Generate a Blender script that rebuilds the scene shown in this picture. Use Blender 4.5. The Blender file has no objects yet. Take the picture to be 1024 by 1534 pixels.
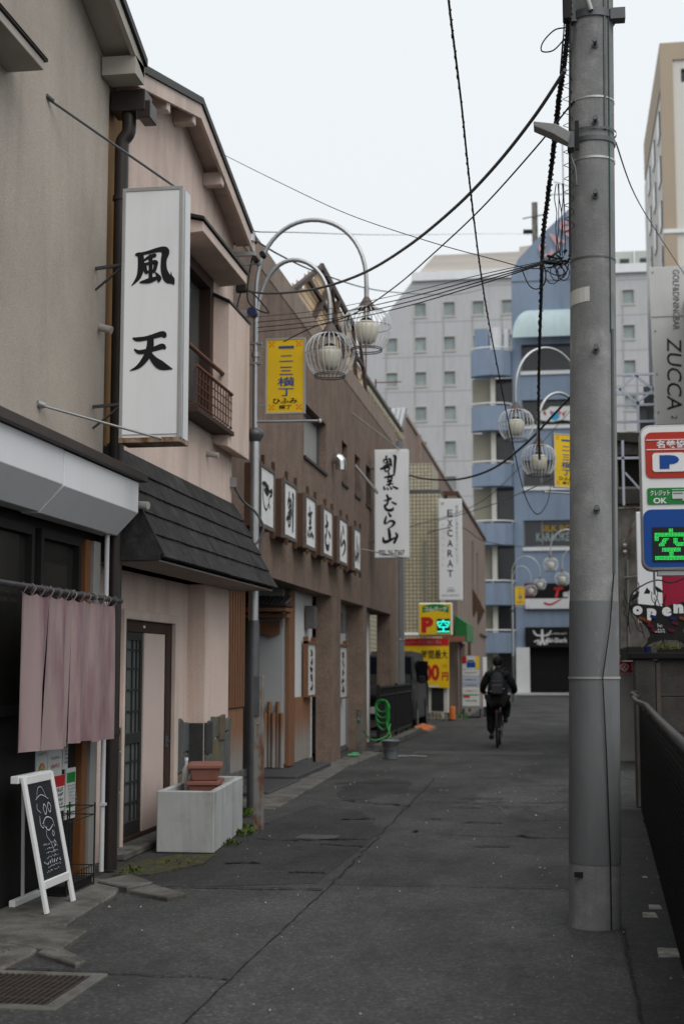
import bpy, bmesh, math, random
from mathutils import Vector, Matrix, Quaternion
R = math.radians
rnd = random.Random(7)
C = bpy.context.scene.collection
S = bpy.context.scene

# ------------------------------------------------------------------ camera, sky, sun, exposure
cam_d = bpy.data.cameras.new('camera'); cam = bpy.data.objects.new('camera', cam_d); C.objects.link(cam)
cam.location = (0, 0, 1.5)
cam.rotation_euler = (R(90 + 6.24), 0, R(8.73))
cam_d.sensor_fit = 'VERTICAL'; cam_d.sensor_height = 36.0; cam_d.lens = 2130 / 1534 * 36.0
cam_d.clip_start = 0.1; cam_d.clip_end = 2500
cam_d.dof.use_dof = True; cam_d.dof.focus_distance = 9.3; cam_d.dof.aperture_fstop = 2.8
S.camera = cam
S.render.resolution_x = 683; S.render.resolution_y = 1024
S.render.engine = 'CYCLES'
W = bpy.data.worlds.new('World'); S.world = W; W.use_nodes = True
nt = W.node_tree; nt.nodes.clear()
wo = nt.nodes.new('ShaderNodeOutputWorld'); bg = nt.nodes.new('ShaderNodeBackground')
sky = nt.nodes.new('ShaderNodeTexSky'); sky.sky_type = 'NISHITA'; sky.sun_disc = False
SUN_EL, SUN_AZ = 50, 140
sky.sun_elevation = R(SUN_EL); sky.sun_rotation = R(SUN_AZ)
mix = nt.nodes.new('ShaderNodeMix'); mix.data_type = 'RGBA'; mix.inputs[0].default_value = 0.93
# the cloud deck: an even overcast, slightly brighter overhead
tc = nt.nodes.new('ShaderNodeTexCoord'); sx = nt.nodes.new('ShaderNodeSeparateXYZ')
nt.links.new(tc.outputs['Generated'], sx.inputs[0])
cr = nt.nodes.new('ShaderNodeValToRGB'); cr.color_ramp.elements[0].position = 0.0; cr.color_ramp.elements[1].position = 0.7
cr.color_ramp.elements[0].color = (0.87, 0.90, 0.925, 1); cr.color_ramp.elements[1].color = (0.93, 0.975, 1.0, 1)
nt.links.new(sx.outputs['Z'], cr.inputs[0])
vm = nt.nodes.new('ShaderNodeVectorMath'); vm.operation = 'SCALE'; vm.inputs['Scale'].default_value = 10.2
nt.links.new(cr.outputs[0], vm.inputs[0])
nt.links.new(sky.outputs[0], mix.inputs[6]); nt.links.new(vm.outputs[0], mix.inputs[7])
nt.links.new(mix.outputs[2], bg.inputs[0]); bg.inputs[1].default_value = 0.1
nt.links.new(bg.outputs[0], wo.inputs[0])
sd = bpy.data.lights.new('sun', 'SUN'); sd.energy = 1.5; sd.angle = R(50); sd.color = (1, 0.97, 0.93)
sun = bpy.data.objects.new('sun', sd); C.objects.link(sun)
sun.rotation_euler = (R(90 - SUN_EL), 0, R(180 - SUN_AZ))
S.view_settings.view_transform = 'Standard'; S.view_settings.look = 'None'
S.view_settings.exposure = 0.0; S.view_settings.gamma = 1.0; S.view_settings.use_curve_mapping = False

# ------------------------------------------------------------------ materials
MT = {}
def M(name, col, rough=0.8, var=0.18, scale=3.0, bump=0.0, bscale=60, streak=0.0, metal=0.0, col2=None, c2t=0.55, c2s=2.0, emit=0, speck=0.0, stretch=(1, 1, 1), spec=0.5, c2soft=0.08, zmix=None, grain=0.0):
    if name in MT: return MT[name]
    m = bpy.data.materials.new(name); m.use_nodes = True; MT[name] = m
    t = m.node_tree; N = t.nodes; L = t.links
    b = N['Principled BSDF']; b.inputs['Roughness'].default_value = rough; b.inputs['Metallic'].default_value = metal
    b.inputs['Specular IOR Level'].default_value = spec if (metal or rough < .35) else min(spec, .28)
    geo = N.new('ShaderNodeNewGeometry')
    mp = N.new('ShaderNodeMapping'); L.new(geo.outputs['Position'], mp.inputs[0]); mp.inputs['Scale'].default_value = stretch
    def noise(sc, det=6, rg=0.6, src=mp):
        n = N.new('ShaderNodeTexNoise'); n.inputs['Scale'].default_value = sc; n.inputs['Detail'].default_value = det; n.inputs['Roughness'].default_value = rg
        L.new(src.outputs[0], n.inputs['Vector']); return n
    def ramp(src, a, bb, ca, cb):
        r = N.new('ShaderNodeMapRange'); r.inputs[1].default_value = a; r.inputs[2].default_value = bb; r.inputs[3].default_value = ca; r.inputs[4].default_value = cb
        L.new(src, r.inputs[0]); return r.outputs[0]
    cur = None
    def mul(colsock, fac):
        x = N.new('ShaderNodeVectorMath'); x.operation = 'SCALE'; L.new(colsock, x.inputs[0]); L.new(fac, x.inputs['Scale']); return x.outputs[0]
    rgb = N.new('ShaderNodeRGB'); rgb.outputs[0].default_value = (*col, 1); cur = rgb.outputs[0]
    if col2:
        n = noise(c2s, 7, 0.65)
        f = ramp(n.outputs[0], c2t - c2soft, c2t + c2soft, 0, 1)
        mx = N.new('ShaderNodeMix'); mx.data_type = 'RGBA'; L.new(f, mx.inputs[0]); L.new(cur, mx.inputs[6]); mx.inputs[7].default_value = (*col2, 1); cur = mx.outputs[2]
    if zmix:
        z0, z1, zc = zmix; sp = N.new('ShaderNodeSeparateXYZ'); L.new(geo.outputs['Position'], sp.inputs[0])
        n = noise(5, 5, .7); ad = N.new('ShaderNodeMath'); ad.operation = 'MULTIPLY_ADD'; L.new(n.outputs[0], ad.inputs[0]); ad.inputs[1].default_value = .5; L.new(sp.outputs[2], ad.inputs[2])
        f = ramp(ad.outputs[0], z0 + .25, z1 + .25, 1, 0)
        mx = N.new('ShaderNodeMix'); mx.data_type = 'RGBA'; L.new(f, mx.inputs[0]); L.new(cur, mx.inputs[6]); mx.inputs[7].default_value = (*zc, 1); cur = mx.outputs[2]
    if grain:
        v = N.new('ShaderNodeTexVoronoi'); v.inputs['Scale'].default_value = 95; L.new(geo.outputs['Position'], v.inputs['Vector'])
        w = N.new('ShaderNodeTexWhiteNoise'); L.new(v.outputs['Position'], w.inputs['Vector']); cur = mul(cur, ramp(w.outputs['Value'], 0, 1, 1 - grain, 1 + grain))
    if var:
        n = noise(scale, 8, 0.62); cur = mul(cur, ramp(n.outputs[0], 0.25, 0.75, 1 - var, 1 + var))
    if streak:
        mp2 = N.new('ShaderNodeMapping'); L.new(geo.outputs['Position'], mp2.inputs[0]); mp2.inputs['Scale'].default_value = (3.1, 3.1, 0.42)
        n = noise(1.0, 9, 0.62, mp2); n.inputs['Distortion'].default_value = .5; cur = mul(cur, ramp(n.outputs[0], 0.48, 0.72, 1.0 + streak * 0.15, 1 - streak))
    if speck:
        v = N.new('ShaderNodeTexVoronoi'); v.inputs['Scale'].default_value = 110; L.new(geo.outputs['Position'], v.inputs['Vector'])
        w = N.new('ShaderNodeTexWhiteNoise'); L.new(v.outputs['Position'], w.inputs['Vector'])
        cur = mul(cur, ramp(w.outputs['Value'], 0.55, 1.0, 1 - speck * 0.25, 1 + speck))
    L.new(cur, b.inputs['Base Color'])
    if bump:
        n = noise(bscale, 5, 0.65, geo if False else mp)
        bp = N.new('ShaderNodeBump'); bp.inputs['Strength'].default_value = min(1, bump); bp.inputs['Distance'].default_value = 0.012
        L.new(n.outputs[0], bp.inputs['Height']); L.new(bp.outputs[0], b.inputs['Normal'])
    if emit:
        b.inputs['Emission Color'].default_value = (*col, 1); b.inputs['Emission Strength'].default_value = emit
    return m

m_beige = M('beige_stucco', (.475, .42, .36), .95, .13, 1.1, .9, 150, streak=.13, grain=.08)
m_beige_trim = M('beige_trim', (.40, .365, .325), .85, .12, 3)
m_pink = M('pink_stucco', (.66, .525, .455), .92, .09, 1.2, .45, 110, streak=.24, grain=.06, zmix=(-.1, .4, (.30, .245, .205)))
m_pink_dirty = M('pink_trim', (.60, .49, .43), .9, .12, 3, .2, 60, streak=.2)
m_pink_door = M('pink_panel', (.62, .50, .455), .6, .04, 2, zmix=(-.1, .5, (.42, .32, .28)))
m_black_trim = M('black_flashing', (.018, .017, .017), .5, .2, 5)
m_brown_pipe = M('brown_pipe', (.028, .022, .02), .35, .2, 4)
m_ochre = M('ochre_board', (.22, .11, .025), .7, .3, 5, stretch=(1, 1, .2))
m_white_metal = M('white_painted_steel', (.74, .75, .76), .35, .05, 1.2, streak=.06)
m_brown_cap = M('brown_capping', (.05, .04, .036), .5, .2, 4)
m_signwhite = M('sign_acrylic', (.78, .79, .80), .3, .03, 1.2, streak=.08)
m_alu = M('aluminium', (.42, .42, .41), .4, .1, 6, metal=.6)
m_galv = M('galvanised_steel', (.42, .43, .44), .38, .15, 6, metal=.75, streak=.1)
m_darksteel = M('dull_steel_paint', (.10, .105, .11), .45, .2, 7, metal=.4)
m_ink = M('black_ink', (.008, .008, .009), .5, 0)
m_shingle = M('slate_shingle', (.030, .029, .029), .85, .35, 9, .6, 60, streak=.45, spec=.25, col2=(.055, .052, .05), c2t=.6, c2s=7)
m_shingle_edge = M('shingle_side', (.02, .02, .02), .8, .2, 5)
m_black = M('matt_black', (.012, .011, .011), .7, .2, 5)
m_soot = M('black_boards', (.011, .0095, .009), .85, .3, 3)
m_glassdark = M('dark_glass', (.022, .022, .02), .08, .2, 2)
m_glassgrey = M('grey_glass', (.20, .215, .22), .12, .12, 2)
m_curtain = M('pale_curtain', (.30, .30, .28), .7, .15, 2, stretch=(6, 6, .5))
m_rustrail = M('rusty_brown_paint', (.13, .055, .038), .6, .3, 20)
m_orangewood = M('varnished_wood', (.14, .055, .018), .45, .25, 8, stretch=(4, 4, .3))
m_greypost = M('grey_aluminium', (.22, .22, .205), .5, .1, 4)
m_whitepvc = M('white_conduit', (.55, .55, .56), .4, .05, 4)
m_noren = M('faded_mauve_cloth', (.31, .225, .222), .9, .10, 1.5, .3, 200, col2=(.205, .120, .135), c2t=.53, c2s=2.2, c2soft=.08, stretch=(1, 1.6, .28))
m_darkpole = M('dark_bamboo', (.05, .05, .052), .4, .3, 12)
m_stone = [M('slate_green', (.125, .128, .10), .85, .3, 6, .6, 30, col2=(.17, .12, .06), c2t=.6, c2s=3), M('slate_grey', (.11, .115, .115), .85, .25, 6, .6, 30, col2=(.2, .15, .08), c2t=.64, c2s=4), M('slate_dark', (.05, .052, .05), .85, .2, 6, .6, 30), M('slate_brown', (.13, .10, .07), .85, .3, 6, .6, 30)]
m_grid = M('dark_green_grey_lattice', (.028, .031, .03), .5, .1, 4)
m_frost = M('frosted_glass', (.115, .13, .125), .3, .1, 3)
m_darkwood = M('dark_brown_wood', (.045, .025, .018), .6, .3, 6, stretch=(4, 4, .3))
m_trough = M('weathered_white_concrete', (.40, .41, .40), .85, .12, 3, .10, 60, streak=.3, col2=(.30, .31, .29), c2t=.6, c2s=2.5)
m_terracotta = M('terracotta_plastic', (.24, .10, .075), .55, .15, 5)
m_brownstucco = M('brown_rough_render', (.190, .138, .108), .95, .22, 3, 1.0, 38, streak=.2, grain=.28)
m_brownlight = M('brown_render_coping', (.26, .205, .17), .9, .15, 4, .4, 60, streak=.2, grain=.1)
m_boxwood = M('brown_box_wood', (.085, .045, .028), .7, .25, 6, stretch=(3, 3, .4))
m_whitewall = M('white_plaster', (.60, .605, .60), .9, .06, 2, streak=.1)
m_greywall = M('grey_plaster', (.36, .37, .37), .9, .06, 2)
m_cedar = M('weathered_cedar', (.19, .092, .050), .75, .25, 7, .3, 40, stretch=(5, 5, .35))
m_cedar_grey = M('silvered_cedar', (.24, .12, .065), .8, .25, 7, .3, 40, stretch=(5, 5, .35), zmix=(.35, .75, (.27, .245, .225)))
m_rooftile = M('grey_roof_tile', (.07, .072, .075), .45, .2, 8)
m_concrete = M('kerb_concrete', (.135, .128, .115), .9, .35, 5, .6, 60, grain=.12, col2=(.07, .066, .058), c2t=.55, c2s=3)
m_slabblack = M('black_slate_step', (.055, .056, .06), .6, .2, 4)
m_pole = M('cast_concrete', (.235, .237, .234), .85, .20, 4, .4, 90, streak=.30, col2=(.32, .32, .31), c2t=.60, c2s=5, grain=.04)
m_polepaint = M('grey_sleeve', (.142, .146, .149), .6, .14, 3, .15, 60, streak=.25, col2=(.22, .23, .235), c2t=.66, c2s=7, c2soft=.05, stretch=(1, 1, .45))
m_cable = M('black_cable', (.012, .012, .012), .5, 0)
m_cablegrey = M('grey_cable', (.09, .095, .10), .5, 0)
m_cablegreen = M('green_wire', (.03, .09, .075), .5, 0)
m_insul = M('blue_insulator', (.02, .03, .08), .3, 0)
m_yellow = M('yellow_panel', (.72, .47, .012), .45, .06, 3)
m_bluetext = M('blue_print', (.025, .07, .22), .5, 0)
m_orange = M('orange_print', (.65, .16, .01), .5, 0)
m_globe = M('cream_globe', (.60, .57, .47), .35, .06, 8)
m_cage = M('white_wire', (.66, .67, .68), .4, .1, 10)
m_lampcap = M('brown_cap', (.10, .075, .07), .5, .1, 6)
m_tile = None
m_cream = M('cream_render', (.50, .44, .34), .85, .12, 3, streak=.2)
m_pinkbrown = M('pinkish_brown_render', (.215, .165, .142), .9, .14, 2, .3, 30, streak=.25)
m_hotel = M('hotel_panel', (.46, .46, .47), .8, .05, .25, streak=.10)
m_hotelwin = M('hotel_glass', (.27, .31, .31), .3, .3, .9)
m_hotelframe = M('hotel_window_frame', (.46, .45, .41), .7, .1, 1)
m_louver = M('rooftop_louvre', (.52, .48, .43), .7, .12, .5, stretch=(.2, .2, 4))
m_blue = M('blue_wall', (.235, .30, .40), .75, .1, .4, streak=.14)
m_paleblue = M('pale_cyan_canopy', (.52, .64, .66), .6, .1, .5, streak=.1)
m_balcbeige = M('balcony_beige', (.33, .31, .245), .8, .1, .6)
m_white = M('white_paint', (.72, .72, .72), .5, .05, 2)
m_cream2 = M('cream_white', (.62, .60, .54), .6, .05, 2)
m_red = M('red_print', (.45, .012, .015), .45, .05, 3)
m_redor = M('vermilion_print', (.42, .03, .014), .4, .05, 3)
m_green = M('green_print', (.01, .19, .035), .45, .05, 3)
m_greenawn = M('green_vinyl', (.015, .14, .035), .5, .15, 3)
m_deepblue = M('blue_print_panel', (.002, .055, .27), .35, .05, 3)
m_leafgreen = M('weed_leaf', (.06, .095, .015), .8, .4, 20)
m_moss = M('moss_patch', (.070, .075, .018), .95, .4, 20, .8, 80, col2=(.05, .042, .035), c2t=.47, c2s=9)
m_hose = M('green_hose', (.03, .33, .06), .35, 0)
m_bucket = M('grey_plastic', (.20, .21, .225), .5, .1, 5)
m_van = M('dark_grey_car_paint', (.022, .0225, .023), .5, .05, 3, spec=.08)
m_tyre = M('rubber', (.012, .012, .012), .85, .1, 8)
m_chrome = M('chrome', (.6, .6, .6), .15, 0, metal=1)
m_lamp_glass = M('lamp_lens', (.5, .5, .5), .1, 0)
m_cloth = M('black_jacket', (.011, .012, .016), .85, .2, 20)
m_trouser = M('black_trousers', (.009, .009, .010), .9, .2, 20)
m_pack = M('charcoal_backpack', (.020, .020, .022), .7, .2, 20)
m_hair = M('black_hair', (.008, .007, .007), .6, .3, 40)
m_skin = M('skin', (.45, .27, .19), .6, .1, 10)
m_tower = M('tower_white', (.62, .60, .55), .8, .05, .3)
m_towertan = M('tower_tan', (.40, .325, .245), .8, .06, .4)
m_darkwin = M('dark_window', (.03, .032, .035), .15, .1, 1)
m_oldconc = M('stained_concrete', (.20, .185, .165), .9, .3, 1.4, .5, 30, streak=.5, col2=(.11, .10, .09), c2t=.52, c2s=2)
m_blockwall = M('dark_stained_blockwork', (.062, .056, .05), .95, .35, 3, .6, 40, streak=.3)
m_mesh = M('black_net', (.010, .009, .009), .8, .2, 6)
m_railbrown = M('brown_handrail', (.035, .032, .032), .45, .2, 6)
m_trussm = M('pale_blue_steel', (.45, .48, .55), .5, .1, 2)
m_crimson = M('crimson_fabric', (.28, .012, .04), .8, .1, 4)
m_led_g = M('green_led', (.03, .80, .12), .4, 0, emit=.8)
m_led_c = M('cyan_led', (.02, .95, .75), .4, 0, emit=1.3)
m_ledoff = M('led_panel_black', (.01, .01, .01), .4, 0)
m_pinkneon = M('pink_channel_letter', (.60, .36, .38), .5, .05, 2)
m_chalk = M('chalk', (.55, .56, .62), .9, 0)
m_board = M('chalkboard', (.014, .015, .017), .7, .4, 5)
m_paper = M('paper', (.55, .56, .55), .8, .04, 4)
m_rustpost = M('rusted_galvanised', (.21, .205, .19), .8, .2, 5, .3, 60, streak=.2, col2=(.12, .04, .018), c2t=.52, c2s=5, c2soft=.06, stretch=(1, 1, .5))
m_paleboard = M('pale_plywood', (.60, .45, .29), .8, .12, 4)
m_cone = M('orange_plastic', (.48, .13, .03), .6, .1, 5)
m_plasticwhite = M('milky_plastic', (.5, .5, .48), .4, .05, 5)
m_acwhite = M('ac_casing', (.52, .51, .48), .5, .08, 3)

def tile_material():
    m = bpy.data.materials.new('cream_mosaic_tile'); m.use_nodes = True
    N, L = m.node_tree.nodes, m.node_tree.links; b = N['Principled BSDF']; b.inputs['Roughness'].default_value = .45
    g = N.new('ShaderNodeNewGeometry'); sp = N.new('ShaderNodeSeparateXYZ'); L.new(g.outputs['Position'], sp.inputs[0])
    ad = N.new('ShaderNodeMath'); ad.operation = 'ADD'; L.new(sp.outputs[0], ad.inputs[0]); L.new(sp.outputs[1], ad.inputs[1])
    cb = N.new('ShaderNodeCombineXYZ'); L.new(ad.outputs[0], cb.inputs[0]); L.new(sp.outputs[2], cb.inputs[1])
    br = N.new('ShaderNodeTexBrick'); br.offset = 0; br.inputs['Scale'].default_value = 1
    br.inputs['Color1'].default_value = (.52, .47, .34, 1); br.inputs['Color2'].default_value = (.44, .395, .28, 1); br.inputs['Mortar'].default_value = (.14, .125, .10, 1)
    br.inputs['Mortar Size'].default_value = .013; br.inputs['Brick Width'].default_value = .11; br.inputs['Row Height'].default_value = .11
    L.new(cb.outputs[0], br.inputs['Vector']); L.new(br.outputs[0], b.inputs['Base Color'])
    return m
m_tile = tile_material()

def asphalt(name, base, dark, bumps=.6, cracks=False):
    m = bpy.data.materials.new(name); m.use_nodes = True
    N, L = m.node_tree.nodes, m.node_tree.links; b = N['Principled BSDF']; b.inputs['Roughness'].default_value = .82; b.inputs['Specular IOR Level'].default_value = .22
    g = N.new('ShaderNodeNewGeometry')
    def noise(s, d, r, st=(1, 1, 1)):
        mp = N.new('ShaderNodeMapping'); mp.inputs['Scale'].default_value = st; L.new(g.outputs['Position'], mp.inputs[0])
        n = N.new('ShaderNodeTexNoise'); n.inputs['Scale'].default_value = s; n.inputs['Detail'].default_value = d; n.inputs['Roughness'].default_value = r; L.new(mp.outputs[0], n.inputs[0]); return n.outputs[0]
    def mr(src, a, c, lo, hi):
        r = N.new('ShaderNodeMapRange'); r.inputs[1].default_value = a; r.inputs[2].default_value = c; r.inputs[3].default_value = lo; r.inputs[4].default_value = hi; L.new(src, r.inputs[0]); return r.outputs[0]
    def mul(a, c):
        x = N.new('ShaderNodeMath'); x.operation = 'MULTIPLY'; L.new(a, x.inputs[0]); L.new(c, x.inputs[1]); return x.outputs[0]
    big = mr(noise(.9, 7, .72, (1, .45, 1)), .36, .62, .62, 1.3)
    mid = mr(noise(9, 5, .7), .3, .7, .85, 1.15)
    v = N.new('ShaderNodeTexVoronoi'); v.inputs['Scale'].default_value = 62; L.new(g.outputs['Position'], v.inputs[0])
    w = N.new('ShaderNodeTexWhiteNoise'); L.new(v.outputs['Position'], w.inputs['Vector'])
    agg = mr(w.outputs['Value'], .35, 1.0, .87, 1.42)
    v2 = N.new('ShaderNodeTexVoronoi'); v2.inputs['Scale'].default_value = 85; L.new(g.outputs['Position'], v2.inputs[0])
    w2 = N.new('ShaderNodeTexWhiteNoise'); L.new(v2.outputs['Position'], w2.inputs['Vector'])
    rare = mr(w2.outputs['Value'], .955, 1.0, 1.0, 2.2)
    f = mul(mul(big, mid), mul(agg, rare))
    if cracks:
        n1 = noise(1.3, 8, .75, (.55, 1.6, 1)); d = N.new('ShaderNodeMath'); d.operation = 'SUBTRACT'; d.inputs[1].default_value = .5; L.new(n1, d.inputs[0])
        a = N.new('ShaderNodeMath'); a.operation = 'ABSOLUTE'; L.new(d.outputs[0], a.inputs[0])
        ck = mr(a.outputs[0], .0, .010, .45, 1.0)
        msk = mr(noise(.7, 3, .5), .45, .6, 0, 1)
        one = N.new('ShaderNodeMix'); one.data_type = 'FLOAT'; L.new(msk, one.inputs[0]); one.inputs[2].default_value = 1; L.new(ck, one.inputs[3])
        f = mul(f, one.outputs[0])
    mx = N.new('ShaderNodeVectorMath'); mx.operation = 'SCALE'; mx.inputs[0].default_value = base; L.new(f, mx.inputs['Scale']); L.new(mx.outputs[0], b.inputs['Base Color'])
    bp = N.new('ShaderNodeBump'); bp.inputs['Strength'].default_value = bumps; bp.inputs['Distance'].default_value = .006
    L.new(mul(agg, mid), bp.inputs['Height']); L.new(bp.outputs[0], b.inputs['Normal'])
    return m
m_asph = asphalt('old_asphalt', (.049, .0485, .048), 0, .7, True)
m_asph2 = asphalt('newer_asphalt', (.054, .053, .0525), 0, .8)
m_asph3 = asphalt('rough_dark_asphalt', (.036, .035, .035), 0, 1.0, True)

# ------------------------------------------------------------------ builders
ORG = {}
def origin(o): return ORG.get(o, Vector((0, 0, 0)))
class MB:
    def __init__(s): s.v = []; s.f = []; s.sm = []
    def add(s, vs, fs, smooth=False):
        n = len(s.v); s.v += [tuple(v) for v in vs]
        for f in fs: s.f.append(tuple(i + n for i in f)); s.sm.append(smooth)
        return s
    def box(s, x0, x1, y0, y1, z0, z1):
        x0, x1 = min(x0, x1), max(x0, x1); y0, y1 = min(y0, y1), max(y0, y1); z0, z1 = min(z0, z1), max(z0, z1)
        return s.add([(x0, y0, z0), (x1, y0, z0), (x1, y1, z0), (x0, y1, z0), (x0, y0, z1), (x1, y0, z1), (x1, y1, z1), (x0, y1, z1)],
                     [(3, 2, 1, 0), (4, 5, 6, 7), (0, 1, 5, 4), (1, 2, 6, 5), (2, 3, 7, 6), (3, 0, 4, 7)])
    def prism(s, pts, axis, a, b):
        # polygon pts in the two other axes (order x,y,z without axis)
        def mk(p, t):
            return {'x': (t, p[0], p[1]), 'y': (p[0], t, p[1]), 'z': (p[0], p[1], t)}[axis]
        n = len(pts); vs = [mk(p, a) for p in pts] + [mk(p, b) for p in pts]
        fs = [tuple(range(n)), tuple(range(2 * n - 1, n - 1, -1))] + [(i, i + n, (i + 1) % n + n, (i + 1) % n) for i in range(n)]
        return s.add(vs, fs)
    def poly(s, pts, fs=None): return s.add(pts, fs or [tuple(range(len(pts)))])
    def cyl(s, p0, p1, r0, r1=None, n=16, smooth=True):
        return s.tube([p0, p1], [r0, r1 if r1 is not None else r0], n, smooth)
    def tube(s, pts, r, n=8, smooth=True, cap=True):
        pts = [Vector(p) for p in pts]; rs = r if isinstance(r, (list, tuple)) else [r] * len(pts)
        vs = []; fs = []; prev = None
        for i, p in enumerate(pts):
            if i == 0: d = pts[1] - pts[0]
            elif i == len(pts) - 1: d = pts[-1] - pts[-2]
            else: d = (pts[i + 1] - pts[i]).normalized() + (pts[i] - pts[i - 1]).normalized()
            if d.length < 1e-9: d = Vector((0, 0, 1))
            d.normalize()
            if prev is None:
                a = Vector((0, 0, 1)) if abs(d.z) < .9 else Vector((1, 0, 0)); u = d.cross(a).normalized()
            else:
                u = prev - d * prev.dot(d); u = u.normalized() if u.length > 1e-6 else d.orthogonal().normalized()
            prev = u; w = d.cross(u)
            for k in range(n):
                an = 2 * math.pi * k / n; vs.append(p + (u * math.cos(an) + w * math.sin(an)) * rs[i])
        for i in range(len(pts) - 1):
            for k in range(n): fs.append((i * n + k, i * n + (k + 1) % n, (i + 1) * n + (k + 1) % n, (i + 1) * n + k))
        if smooth:
            s.add(vs, fs, True)
            if cap:
                s.add(vs[:n], [tuple(range(n - 1, -1, -1))]); s.add(vs[-n:], [tuple(range(n))])
        else:
            if cap: fs += [tuple(range(n - 1, -1, -1)), tuple((len(pts) - 1) * n + k for k in range(n))]
            s.add(vs, fs)
        return s
    def lathe(s, c, prof, n=20, smooth=True):
        c = Vector(c); vs = []; fs = []
        for (r, z) in prof:
            for k in range(n):
                a = 2 * math.pi * k / n; vs.append((c.x + r * math.cos(a), c.y + r * math.sin(a), c.z + z))
        for i in range(len(prof) - 1):
            for k in range(n): fs.append((i * n + k, i * n + (k + 1) % n, (i + 1) * n + (k + 1) % n, (i + 1) * n + k))
        s.add(vs, fs, smooth)
        s.add(vs[:n], [tuple(range(n - 1, -1, -1))]); return s.add(vs[-n:], [tuple(range(n))])
    def obb(s, c, r, u, w, hr, hu, hw):
        c = Vector(c); r = Vector(r).normalized() * hr; u = Vector(u).normalized() * hu; w = Vector(w).normalized() * hw
        vs = [c + a * r + b * u + d * w for d in (-1, 1) for (a, b) in ((-1, -1), (1, -1), (1, 1), (-1, 1))]
        return s.add(vs, [(3, 2, 1, 0), (4, 5, 6, 7), (0, 1, 5, 4), (1, 2, 6, 5), (2, 3, 7, 6), (3, 0, 4, 7)])
    def beam(s, p0, p1, w, h):
        p0 = Vector(p0); p1 = Vector(p1); d = p1 - p0; a = Vector((0, 0, 1)) if abs(d.normalized().z) < .9 else Vector((0, 1, 0))
        r = d.cross(a).normalized(); u = r.cross(d).normalized()
        return s.obb((p0 + p1) / 2, d, r, u, d.length / 2, w / 2, h / 2)
    def build(s, name, mat, parent=None, bevel=0, off=None):
        o0 = origin(parent) if off is None else Vector(off)
        me = bpy.data.meshes.new(name)
        me.from_pydata([tuple(Vector(v) - o0) for v in s.v], [], s.f)
        me.polygons.foreach_set('use_smooth', s.sm)
        bm = bmesh.new(); bm.from_mesh(me)
        bmesh.ops.recalc_face_normals(bm, faces=bm.faces)
        if bevel:
            es = [e for e in bm.edges if len(e.link_faces) == 2 and e.calc_face_angle(0) > .6]
            try: bmesh.ops.bevel(bm, geom=es, offset=bevel, segments=1, affect='EDGES', clamp_overlap=True)
            except Exception: pass
        bm.to_mesh(me); bm.free()
        me.materials.append(mat)
        o = bpy.data.objects.new(name, me); C.objects.link(o)
        if parent is not None: o.parent = parent; ORG[o] = origin(parent)
        return o
def tag(o, label=None, cat=None, group=None, kind=None):
    for k, v in (('label', label), ('category', cat), ('group', group), ('kind', kind)):
        if v: o[k] = v
    return o
def thing(name, label, cat, loc=(0, 0, 0), group=None, rz=0):
    o = bpy.data.objects.new(name, None); C.objects.link(o); o.location = loc; o.rotation_euler.z = rz
    o.empty_display_size = .1
    ORG[o] = Vector(loc) if rz == 0 else Vector((0, 0, 0))
    return tag(o, label, cat, group)
def B(*a): return MB().box(*a)
def struct(name, mb, mat, **k): return tag(mb.build(name, mat, **k), kind='structure')
def copy_tree(o, parent=None):
    c = o.copy(); C.objects.link(c); c.parent = parent
    for ch in list(o.children): copy_tree(ch, c)
    return c
def tmpl(mb, mat, bevel=0):
    o = mb.build('template', mat, bevel=bevel); me = o.data; bpy.data.objects.remove(o); return me
def piece(name, me, parent, loc, rot=None, scale=None):
    o = bpy.data.objects.new(name, me); C.objects.link(o); o.parent = parent; ORG[o] = Vector(loc)
    o.location = Vector(loc) - origin(parent)
    if rot: o.rotation_euler = rot
    if scale: o.scale = scale
    return o
FR_CAM = ((1, 0, 0), (0, 0, 1))       # faces the camera (normal -Y)
FR_ST = ((0, 1, 0), (0, 0, 1))        # faces the street (normal +X)
def frame_pt(c, fr, a, b, n=0):
    r, u = Vector(fr[0]), Vector(fr[1]); w = r.cross(u)
    return Vector(c) + r * a + u * b + w * n
def text(s, c, fr, w, h, mat, parent, name='lettering', bold=0.0, n=.004, space=1.0, shear=0, th=.002, keep=False):
    cu = bpy.data.curves.new('t', 'FONT'); cu.body = s; cu.size = 1; cu.offset = bold; cu.space_character = space; cu.shear = shear; cu.resolution_u = 3; cu.extrude = 0
    to = bpy.data.objects.new('t', cu); C.objects.link(to)
    dg = bpy.context.evaluated_depsgraph_get(); me = bpy.data.meshes.new_from_object(to.evaluated_get(dg))
    bpy.data.objects.remove(to); bpy.data.curves.remove(cu)
    if not me.vertices: return None
    xs = [v.co.x for v in me.vertices]; ys = [v.co.y for v in me.vertices]
    x0, x1, y0, y1 = min(xs), max(xs), min(ys), max(ys)
    sx, sy = w / max(1e-6, x1 - x0), h / max(1e-6, y1 - y0)
    if keep: sx = sy = min(sx, sy)
    og = origin(parent)
    for v in me.vertices:
        v.co = frame_pt(c, fr, (v.co.x - (x0 + x1) / 2) * sx, (v.co.y - (y0 + y1) / 2) * sy, n) - og
    me.name = name; me.materials.clear(); me.materials.append(mat)
    o = bpy.data.objects.new(name, me); C.objects.link(o); o.parent = parent; ORG[o] = og
    return o
def vtext(chars, c, fr, w, h, mat, parent, bold=0, n=.004, name='lettering', fill=.82):
    k = len(chars); ch = h / k
    for i, t in enumerate(chars):
        asp = {'一': .16, 'ー': .9, '・': .2, '二': .75}.get(t, 1)
        text(t, frame_pt(c, fr, 0, h / 2 - ch * (i + .5)), fr, w, ch * fill * asp, mat, parent, name, bold, n)
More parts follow.
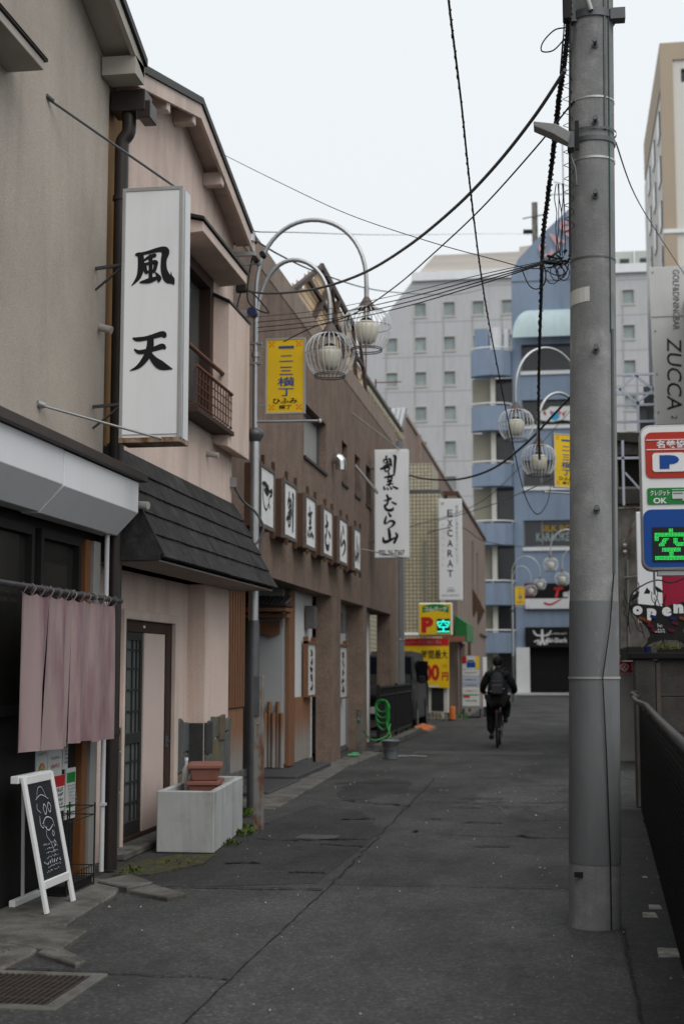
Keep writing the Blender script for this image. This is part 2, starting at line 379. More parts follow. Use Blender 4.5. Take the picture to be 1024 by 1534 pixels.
def smooth_path(p, k=5):
    if len(p) < 3: p = [p[0], tuple((a + b) / 2 for a, b in zip(p[0], p[-1])), p[-1]]
    out = []
    for i in range(len(p) - 1):
        p0 = p[max(0, i - 1)]; p1 = p[i]; p2 = p[i + 1]; p3 = p[min(len(p) - 1, i + 2)]
        for j in range(k):
            t = j / k
            out.append(tuple(.5 * (2 * b + (c - a) * t + (2 * a - 5 * b + 4 * c - d) * t * t + (3 * b - a - 3 * c + d) * t ** 3) for a, b, c, d in zip(p0, p1, p2, p3)))
    out.append(p[-1]); return out
def brush(strokes, bb, c, fr, w, h, mat, parent, name='lettering', n=.004, wk=1.0, k=5):
    """ink strokes: each a list of (x, y, width) in the glyph's own units, bb its box"""
    mb = MB(); sx = w / (bb[2] - bb[0]); sy = h / (bb[3] - bb[1]); sw = (sx * sy) ** .5 * wk
    cx, cy = (bb[0] + bb[2]) / 2, (bb[1] + bb[3]) / 2
    for q, st in enumerate(strokes):
        p = smooth_path(st, k); L_ = []; Rr = []
        pts = [((x - cx) * sx, -(y - cy) * sy, ww * sw / 2) for x, y, ww in p]
        for i, (x, y, ww) in enumerate(pts):
            a = pts[max(0, i - 1)]; b = pts[min(len(pts) - 1, i + 1)]; dx, dy = b[0] - a[0], b[1] - a[1]; d = math.hypot(dx, dy) or 1
            ww = max(ww, .0004)
            L_.append((x - dy / d * ww, y + dx / d * ww)); Rr.append((x + dy / d * ww, y - dx / d * ww))
        nn = n + q * .0002
        for i in range(len(pts) - 1):
            mb.add([frame_pt(c, fr, *L_[i], nn), frame_pt(c, fr, *Rr[i], nn), frame_pt(c, fr, *Rr[i + 1], nn), frame_pt(c, fr, *L_[i + 1], nn)], [(0, 1, 2, 3)])
        for e in (0, -1):
            x, y, ww = pts[e]; ww = max(ww, .0004)
            mb.add([frame_pt(c, fr, x + ww * .98 * math.cos(t * math.pi / 4), y + ww * .98 * math.sin(t * math.pi / 4), nn + .0001) for t in range(8)], [tuple(range(8))])
    return mb.build(name, mat, parent)
GL = {
 'kaze': ([[(178, 578, 14), (203, 588, 26), (206, 660, 27), (192, 718, 20), (150, 768, 3)], [(182, 578, 12), (250, 568, 15), (325, 553, 22), (360, 566, 34), (350, 620, 25), (352, 680, 28), (372, 728, 36), (398, 746, 34), (414, 768, 8)], [(404, 745, 14), (399, 720, 8), (397, 694, 2)], [(292, 588, 18), (252, 600, 14), (215, 625, 5)], [(228, 642, 18), (232, 665, 18), (240, 692, 14)], [(230, 640, 12), (260, 636, 14), (298, 630, 20), (298, 655, 17), (290, 688, 14)], [(238, 690, 12), (290, 684, 14)], [(266, 592, 18), (268, 650, 17), (268, 735, 17)], [(205, 750, 8), (260, 742, 22), (320, 724, 12)], [(303, 698, 8), (322, 728, 20), (320, 745, 14)]], (145, 545, 418, 776)),
 'ten': ([[(165, 1045, 8), (190, 1052, 18), (250, 1046, 18), (335, 1025, 24), (350, 1034, 22)], [(175, 1114, 8), (205, 1130, 18), (275, 1118, 18), (335, 1100, 24), (352, 1108, 16)], [(268, 1045, 26), (266, 1100, 30), (245, 1160, 28), (200, 1215, 18), (148, 1240, 3)], [(258, 1130, 14), (290, 1178, 28), (335, 1215, 36), (400, 1238, 4)]], (145, 1015, 406, 1245)),
 'wari': ([[(240, 200, 18), (240, 228, 16)], [(200, 272, 12), (212, 242, 18), (250, 245, 12), (292, 232, 16), (278, 268, 8)], [(215, 288, 10), (285, 265, 14)], [(200, 322, 10), (290, 290, 14)], [(168, 355, 22), (230, 335, 18), (310, 302, 10)], [(246, 250, 14), (248, 342, 12)], [(218, 360, 16), (224, 392, 12)], [(232, 350, 10), (280, 338, 16), (266, 385, 14)], [(224, 390, 12), (264, 384, 12)], [(300, 245, 14), (308, 322, 16)], [(342, 198, 22), (360, 215, 26), (354, 300, 24), (346, 408, 20)]], (160, 190, 375, 412)),
 'hou': ([[(265, 407, 18), (272, 432, 14)], [(218, 462, 18), (280, 447, 14), (342, 434, 18)], [(254, 472, 12), (262, 496, 10)], [(256, 472, 10), (315, 460, 14), (300, 492, 12)], [(260, 496, 10), (300, 490, 10)], [(250, 518, 14), (312, 500, 14), (282, 530, 12)], [(280, 525, 16), (276, 562, 14), (254, 562, 5)], [(240, 552, 12), (322, 540, 14)], [(203, 574, 12), (212, 604, 22)], [(244, 590, 10), (256, 608, 18)], [(288, 584, 12), (306, 604, 18)], [(325, 576, 14), (384, 600, 20)]], (195, 405, 392, 615)),
 'mu': ([[(208, 738, 12), (250, 732, 16), (292, 714, 26)], [(244, 674, 22), (258, 710, 20), (256, 750, 20), (240, 790, 18), (214, 798, 22), (222, 832, 22), (258, 856, 26), (318, 850, 26), (330, 820, 6)], [(312, 758, 14), (366, 782, 20)]], (203, 668, 372, 866)),
 'ra': ([[(264, 888, 14), (292, 925, 24)], [(234, 928, 14), (214, 1000, 24), (232, 1015, 12), (290, 982, 18), (340, 1000, 26), (316, 1042, 18), (244, 1082, 3)]], (205, 884, 352, 1086)),
 'yama': ([[(268, 1085, 22), (278, 1150, 28), (282, 1210, 22)], [(192, 1183, 14), (206, 1232, 30), (265, 1225, 26), (340, 1188, 16)], [(358, 1128, 14), (376, 1165, 26), (338, 1245, 24)]], (185, 1080, 395, 1252)),
 'face': ([[(85, 360, 5), (100, 352, 12), (125, 375, 18), (120, 400, 20), (100, 395, 8)], [(92, 370, 5), (90, 440, 5), (98, 500, 5), (112, 526, 6), (122, 505, 4), (128, 480, 4), (138, 500, 5)], [(125, 395, 6), (140, 385, 9), (152, 375, 12), (150, 405, 9), (138, 420, 5), (132, 450, 4), (134, 485, 4)]], (80, 330, 158, 550)),
}
def glyph(key, c, fr, w, h, mat, parent, n=.004, wk=1.0):
    wk *= 1.45
    st, bb = GL[key]; return brush(st, bb, c, fr, w, h, mat, parent, n=n, wk=wk)
def scribble(c, fr, w, h, mat, parent, rows=1, seed=0, wt=9, n=.004, cols=None):
    """rows of small writing marks that cannot be read at this distance"""
    q = random.Random(seed + int(abs(c[1] * 97) + abs(c[2] * 31))); st = []; rh = 100 / rows; cols = cols or max(3, int(w / h * rows * 1.1))
    for j in range(rows):
        for i in range(cols):
            x0 = 100 * i / cols; cw = 100 / cols * .8; y0 = j * rh + rh * .1; chh = rh * .75
            for k in range(3): st.append([(x0 + q.uniform(0, cw), y0 + q.uniform(0, chh), wt), (x0 + q.uniform(0, cw), y0 + q.uniform(0, chh), wt * .8), (x0 + q.uniform(0, cw), y0 + q.uniform(0, chh), wt * .7)])
    return brush(st, (0, 0, 100, 100), c, fr, w, h, mat, parent, name='small_print', n=n, k=2)
def wire(pts, r, k=8):
    return MB().tube(smooth_path([tuple(p) for p in pts], k), r, 6)
def holes_x(mb, x0, x1, y0, y1, z0, z1, holes):
    """street-facing wall slab with rectangular openings (ya,yb,za,zb)"""
    ys = sorted({y0, y1, *[h[0] for h in holes], *[h[1] for h in holes]}); 
    for a, b in zip(ys, ys[1:]):
        hs = sorted([(h[2], h[3]) for h in holes if h[0] <= a + 1e-6 and h[1] >= b - 1e-6]); z = z0
        for (p, q) in hs:
            if p > z + 1e-6: mb.box(x0, x1, a, b, z, p)
            z = q
        if z < z1 - 1e-6: mb.box(x0, x1, a, b, z, z1)
    return mb
def holes_y(mb, y0, y1, x0, x1, z0, z1, holes):
    xs = sorted({x0, x1, *[h[0] for h in holes], *[h[1] for h in holes]})
    for a, b in zip(xs, xs[1:]):
        hs = sorted([(h[2], h[3]) for h in holes if h[0] <= a + 1e-6 and h[1] >= b - 1e-6]); z = z0
        for (p, q) in hs:
            if p > z + 1e-6: mb.box(a, b, y0, y1, z, p)
            z = q
        if z < z1 - 1e-6: mb.box(a, b, y0, y1, z, z1)
    return mb

# ================================================================== ground
g = MB(); g.box(-400, 400, -60, 700, -.5, 0)
struct('ground', g, m_asph)
struct('road', B(-1.6, .29, -2, 9.9, -.2, .006), m_asph2)
struct('road_patch', B(-3.2, -1.606, -2, 9.62, -.2, .004), m_asph2)
struct('road_verge', B(.305, 1.2, -2, 15.7, -.2, .009), m_asph3)
pv = MB(); pv.prism([(-3.25, 9.75), (-2.55, 9.7), (-1.72, 10.0), (-1.66, 13.2), (-2.1, 15.0), (-2.7, 15.6), (-2.9, 13.3), (-3.2, 11.2)], 'z', -.1, .003)
struct('road_patch', pv, m_asph3)
# raised rim of old road along the joint, the seam itself is a thin dark strip
cr_ = MB(); 
def crack(pts, w):
    p = smooth_path([(*q, 0) for q in pts], 6)
    for a, b in zip(p, p[1:]):
        j = rnd.uniform(.2, 1.9) * w; dx, dy = b[0] - a[0], b[1] - a[1]; d = math.hypot(dx, dy) or 1
        cr_.add([(a[0] - dy / d * j, a[1] + dx / d * j, .0115), (a[0] + dy / d * j, a[1] - dx / d * j, .0115), (b[0] + dy / d * j, b[1] - dx / d * j, .0115), (b[0] - dy / d * j, b[1] + dx / d * j, .0115)], [(0, 1, 2, 3)])
def jitter(x0, y0, x1, y1, n, a): return [(x0 + (x1 - x0) * i / n + rnd.uniform(-a, a), y0 + (y1 - y0) * i / n + rnd.uniform(-a, a)) for i in range(n + 1)]
crack(jitter(-1.6, 2, -1.6, 10, 60, .006), .0032)
crack(jitter(-1.6, 10, -1.72, 19.5, 60, .014), .0045)
crack(jitter(-1.6, 9.92, .1, 10.05, 12, .01), .006)
crack(jitter(-2.7, 9.66, -1.62, 9.72, 10, .03), .012)
crack(jitter(-2.5, 16.2, -1.7, 15.6, 8, .08), .018)
crack(jitter(-2.2, 14.2, -1.8, 14.3, 4, .06), .03)
crack(jitter(-1.5, 16.0, -.2, 16.2, 12, .1), .012)
crack(jitter(-1.2, 13.0, .3, 12.9, 12, .1), .010)
crack(jitter(.29, 2, .32, 8.5, 60, .008), .006)
crack(jitter(-3.3, 7.0, -1.62, 6.9, 18, .03), .006)
crack(jitter(-2.9, 18.5, -2.0, 18.7, 8, .06), .02)
for q_ in range(16):
    y_ = rnd.uniform(11, 24); x_ = rnd.uniform(-1.5, -.1); l_ = rnd.uniform(.15, .8); crack(jitter(x_, y_, x_ + l_, y_ + rnd.uniform(-.1, .1), 7, .05), rnd.uniform(.006, .022))
for q_ in range(6):
    y_ = rnd.uniform(10.2, 13.5); x_ = rnd.uniform(-2.8, -1.9); l_ = rnd.uniform(.2, .5); crack(jitter(x_, y_, x_ + l_, y_ + rnd.uniform(-.1, .1), 7, .04), rnd.uniform(.008, .02))
struct('road_cracks', cr_, M('crack_tar', (.018, .018, .018), .9, 0))
# tarmac depressions and utility covers
struct('road_patch', B(-2.62, -.35, 25.0, 25.9, -.05, .005), M('pale_patch', (.072, .071, .069), .85, .15, 3, .3, 60))
struct('road_patch', MB().prism([(-2.35, 12.55), (-2.0, 12.5), (-1.98, 12.8), (-2.33, 12.85)], 'z', -.05, .008), M('pale_patch', (.072, .071, .069)))
# left concrete apron in front of the dark shop, broken kerb pieces
ap = MB().prism([(-3.6, 3), (-2.86, 3), (-2.74, 7.25), (-2.88, 8.35), (-2.92, 9.2), (-3.02, 9.75), (-3.6, 9.98)], 'z', -.1, .028)
struct('pavement', ap, m_concrete, bevel=.012)
for i, (pts, z) in enumerate([([(-3.18, 9.62), (-2.88, 9.36), (-2.78, 9.62), (-3.05, 9.98)], .045), ([(-2.86, 9.33), (-2.52, 9.06), (-2.44, 9.24), (-2.76, 9.58)], .035), ([(-3.02, 7.5), (-2.62, 7.3), (-2.66, 7.9), (-3.05, 8.1)], .034), ([(-2.72, 7.28), (-2.42, 7.02), (-2.40, 7.12), (-2.70, 7.5)], .03)]):
    struct('kerb_stone', MB().prism(pts, 'z', -.05, z), m_concrete, bevel=.008)
struct('threshold', B(-3.6, -3.38, 10.9, 13.3, 0, .06), m_concrete, bevel=.01)
mo = MB().prism([(-3.22, 10.1), (-2.95, 10.15), (-2.72, 10.8), (-2.76, 11.3), (-3.0, 11.3), (-3.3, 10.75)], 'z', -.05, .018)
tag(mo.build('moss', m_moss), kind='stuff')
gut = MB().prism([(-3.6, 15.0), (-3.02, 15.0), (-3.12, 18.2), (-3.22, 21.5), (-3.15, 25.0), (-3.4, 25.4), (-3.6, 25.2)], 'z', -.05, .022)
struct('gutter_strip', gut, m_concrete, bevel=.01)
struct('stone_step', B(-4.6, -3.46, 18.6, 21.45, 0, .085), m_slabblack, bevel=.012)
struct('stone_step', B(-4.2, -3.42, 16.6, 18.55, 0, .05), m_slabblack, bevel=.012)
kb = MB()
for y in [25.6 + i * .62 for i in range(12)]: kb = MB().box(-3.38, -3.2, y, y + .6, 0, .12); struct('kerb_stone', kb, m_concrete, bevel=.012)
struct('car_park', B(-9, -3.39, 33, 41, -.1, .02), m_asph2)
struct('pavement', B(-3.3, -2.9, 41, 60, -.1, .05), m_concrete)
struct('kerb_line', B(-3.2, 14, 79.2, 79.6, -.1, .12), M('white_kerb', (.55, .55, .53), .7, .1, 2))
struct('pavement', B(-3.2, 14, 79.6, 81, -.1, .11), m_concrete)

def blob(cx_, cy_, rx, ry, z, mat, seed):
    q = random.Random(seed); n = 22; struct('road_patch', MB().prism([(cx_ + rx * math.cos(6.283 * k / n) * q.uniform(.7, 1.15), cy_ + ry * math.sin(6.283 * k / n) * q.uniform(.7, 1.15)) for k in range(n)], 'z', -.02, z), mat)
m_asph4 = asphalt('worn_pale_asphalt', (.058, .057, .056), 0, .6)
blob(-.5, 17.2, .6, 2.2, .0024, m_asph4, 2); blob(-2.3, 18.0, .45, 1.6, .0023, m_asph3, 3)
# loose pale bits on the tarmac: nobody could count them
gr = MB()
for i in range(280):
    y = rnd.uniform(3, 24); x = rnd.uniform(-3.1, 1.1) if i % 3 else rnd.uniform(-.2, 1.1); sz = rnd.uniform(.002, .009) * (1 + y / 30)
    if i < 14: sz *= 1.8
    a = rnd.uniform(0, 6.28); z = .011
    vs = [(x + sz * math.cos(a + k * 1.57) * rnd.uniform(.5, 1), y + sz * math.sin(a + k * 1.57) * rnd.uniform(.5, 1), z) for k in range(4)] + [(x, y, z + sz * .9)]
    gr.add(vs, [(0, 1, 4), (1, 2, 4), (2, 3, 4), (3, 0, 4)])
tag(gr.build('grit', M('pale_grit', (.34, .33, .30), .8, .3, 30)), kind='stuff')
# weeds
def weeds(name, spots, seed):
    r = random.Random(seed); mb = MB()
    for (x, y, z, n, h, sp) in spots:
        for i in range(n):
            a = r.uniform(0, 6.28); px_ = x + r.gauss(0, sp); py_ = y + r.gauss(0, sp * 2); hh = h * r.uniform(.4, 1); w = hh * .22
            lx, ly = math.cos(a), math.sin(a); t = r.uniform(.2, .9)
            p0 = Vector((px_, py_, z)); p1 = p0 + Vector((lx * hh * t * .5, ly * hh * t * .5, hh * .6)); p2 = p0 + Vector((lx * hh * t, ly * hh * t, hh * r.uniform(.5, 1)))
            s_ = Vector((-ly, lx, 0)) * w
            mb.add([p0, p1 + s_, p2, p1 - s_], [(0, 1, 2), (0, 2, 3)])
    return tag(mb.build(name, m_leafgreen), kind='stuff')
weeds('weeds', [(-3.12, 10.2, .02, 40, .045, .04), (-2.8, 12.0, .01, 60, .06, .05), (-2.84, 12.7, .01, 70, .08, .05), (-2.9, 13.25, .01, 50, .06, .06), (-3.2, 14.3, .01, 60, .12, .06), (-2.95, 7.3, .02, 26, .03, .04), (-2.78, 7.8, .02, 24, .02, .06), (-2.9, 10.7, .02, 60, .035, .1), (-2.85, 8.9, .03, 20, .02, .06)], 3)
weeds('weeds', [(-3.5, 32.2, .1, 60, .10, .10), (-3.0, 41.2, .05, 60, .12, .2), (.82, 12.5, .01, 40, .05, .05), (.86, 14, .01, 40, .06, .06)], 4)

# ================================================================== beige building with the dark shop
bb = thing('beige_building', 'grey-beige stuccoed building nearest on the left, dark shopfront below', 'building', (-3.4, 7, 0))
w = MB(); holes_x(w, -3.62, -3.4, -6, 10.24, 2.95, 6.0, [(6.6, 7.72, 3.6, 5.05)])
w.box(-12, -3.63, -6, 10.24, 0, 5.95)
w.prism([(-6, 6.0), (10.24, 6.0), (10.24, 6.12), (2.1, 9.1), (-6, 6.2)], 'x', -12, -3.4)
w.build('wall', m_beige, bb)
ps = MB(); ps.box(-3.66, -3.44, -6, 8.2, 0, 2.3); ps.box(-3.66, -3.5, 8.2, 9.8, 0, 1.2); ps.box(-3.66, -3.44, -6, 10.24, 2.42, 2.95)
ps.build('shopfront', m_soot, bb)
rf = MB()
def rake(mb, x0, x1, pts, t0, t1):
    """board following roof line pts (y,z) between x0,x1, from t0 to t1 below the line"""
    for (a, b) in zip(pts, pts[1:]):
        mb.prism([(a[0], a[1] - t0), (b[0], b[1] - t0), (b[0], b[1] - t1), (a[0], a[1] - t1)], 'x', x0, x1)
RL = [(2.1, 9.16), (10.26, 6.17)]
rake(rf, -12.3, -3.10, RL, -.03, .03); rf.build('roof', m_black_trim, bb)
sf = MB(); rake(sf, -3.4, -3.14, RL, .032, .05); sf.build('soffit', m_beige_trim, bb)
bd = MB(); rake(bd, -3.16, -3.125, RL, .035, .13); bd.box(-3.39, -3.125, 10.02, 10.25, 5.99, 6.135); bd.build('bargeboard', m_beige_trim, bb)
# window far left and hood
hd = MB(); hd.prism([(-3.4, 5.36), (-3.16, 5.30), (-3.16, 5.24), (-3.4, 5.24)], 'y', 5.9, 8.22); hd.build('window_hood', m_beige_trim, bb, bevel=.004)
B(-3.4, -3.145, 5.88, 8.25, 5.305, 5.325).prism([(-3.4, 5.39), (-3.145, 5.325), (-3.145, 5.31), (-3.4, 5.375)], 'y', 5.88, 8.25).build('hood_flashing', m_black_trim, bb)
wf = B(-3.55, -3.5, 6.6, 7.72, 3.6, 5.05).build('window', m_glassdark, bb); B(-3.5, -3.43, 7.66, 7.72, 3.6, 5.05).box(-3.5, -3.43, 6.6, 7.66, 3.6, 3.66).build('frame', m_darkwood, wf)
# white awning band
aw = MB().prism([(-3.12, 2.66), (-3.12, 2.885), (-3.4, 2.885), (-3.4, 2.49), (-3.28, 2.49)], 'y', -2, 8.62); aw.build('canopy_panel', m_white_metal, bb, bevel=.003)
MB().prism([(-3.115, 2.652), (-3.115, 2.88), (-3.4, 2.88), (-3.4, 2.482), (-3.278, 2.482)], 'y', 8.625, 10.24).build('canopy_panel', m_white_metal, bb, bevel=.003)
MB().prism([(-3.07, 2.89), (-3.07, 2.955), (-3.4, 3.06), (-3.4, 2.89)], 'y', -2, 10.33).build('canopy_capping', m_brown_cap, bb, bevel=.004)
# upper shop windows, posts
for (a, b) in ((6.9, 8.86), (8.98, 9.78)):
    f = MB(); f.box(-3.46, -3.39, a, a + .05, 1.2, 2.42); f.box(-3.46, -3.39, b - .05, b, 1.2, 2.42); f.box(-3.46, -3.39, a + .05, b - .05, 2.36, 2.42); f.box(-3.46, -3.39, a + .05, b - .05, 1.2, 1.26)
    fo = f.build('window', m_soot, bb); B(-3.445, -3.435, a + .05, b - .05, 1.26, 2.36).build('pane', m_glassdark, fo)
B(-3.48, -3.37, 9.82, 9.93, 0.02, 2.42).build('door_post', m_orangewood, bb, bevel=.004)
B(-3.49, -3.36, 9.97, 10.12, 0.02, 2.42).build('grey_post', m_greypost, bb, bevel=.003)
B(-3.5, -3.42, 8.2, 9.8, .02, 1.2).build('lower_wall', m_soot, bb)
MB().tube([(-3.32, 10.14, .03), (-3.32, 10.14, 2.5)], .018, 10).build('conduit', m_whitepvc, bb)
for z in (.5, 1.5): B(-3.345, -3.295, 10.115, 10.165, z, z + .02).build('conduit_clip', m_whitepvc, bb)
bp_ = MB(); bp_.box(-3.4, -3.12, 10.26, 10.46, 5.80, 5.97); bp_.build('gutter_box', m_brown_pipe, bb, bevel=.006)
B(-3.18, -3.08, 10.27, 10.46, 5.74, 5.88).build('gutter_outlet', m_brown_pipe, bb, bevel=.006)
dp = MB().tube(smooth_path([(-3.27, 10.34, 5.8), (-3.27, 10.34, 5.66), (-3.315, 10.33, 5.58), (-3.32, 10.33, 5.5)], 4) + [(-3.32, 10.33, .02)], .055, 14)
dp.build('downpipe', m_brown_pipe, bb)
for z in (5.1, 1.0): MB().cyl((-3.32, 10.33, z), (-3.32, 10.33, z + .04), .064).build('pipe_collar', m_brown_pipe, bb)
B(-3.47, -3.42, 10.25, 10.69, 3.0, 6.0).build('ochre_end_board', m_ochre, bb)
MB().cyl((-3.4, 10.1, 4.05), (-3.3, 10.1, 4.02), .03).build('vent_pipe', m_beige_trim, bb)
MB().cyl((-3.15, 10.3, 2.72), (-3.05, 10.28, 2.71), .03).build('vent_pipe', m_beige_trim, bb)

# posters on the shop wall
def poster(y0, y1, z0, z1, label, x=-3.412):
    return thing('poster', label, 'poster', (x, (y0 + y1) / 2, z0))
P1 = poster(9.03, 9.24, .76, .98, 'small white poster with a rainbow arch, upper left of the shop posters')
B(-3.419, -3.412, 9.03, 9.24, .76, .98).build('sheet', m_paper, P1)
for i, c in enumerate([(.5, .05, .04), (.6, .3, .02), (.55, .5, .05), (.08, .3, .1), (.05, .12, .4)]):
    st = [(math.cos(a) * (1 - i * .13), -math.sin(a) * (1 - i * .13), .11) for a in [math.pi * k / 6 for k in range(7)]]
    brush([st], (-1, -1, 1, 0), (-3.412, 9.135, .82), FR_ST, .14, .09, M('rainbow_%s' % 'roygb'[i], c, .7, 0), P1, name='rainbow_band', n=.002 + .0005 * i, k=3)
scribble((-3.412, 9.135, .93), FR_ST, .15, .03, M('print_teal', (.03, .12, .11), .7, 0), P1, rows=1, wt=6)
P2 = poster(9.25, 9.52, .76, 1.0, 'white notice with red print, upper middle of the shop posters')
B(-3.42, -3.412, 9.25, 9.52, .765, 1.0).build('sheet', m_paper, P2)
scribble((-3.412, 9.385, .955), FR_ST, .12, .035, m_ink, P2, rows=1, wt=7); scribble((-3.412, 9.385, .89), FR_ST, .17, .025, m_ink, P2, rows=1, wt=5); scribble((-3.412, 9.385, .835), FR_ST, .17, .04, m_red, P2, rows=1, wt=6)
P3 = poster(9.54, 9.64, .80, .98, 'narrow white notice slip, upper right of the shop posters')
B(-3.42, -3.412, 9.54, 9.64, .80, .98).build('sheet', m_paper, P3); scribble((-3.412, 9.59, .9), FR_ST, .05, .13, m_ink, P3, rows=5, wt=5)
P4 = poster(9.36, 9.58, .52, .77, 'white poster with a red header beside the green one')
B(-3.42, -3.411, 9.36, 9.58, .52, .765).build('sheet', m_paper, P4); B(-3.411, -3.409, 9.36, 9.58, .69, .765).build('red_header', m_red, P4); scribble((-3.411, 9.47, .62), FR_ST, .14, .13, m_ink, P4, rows=4, wt=4)
P5 = poster(9.60, 9.80, .45, .80, 'tall white poster with green header and footer bands')
B(-3.42, -3.408, 9.60, 9.80, .45, .80).build('sheet', m_paper, P5)
B(-3.408, -3.406, 9.615, 9.785, .70, .77).build('green_header', m_green, P5); B(-3.408, -3.406, 9.615, 9.785, .53, .545).build('green_band', m_green, P5)
scribble((-3.408, 9.70, .625), FR_ST, .14, .13, M('print_grey', (.18, .22, .22), .7, 0), P5, rows=6, wt=3)
scribble((-3.408, 9.70, .49), FR_ST, .12, .04, M('print_teal', (.03, .12, .11)), P5, rows=2, wt=5)
P6 = thing('dark_banner', 'dark diamond-cornered hanging with dull red writing inside the shop left of the curtain', 'banner', (-3.41, 8.0, 1.1))
MB().prism([(7.85, 1.2), (8.1, 1.05), (8.35, 1.3), (8.25, 1.85), (8.1, 2.0), (7.85, 1.7)], 'x', -3.43, -3.415).build('sheet', M('dim_paper', (.035, .033, .032), .8, .1, 4), P6)
scribble((-3.415, 8.12, 1.5), FR_ST, .16, .7, M('dull_red', (.06, .008, .006), .8, 0), P6, rows=4, wt=9, cols=1)

# noren curtain
nr = thing('shop_curtain', 'faded mauve split curtain hanging from a dark rod over the dark shop entrance', 'curtain', (-3.2, 9.0, .98))
ro = wire([(-3.2, 5.5, 1.99), (-3.2, 8.2, 1.99), (-3.2, 10.12, 1.985)], .02, 6).build('rod', m_darkpole, nr)
for i in range(8):
    y = 8.3 + i * .235; MB().cyl((-3.2, y, 1.988), (-3.2, y + .025, 1.988), .024).build('rod_band', m_cablegrey, ro)
MB().tube([(-3.2, 10.1, 1.985), (-3.42, 10.2, 1.98)], .008, 6).build('rod_bracket', m_black_trim, nr)
edges = [8.19, 8.66, 9.10, 9.53, 9.985]
for k in range(4):
    ya, yb = edges[k], edges[k + 1]; n = 26; mz = 22; vs = []; fs = []; ph = rnd.uniform(0, 3)
    for j in range(mz + 1):
        t = j / mz; z = 1.955 - t * (.965 + .012 * math.sin(k * 2.1))
        for i in range(n + 1):
            s_ = i / n; y = ya + (yb - ya) * s_
            # panels close up at the top, part a little towards the hem
            y = ya + (yb - ya) * (s_ * (1 + (-.10 if k == 0 else (-.03 if k == 2 else .0)) * max(0, t - .3) * 1.4))
            fold = .028 * t ** .6 * math.sin(s_ * 7.5 + k * 1.3) + .006 * math.sin(s_ * 15 + ph * 2) * (t ** .5) + .016 * t * (s_ ** 3) + (.022 * max(0, t - .35) if k in (1, 3) and s_ < .15 else 0) * (1 - s_ / .15)
            sag = .018 * (1 - t) ** 6 * abs(math.sin(s_ * math.pi * 2))
            vs.append((-3.205 - fold, y, z - sag))
    for j in range(mz):
        for i in range(n): fs.append((j * (n + 1) + i, j * (n + 1) + i + 1, (j + 1) * (n + 1) + i + 1, (j + 1) * (n + 1) + i))
    cl = MB().add(vs, fs, True).build('cloth_panel', m_noren, nr)
    for s_ in (.0, .33, .66, .98):
        yy = ya + (yb - ya) * s_; MB().tube([(-3.205, yy, 1.94), (-3.178, yy, 1.985), (-3.2, yy, 2.012), (-3.222, yy, 1.985), (-3.205, yy, 1.94)], .004, 5).build('loop', m_noren, cl)

# A-board
ab = thing('sandwich_board', 'white framed chalkboard stand leaning open outside the dark shop', 'signboard', (-3.1, 8.6, .03), rz=0)
def ab_pt(s_, t): # s along board 0..1 , t height 0..1
    b0 = Vector((-3.075, 8.36, .03)); b1 = Vector((-3.075, 8.86, .03)); t0 = Vector((-3.235, 8.33, .84)); t1 = Vector((-3.235, 8.83, .84))
    return (b0.lerp(b1, s_)).lerp(t0.lerp(t1, s_), t)
for s_ in (.03, .97): MB().beam(ab_pt(s_, 0), ab_pt(s_, 1.0), .022, .045).build('frame_post', m_white, ab, bevel=.003)
MB().beam(ab_pt(.07, .97), ab_pt(.93, .97), .022, .05).build('frame_rail', m_white, ab, bevel=.003)
MB().beam(ab_pt(.07, .20), ab_pt(.93, .20), .022, .05).build('frame_rail', m_white, ab, bevel=.003)
pan = MB().poly([ab_pt(.05, .22), ab_pt(.95, .22), ab_pt(.95, .96), ab_pt(.05, .96)]).build('chalkboard_panel', m_board, ab)
upv = (ab_pt(.5, 1) - ab_pt(.5, 0)).normalized(); FRB = ((0, 1, 0), tuple(upv)); cb_ = ab_pt(.5, .6)
def chalk(st, a, b, w_, h_, k=6): brush(st, (0, 0, 100, 100), frame_pt(cb_, FRB, a, b), FRB, w_, h_, m_chalk, pan, name='chalk_line', n=.003, k=k)
chalk([[(20, 40, 1.5), (35, 5, 1.5), (60, 2, 1.5), (80, 40, 1.5)], [(10, 45, 1.5), (50, 30, 2), (92, 52, 1.5)], [(15, 60, 1.5), (10, 80, 2), (30, 98, 1.5)]], 0, .17, .26, .16)
chalk([[(40, 20, 3), (50, 2, 3), (62, 20, 3), (50, 40, 3), (40, 20, 2)], [(70, 15, 3), (80, 0, 3), (92, 15, 2), (80, 36, 3), (70, 15, 2)], [(20, 70, 2), (50, 50, 3), (85, 62, 2), (92, 90, 2)], [(10, 40, 2), (6, 70, 3), (22, 85, 2), (30, 60, 2)], [(30, 80, 2), (52, 98, 3), (84, 82, 2)]], .02, .06, .26, .17)
chalk([[(50, 0, 2), (40, 30, 2), (60, 60, 2), (75, 98, 2)], [(88, 20, 2), (96, 30, 2), (88, 40, 2), (80, 30, 2), (88, 20, 2)], [(88, 55, 2), (96, 65, 2), (88, 75, 2), (80, 65, 2), (88, 55, 2)]], 0, -.08, .24, .17)
for i in range(7):
    q = random.Random(i + 50); st = []
    for j in range(9):
        x = 4 + j * 11; st.append([(x + q.uniform(0, 6), q.uniform(5, 90), 6), (x + q.uniform(2, 9), q.uniform(5, 90), 7), (x + q.uniform(0, 8), q.uniform(5, 95), 5)])
    chalk(st, q.uniform(-.03, .03), -.10 - i * .027, .22 if i != 4 else .3, .015 if i != 4 else .03, 2)
bk = MB(); 
for s_ in (.05, .95):
    p = ab_pt(s_, .93); MB().beam((p.x - .01, p.y, p.z), (-3.37, p.y + .38, .07), .022, .04).build('back_leg', m_white, ab, bevel=.003)
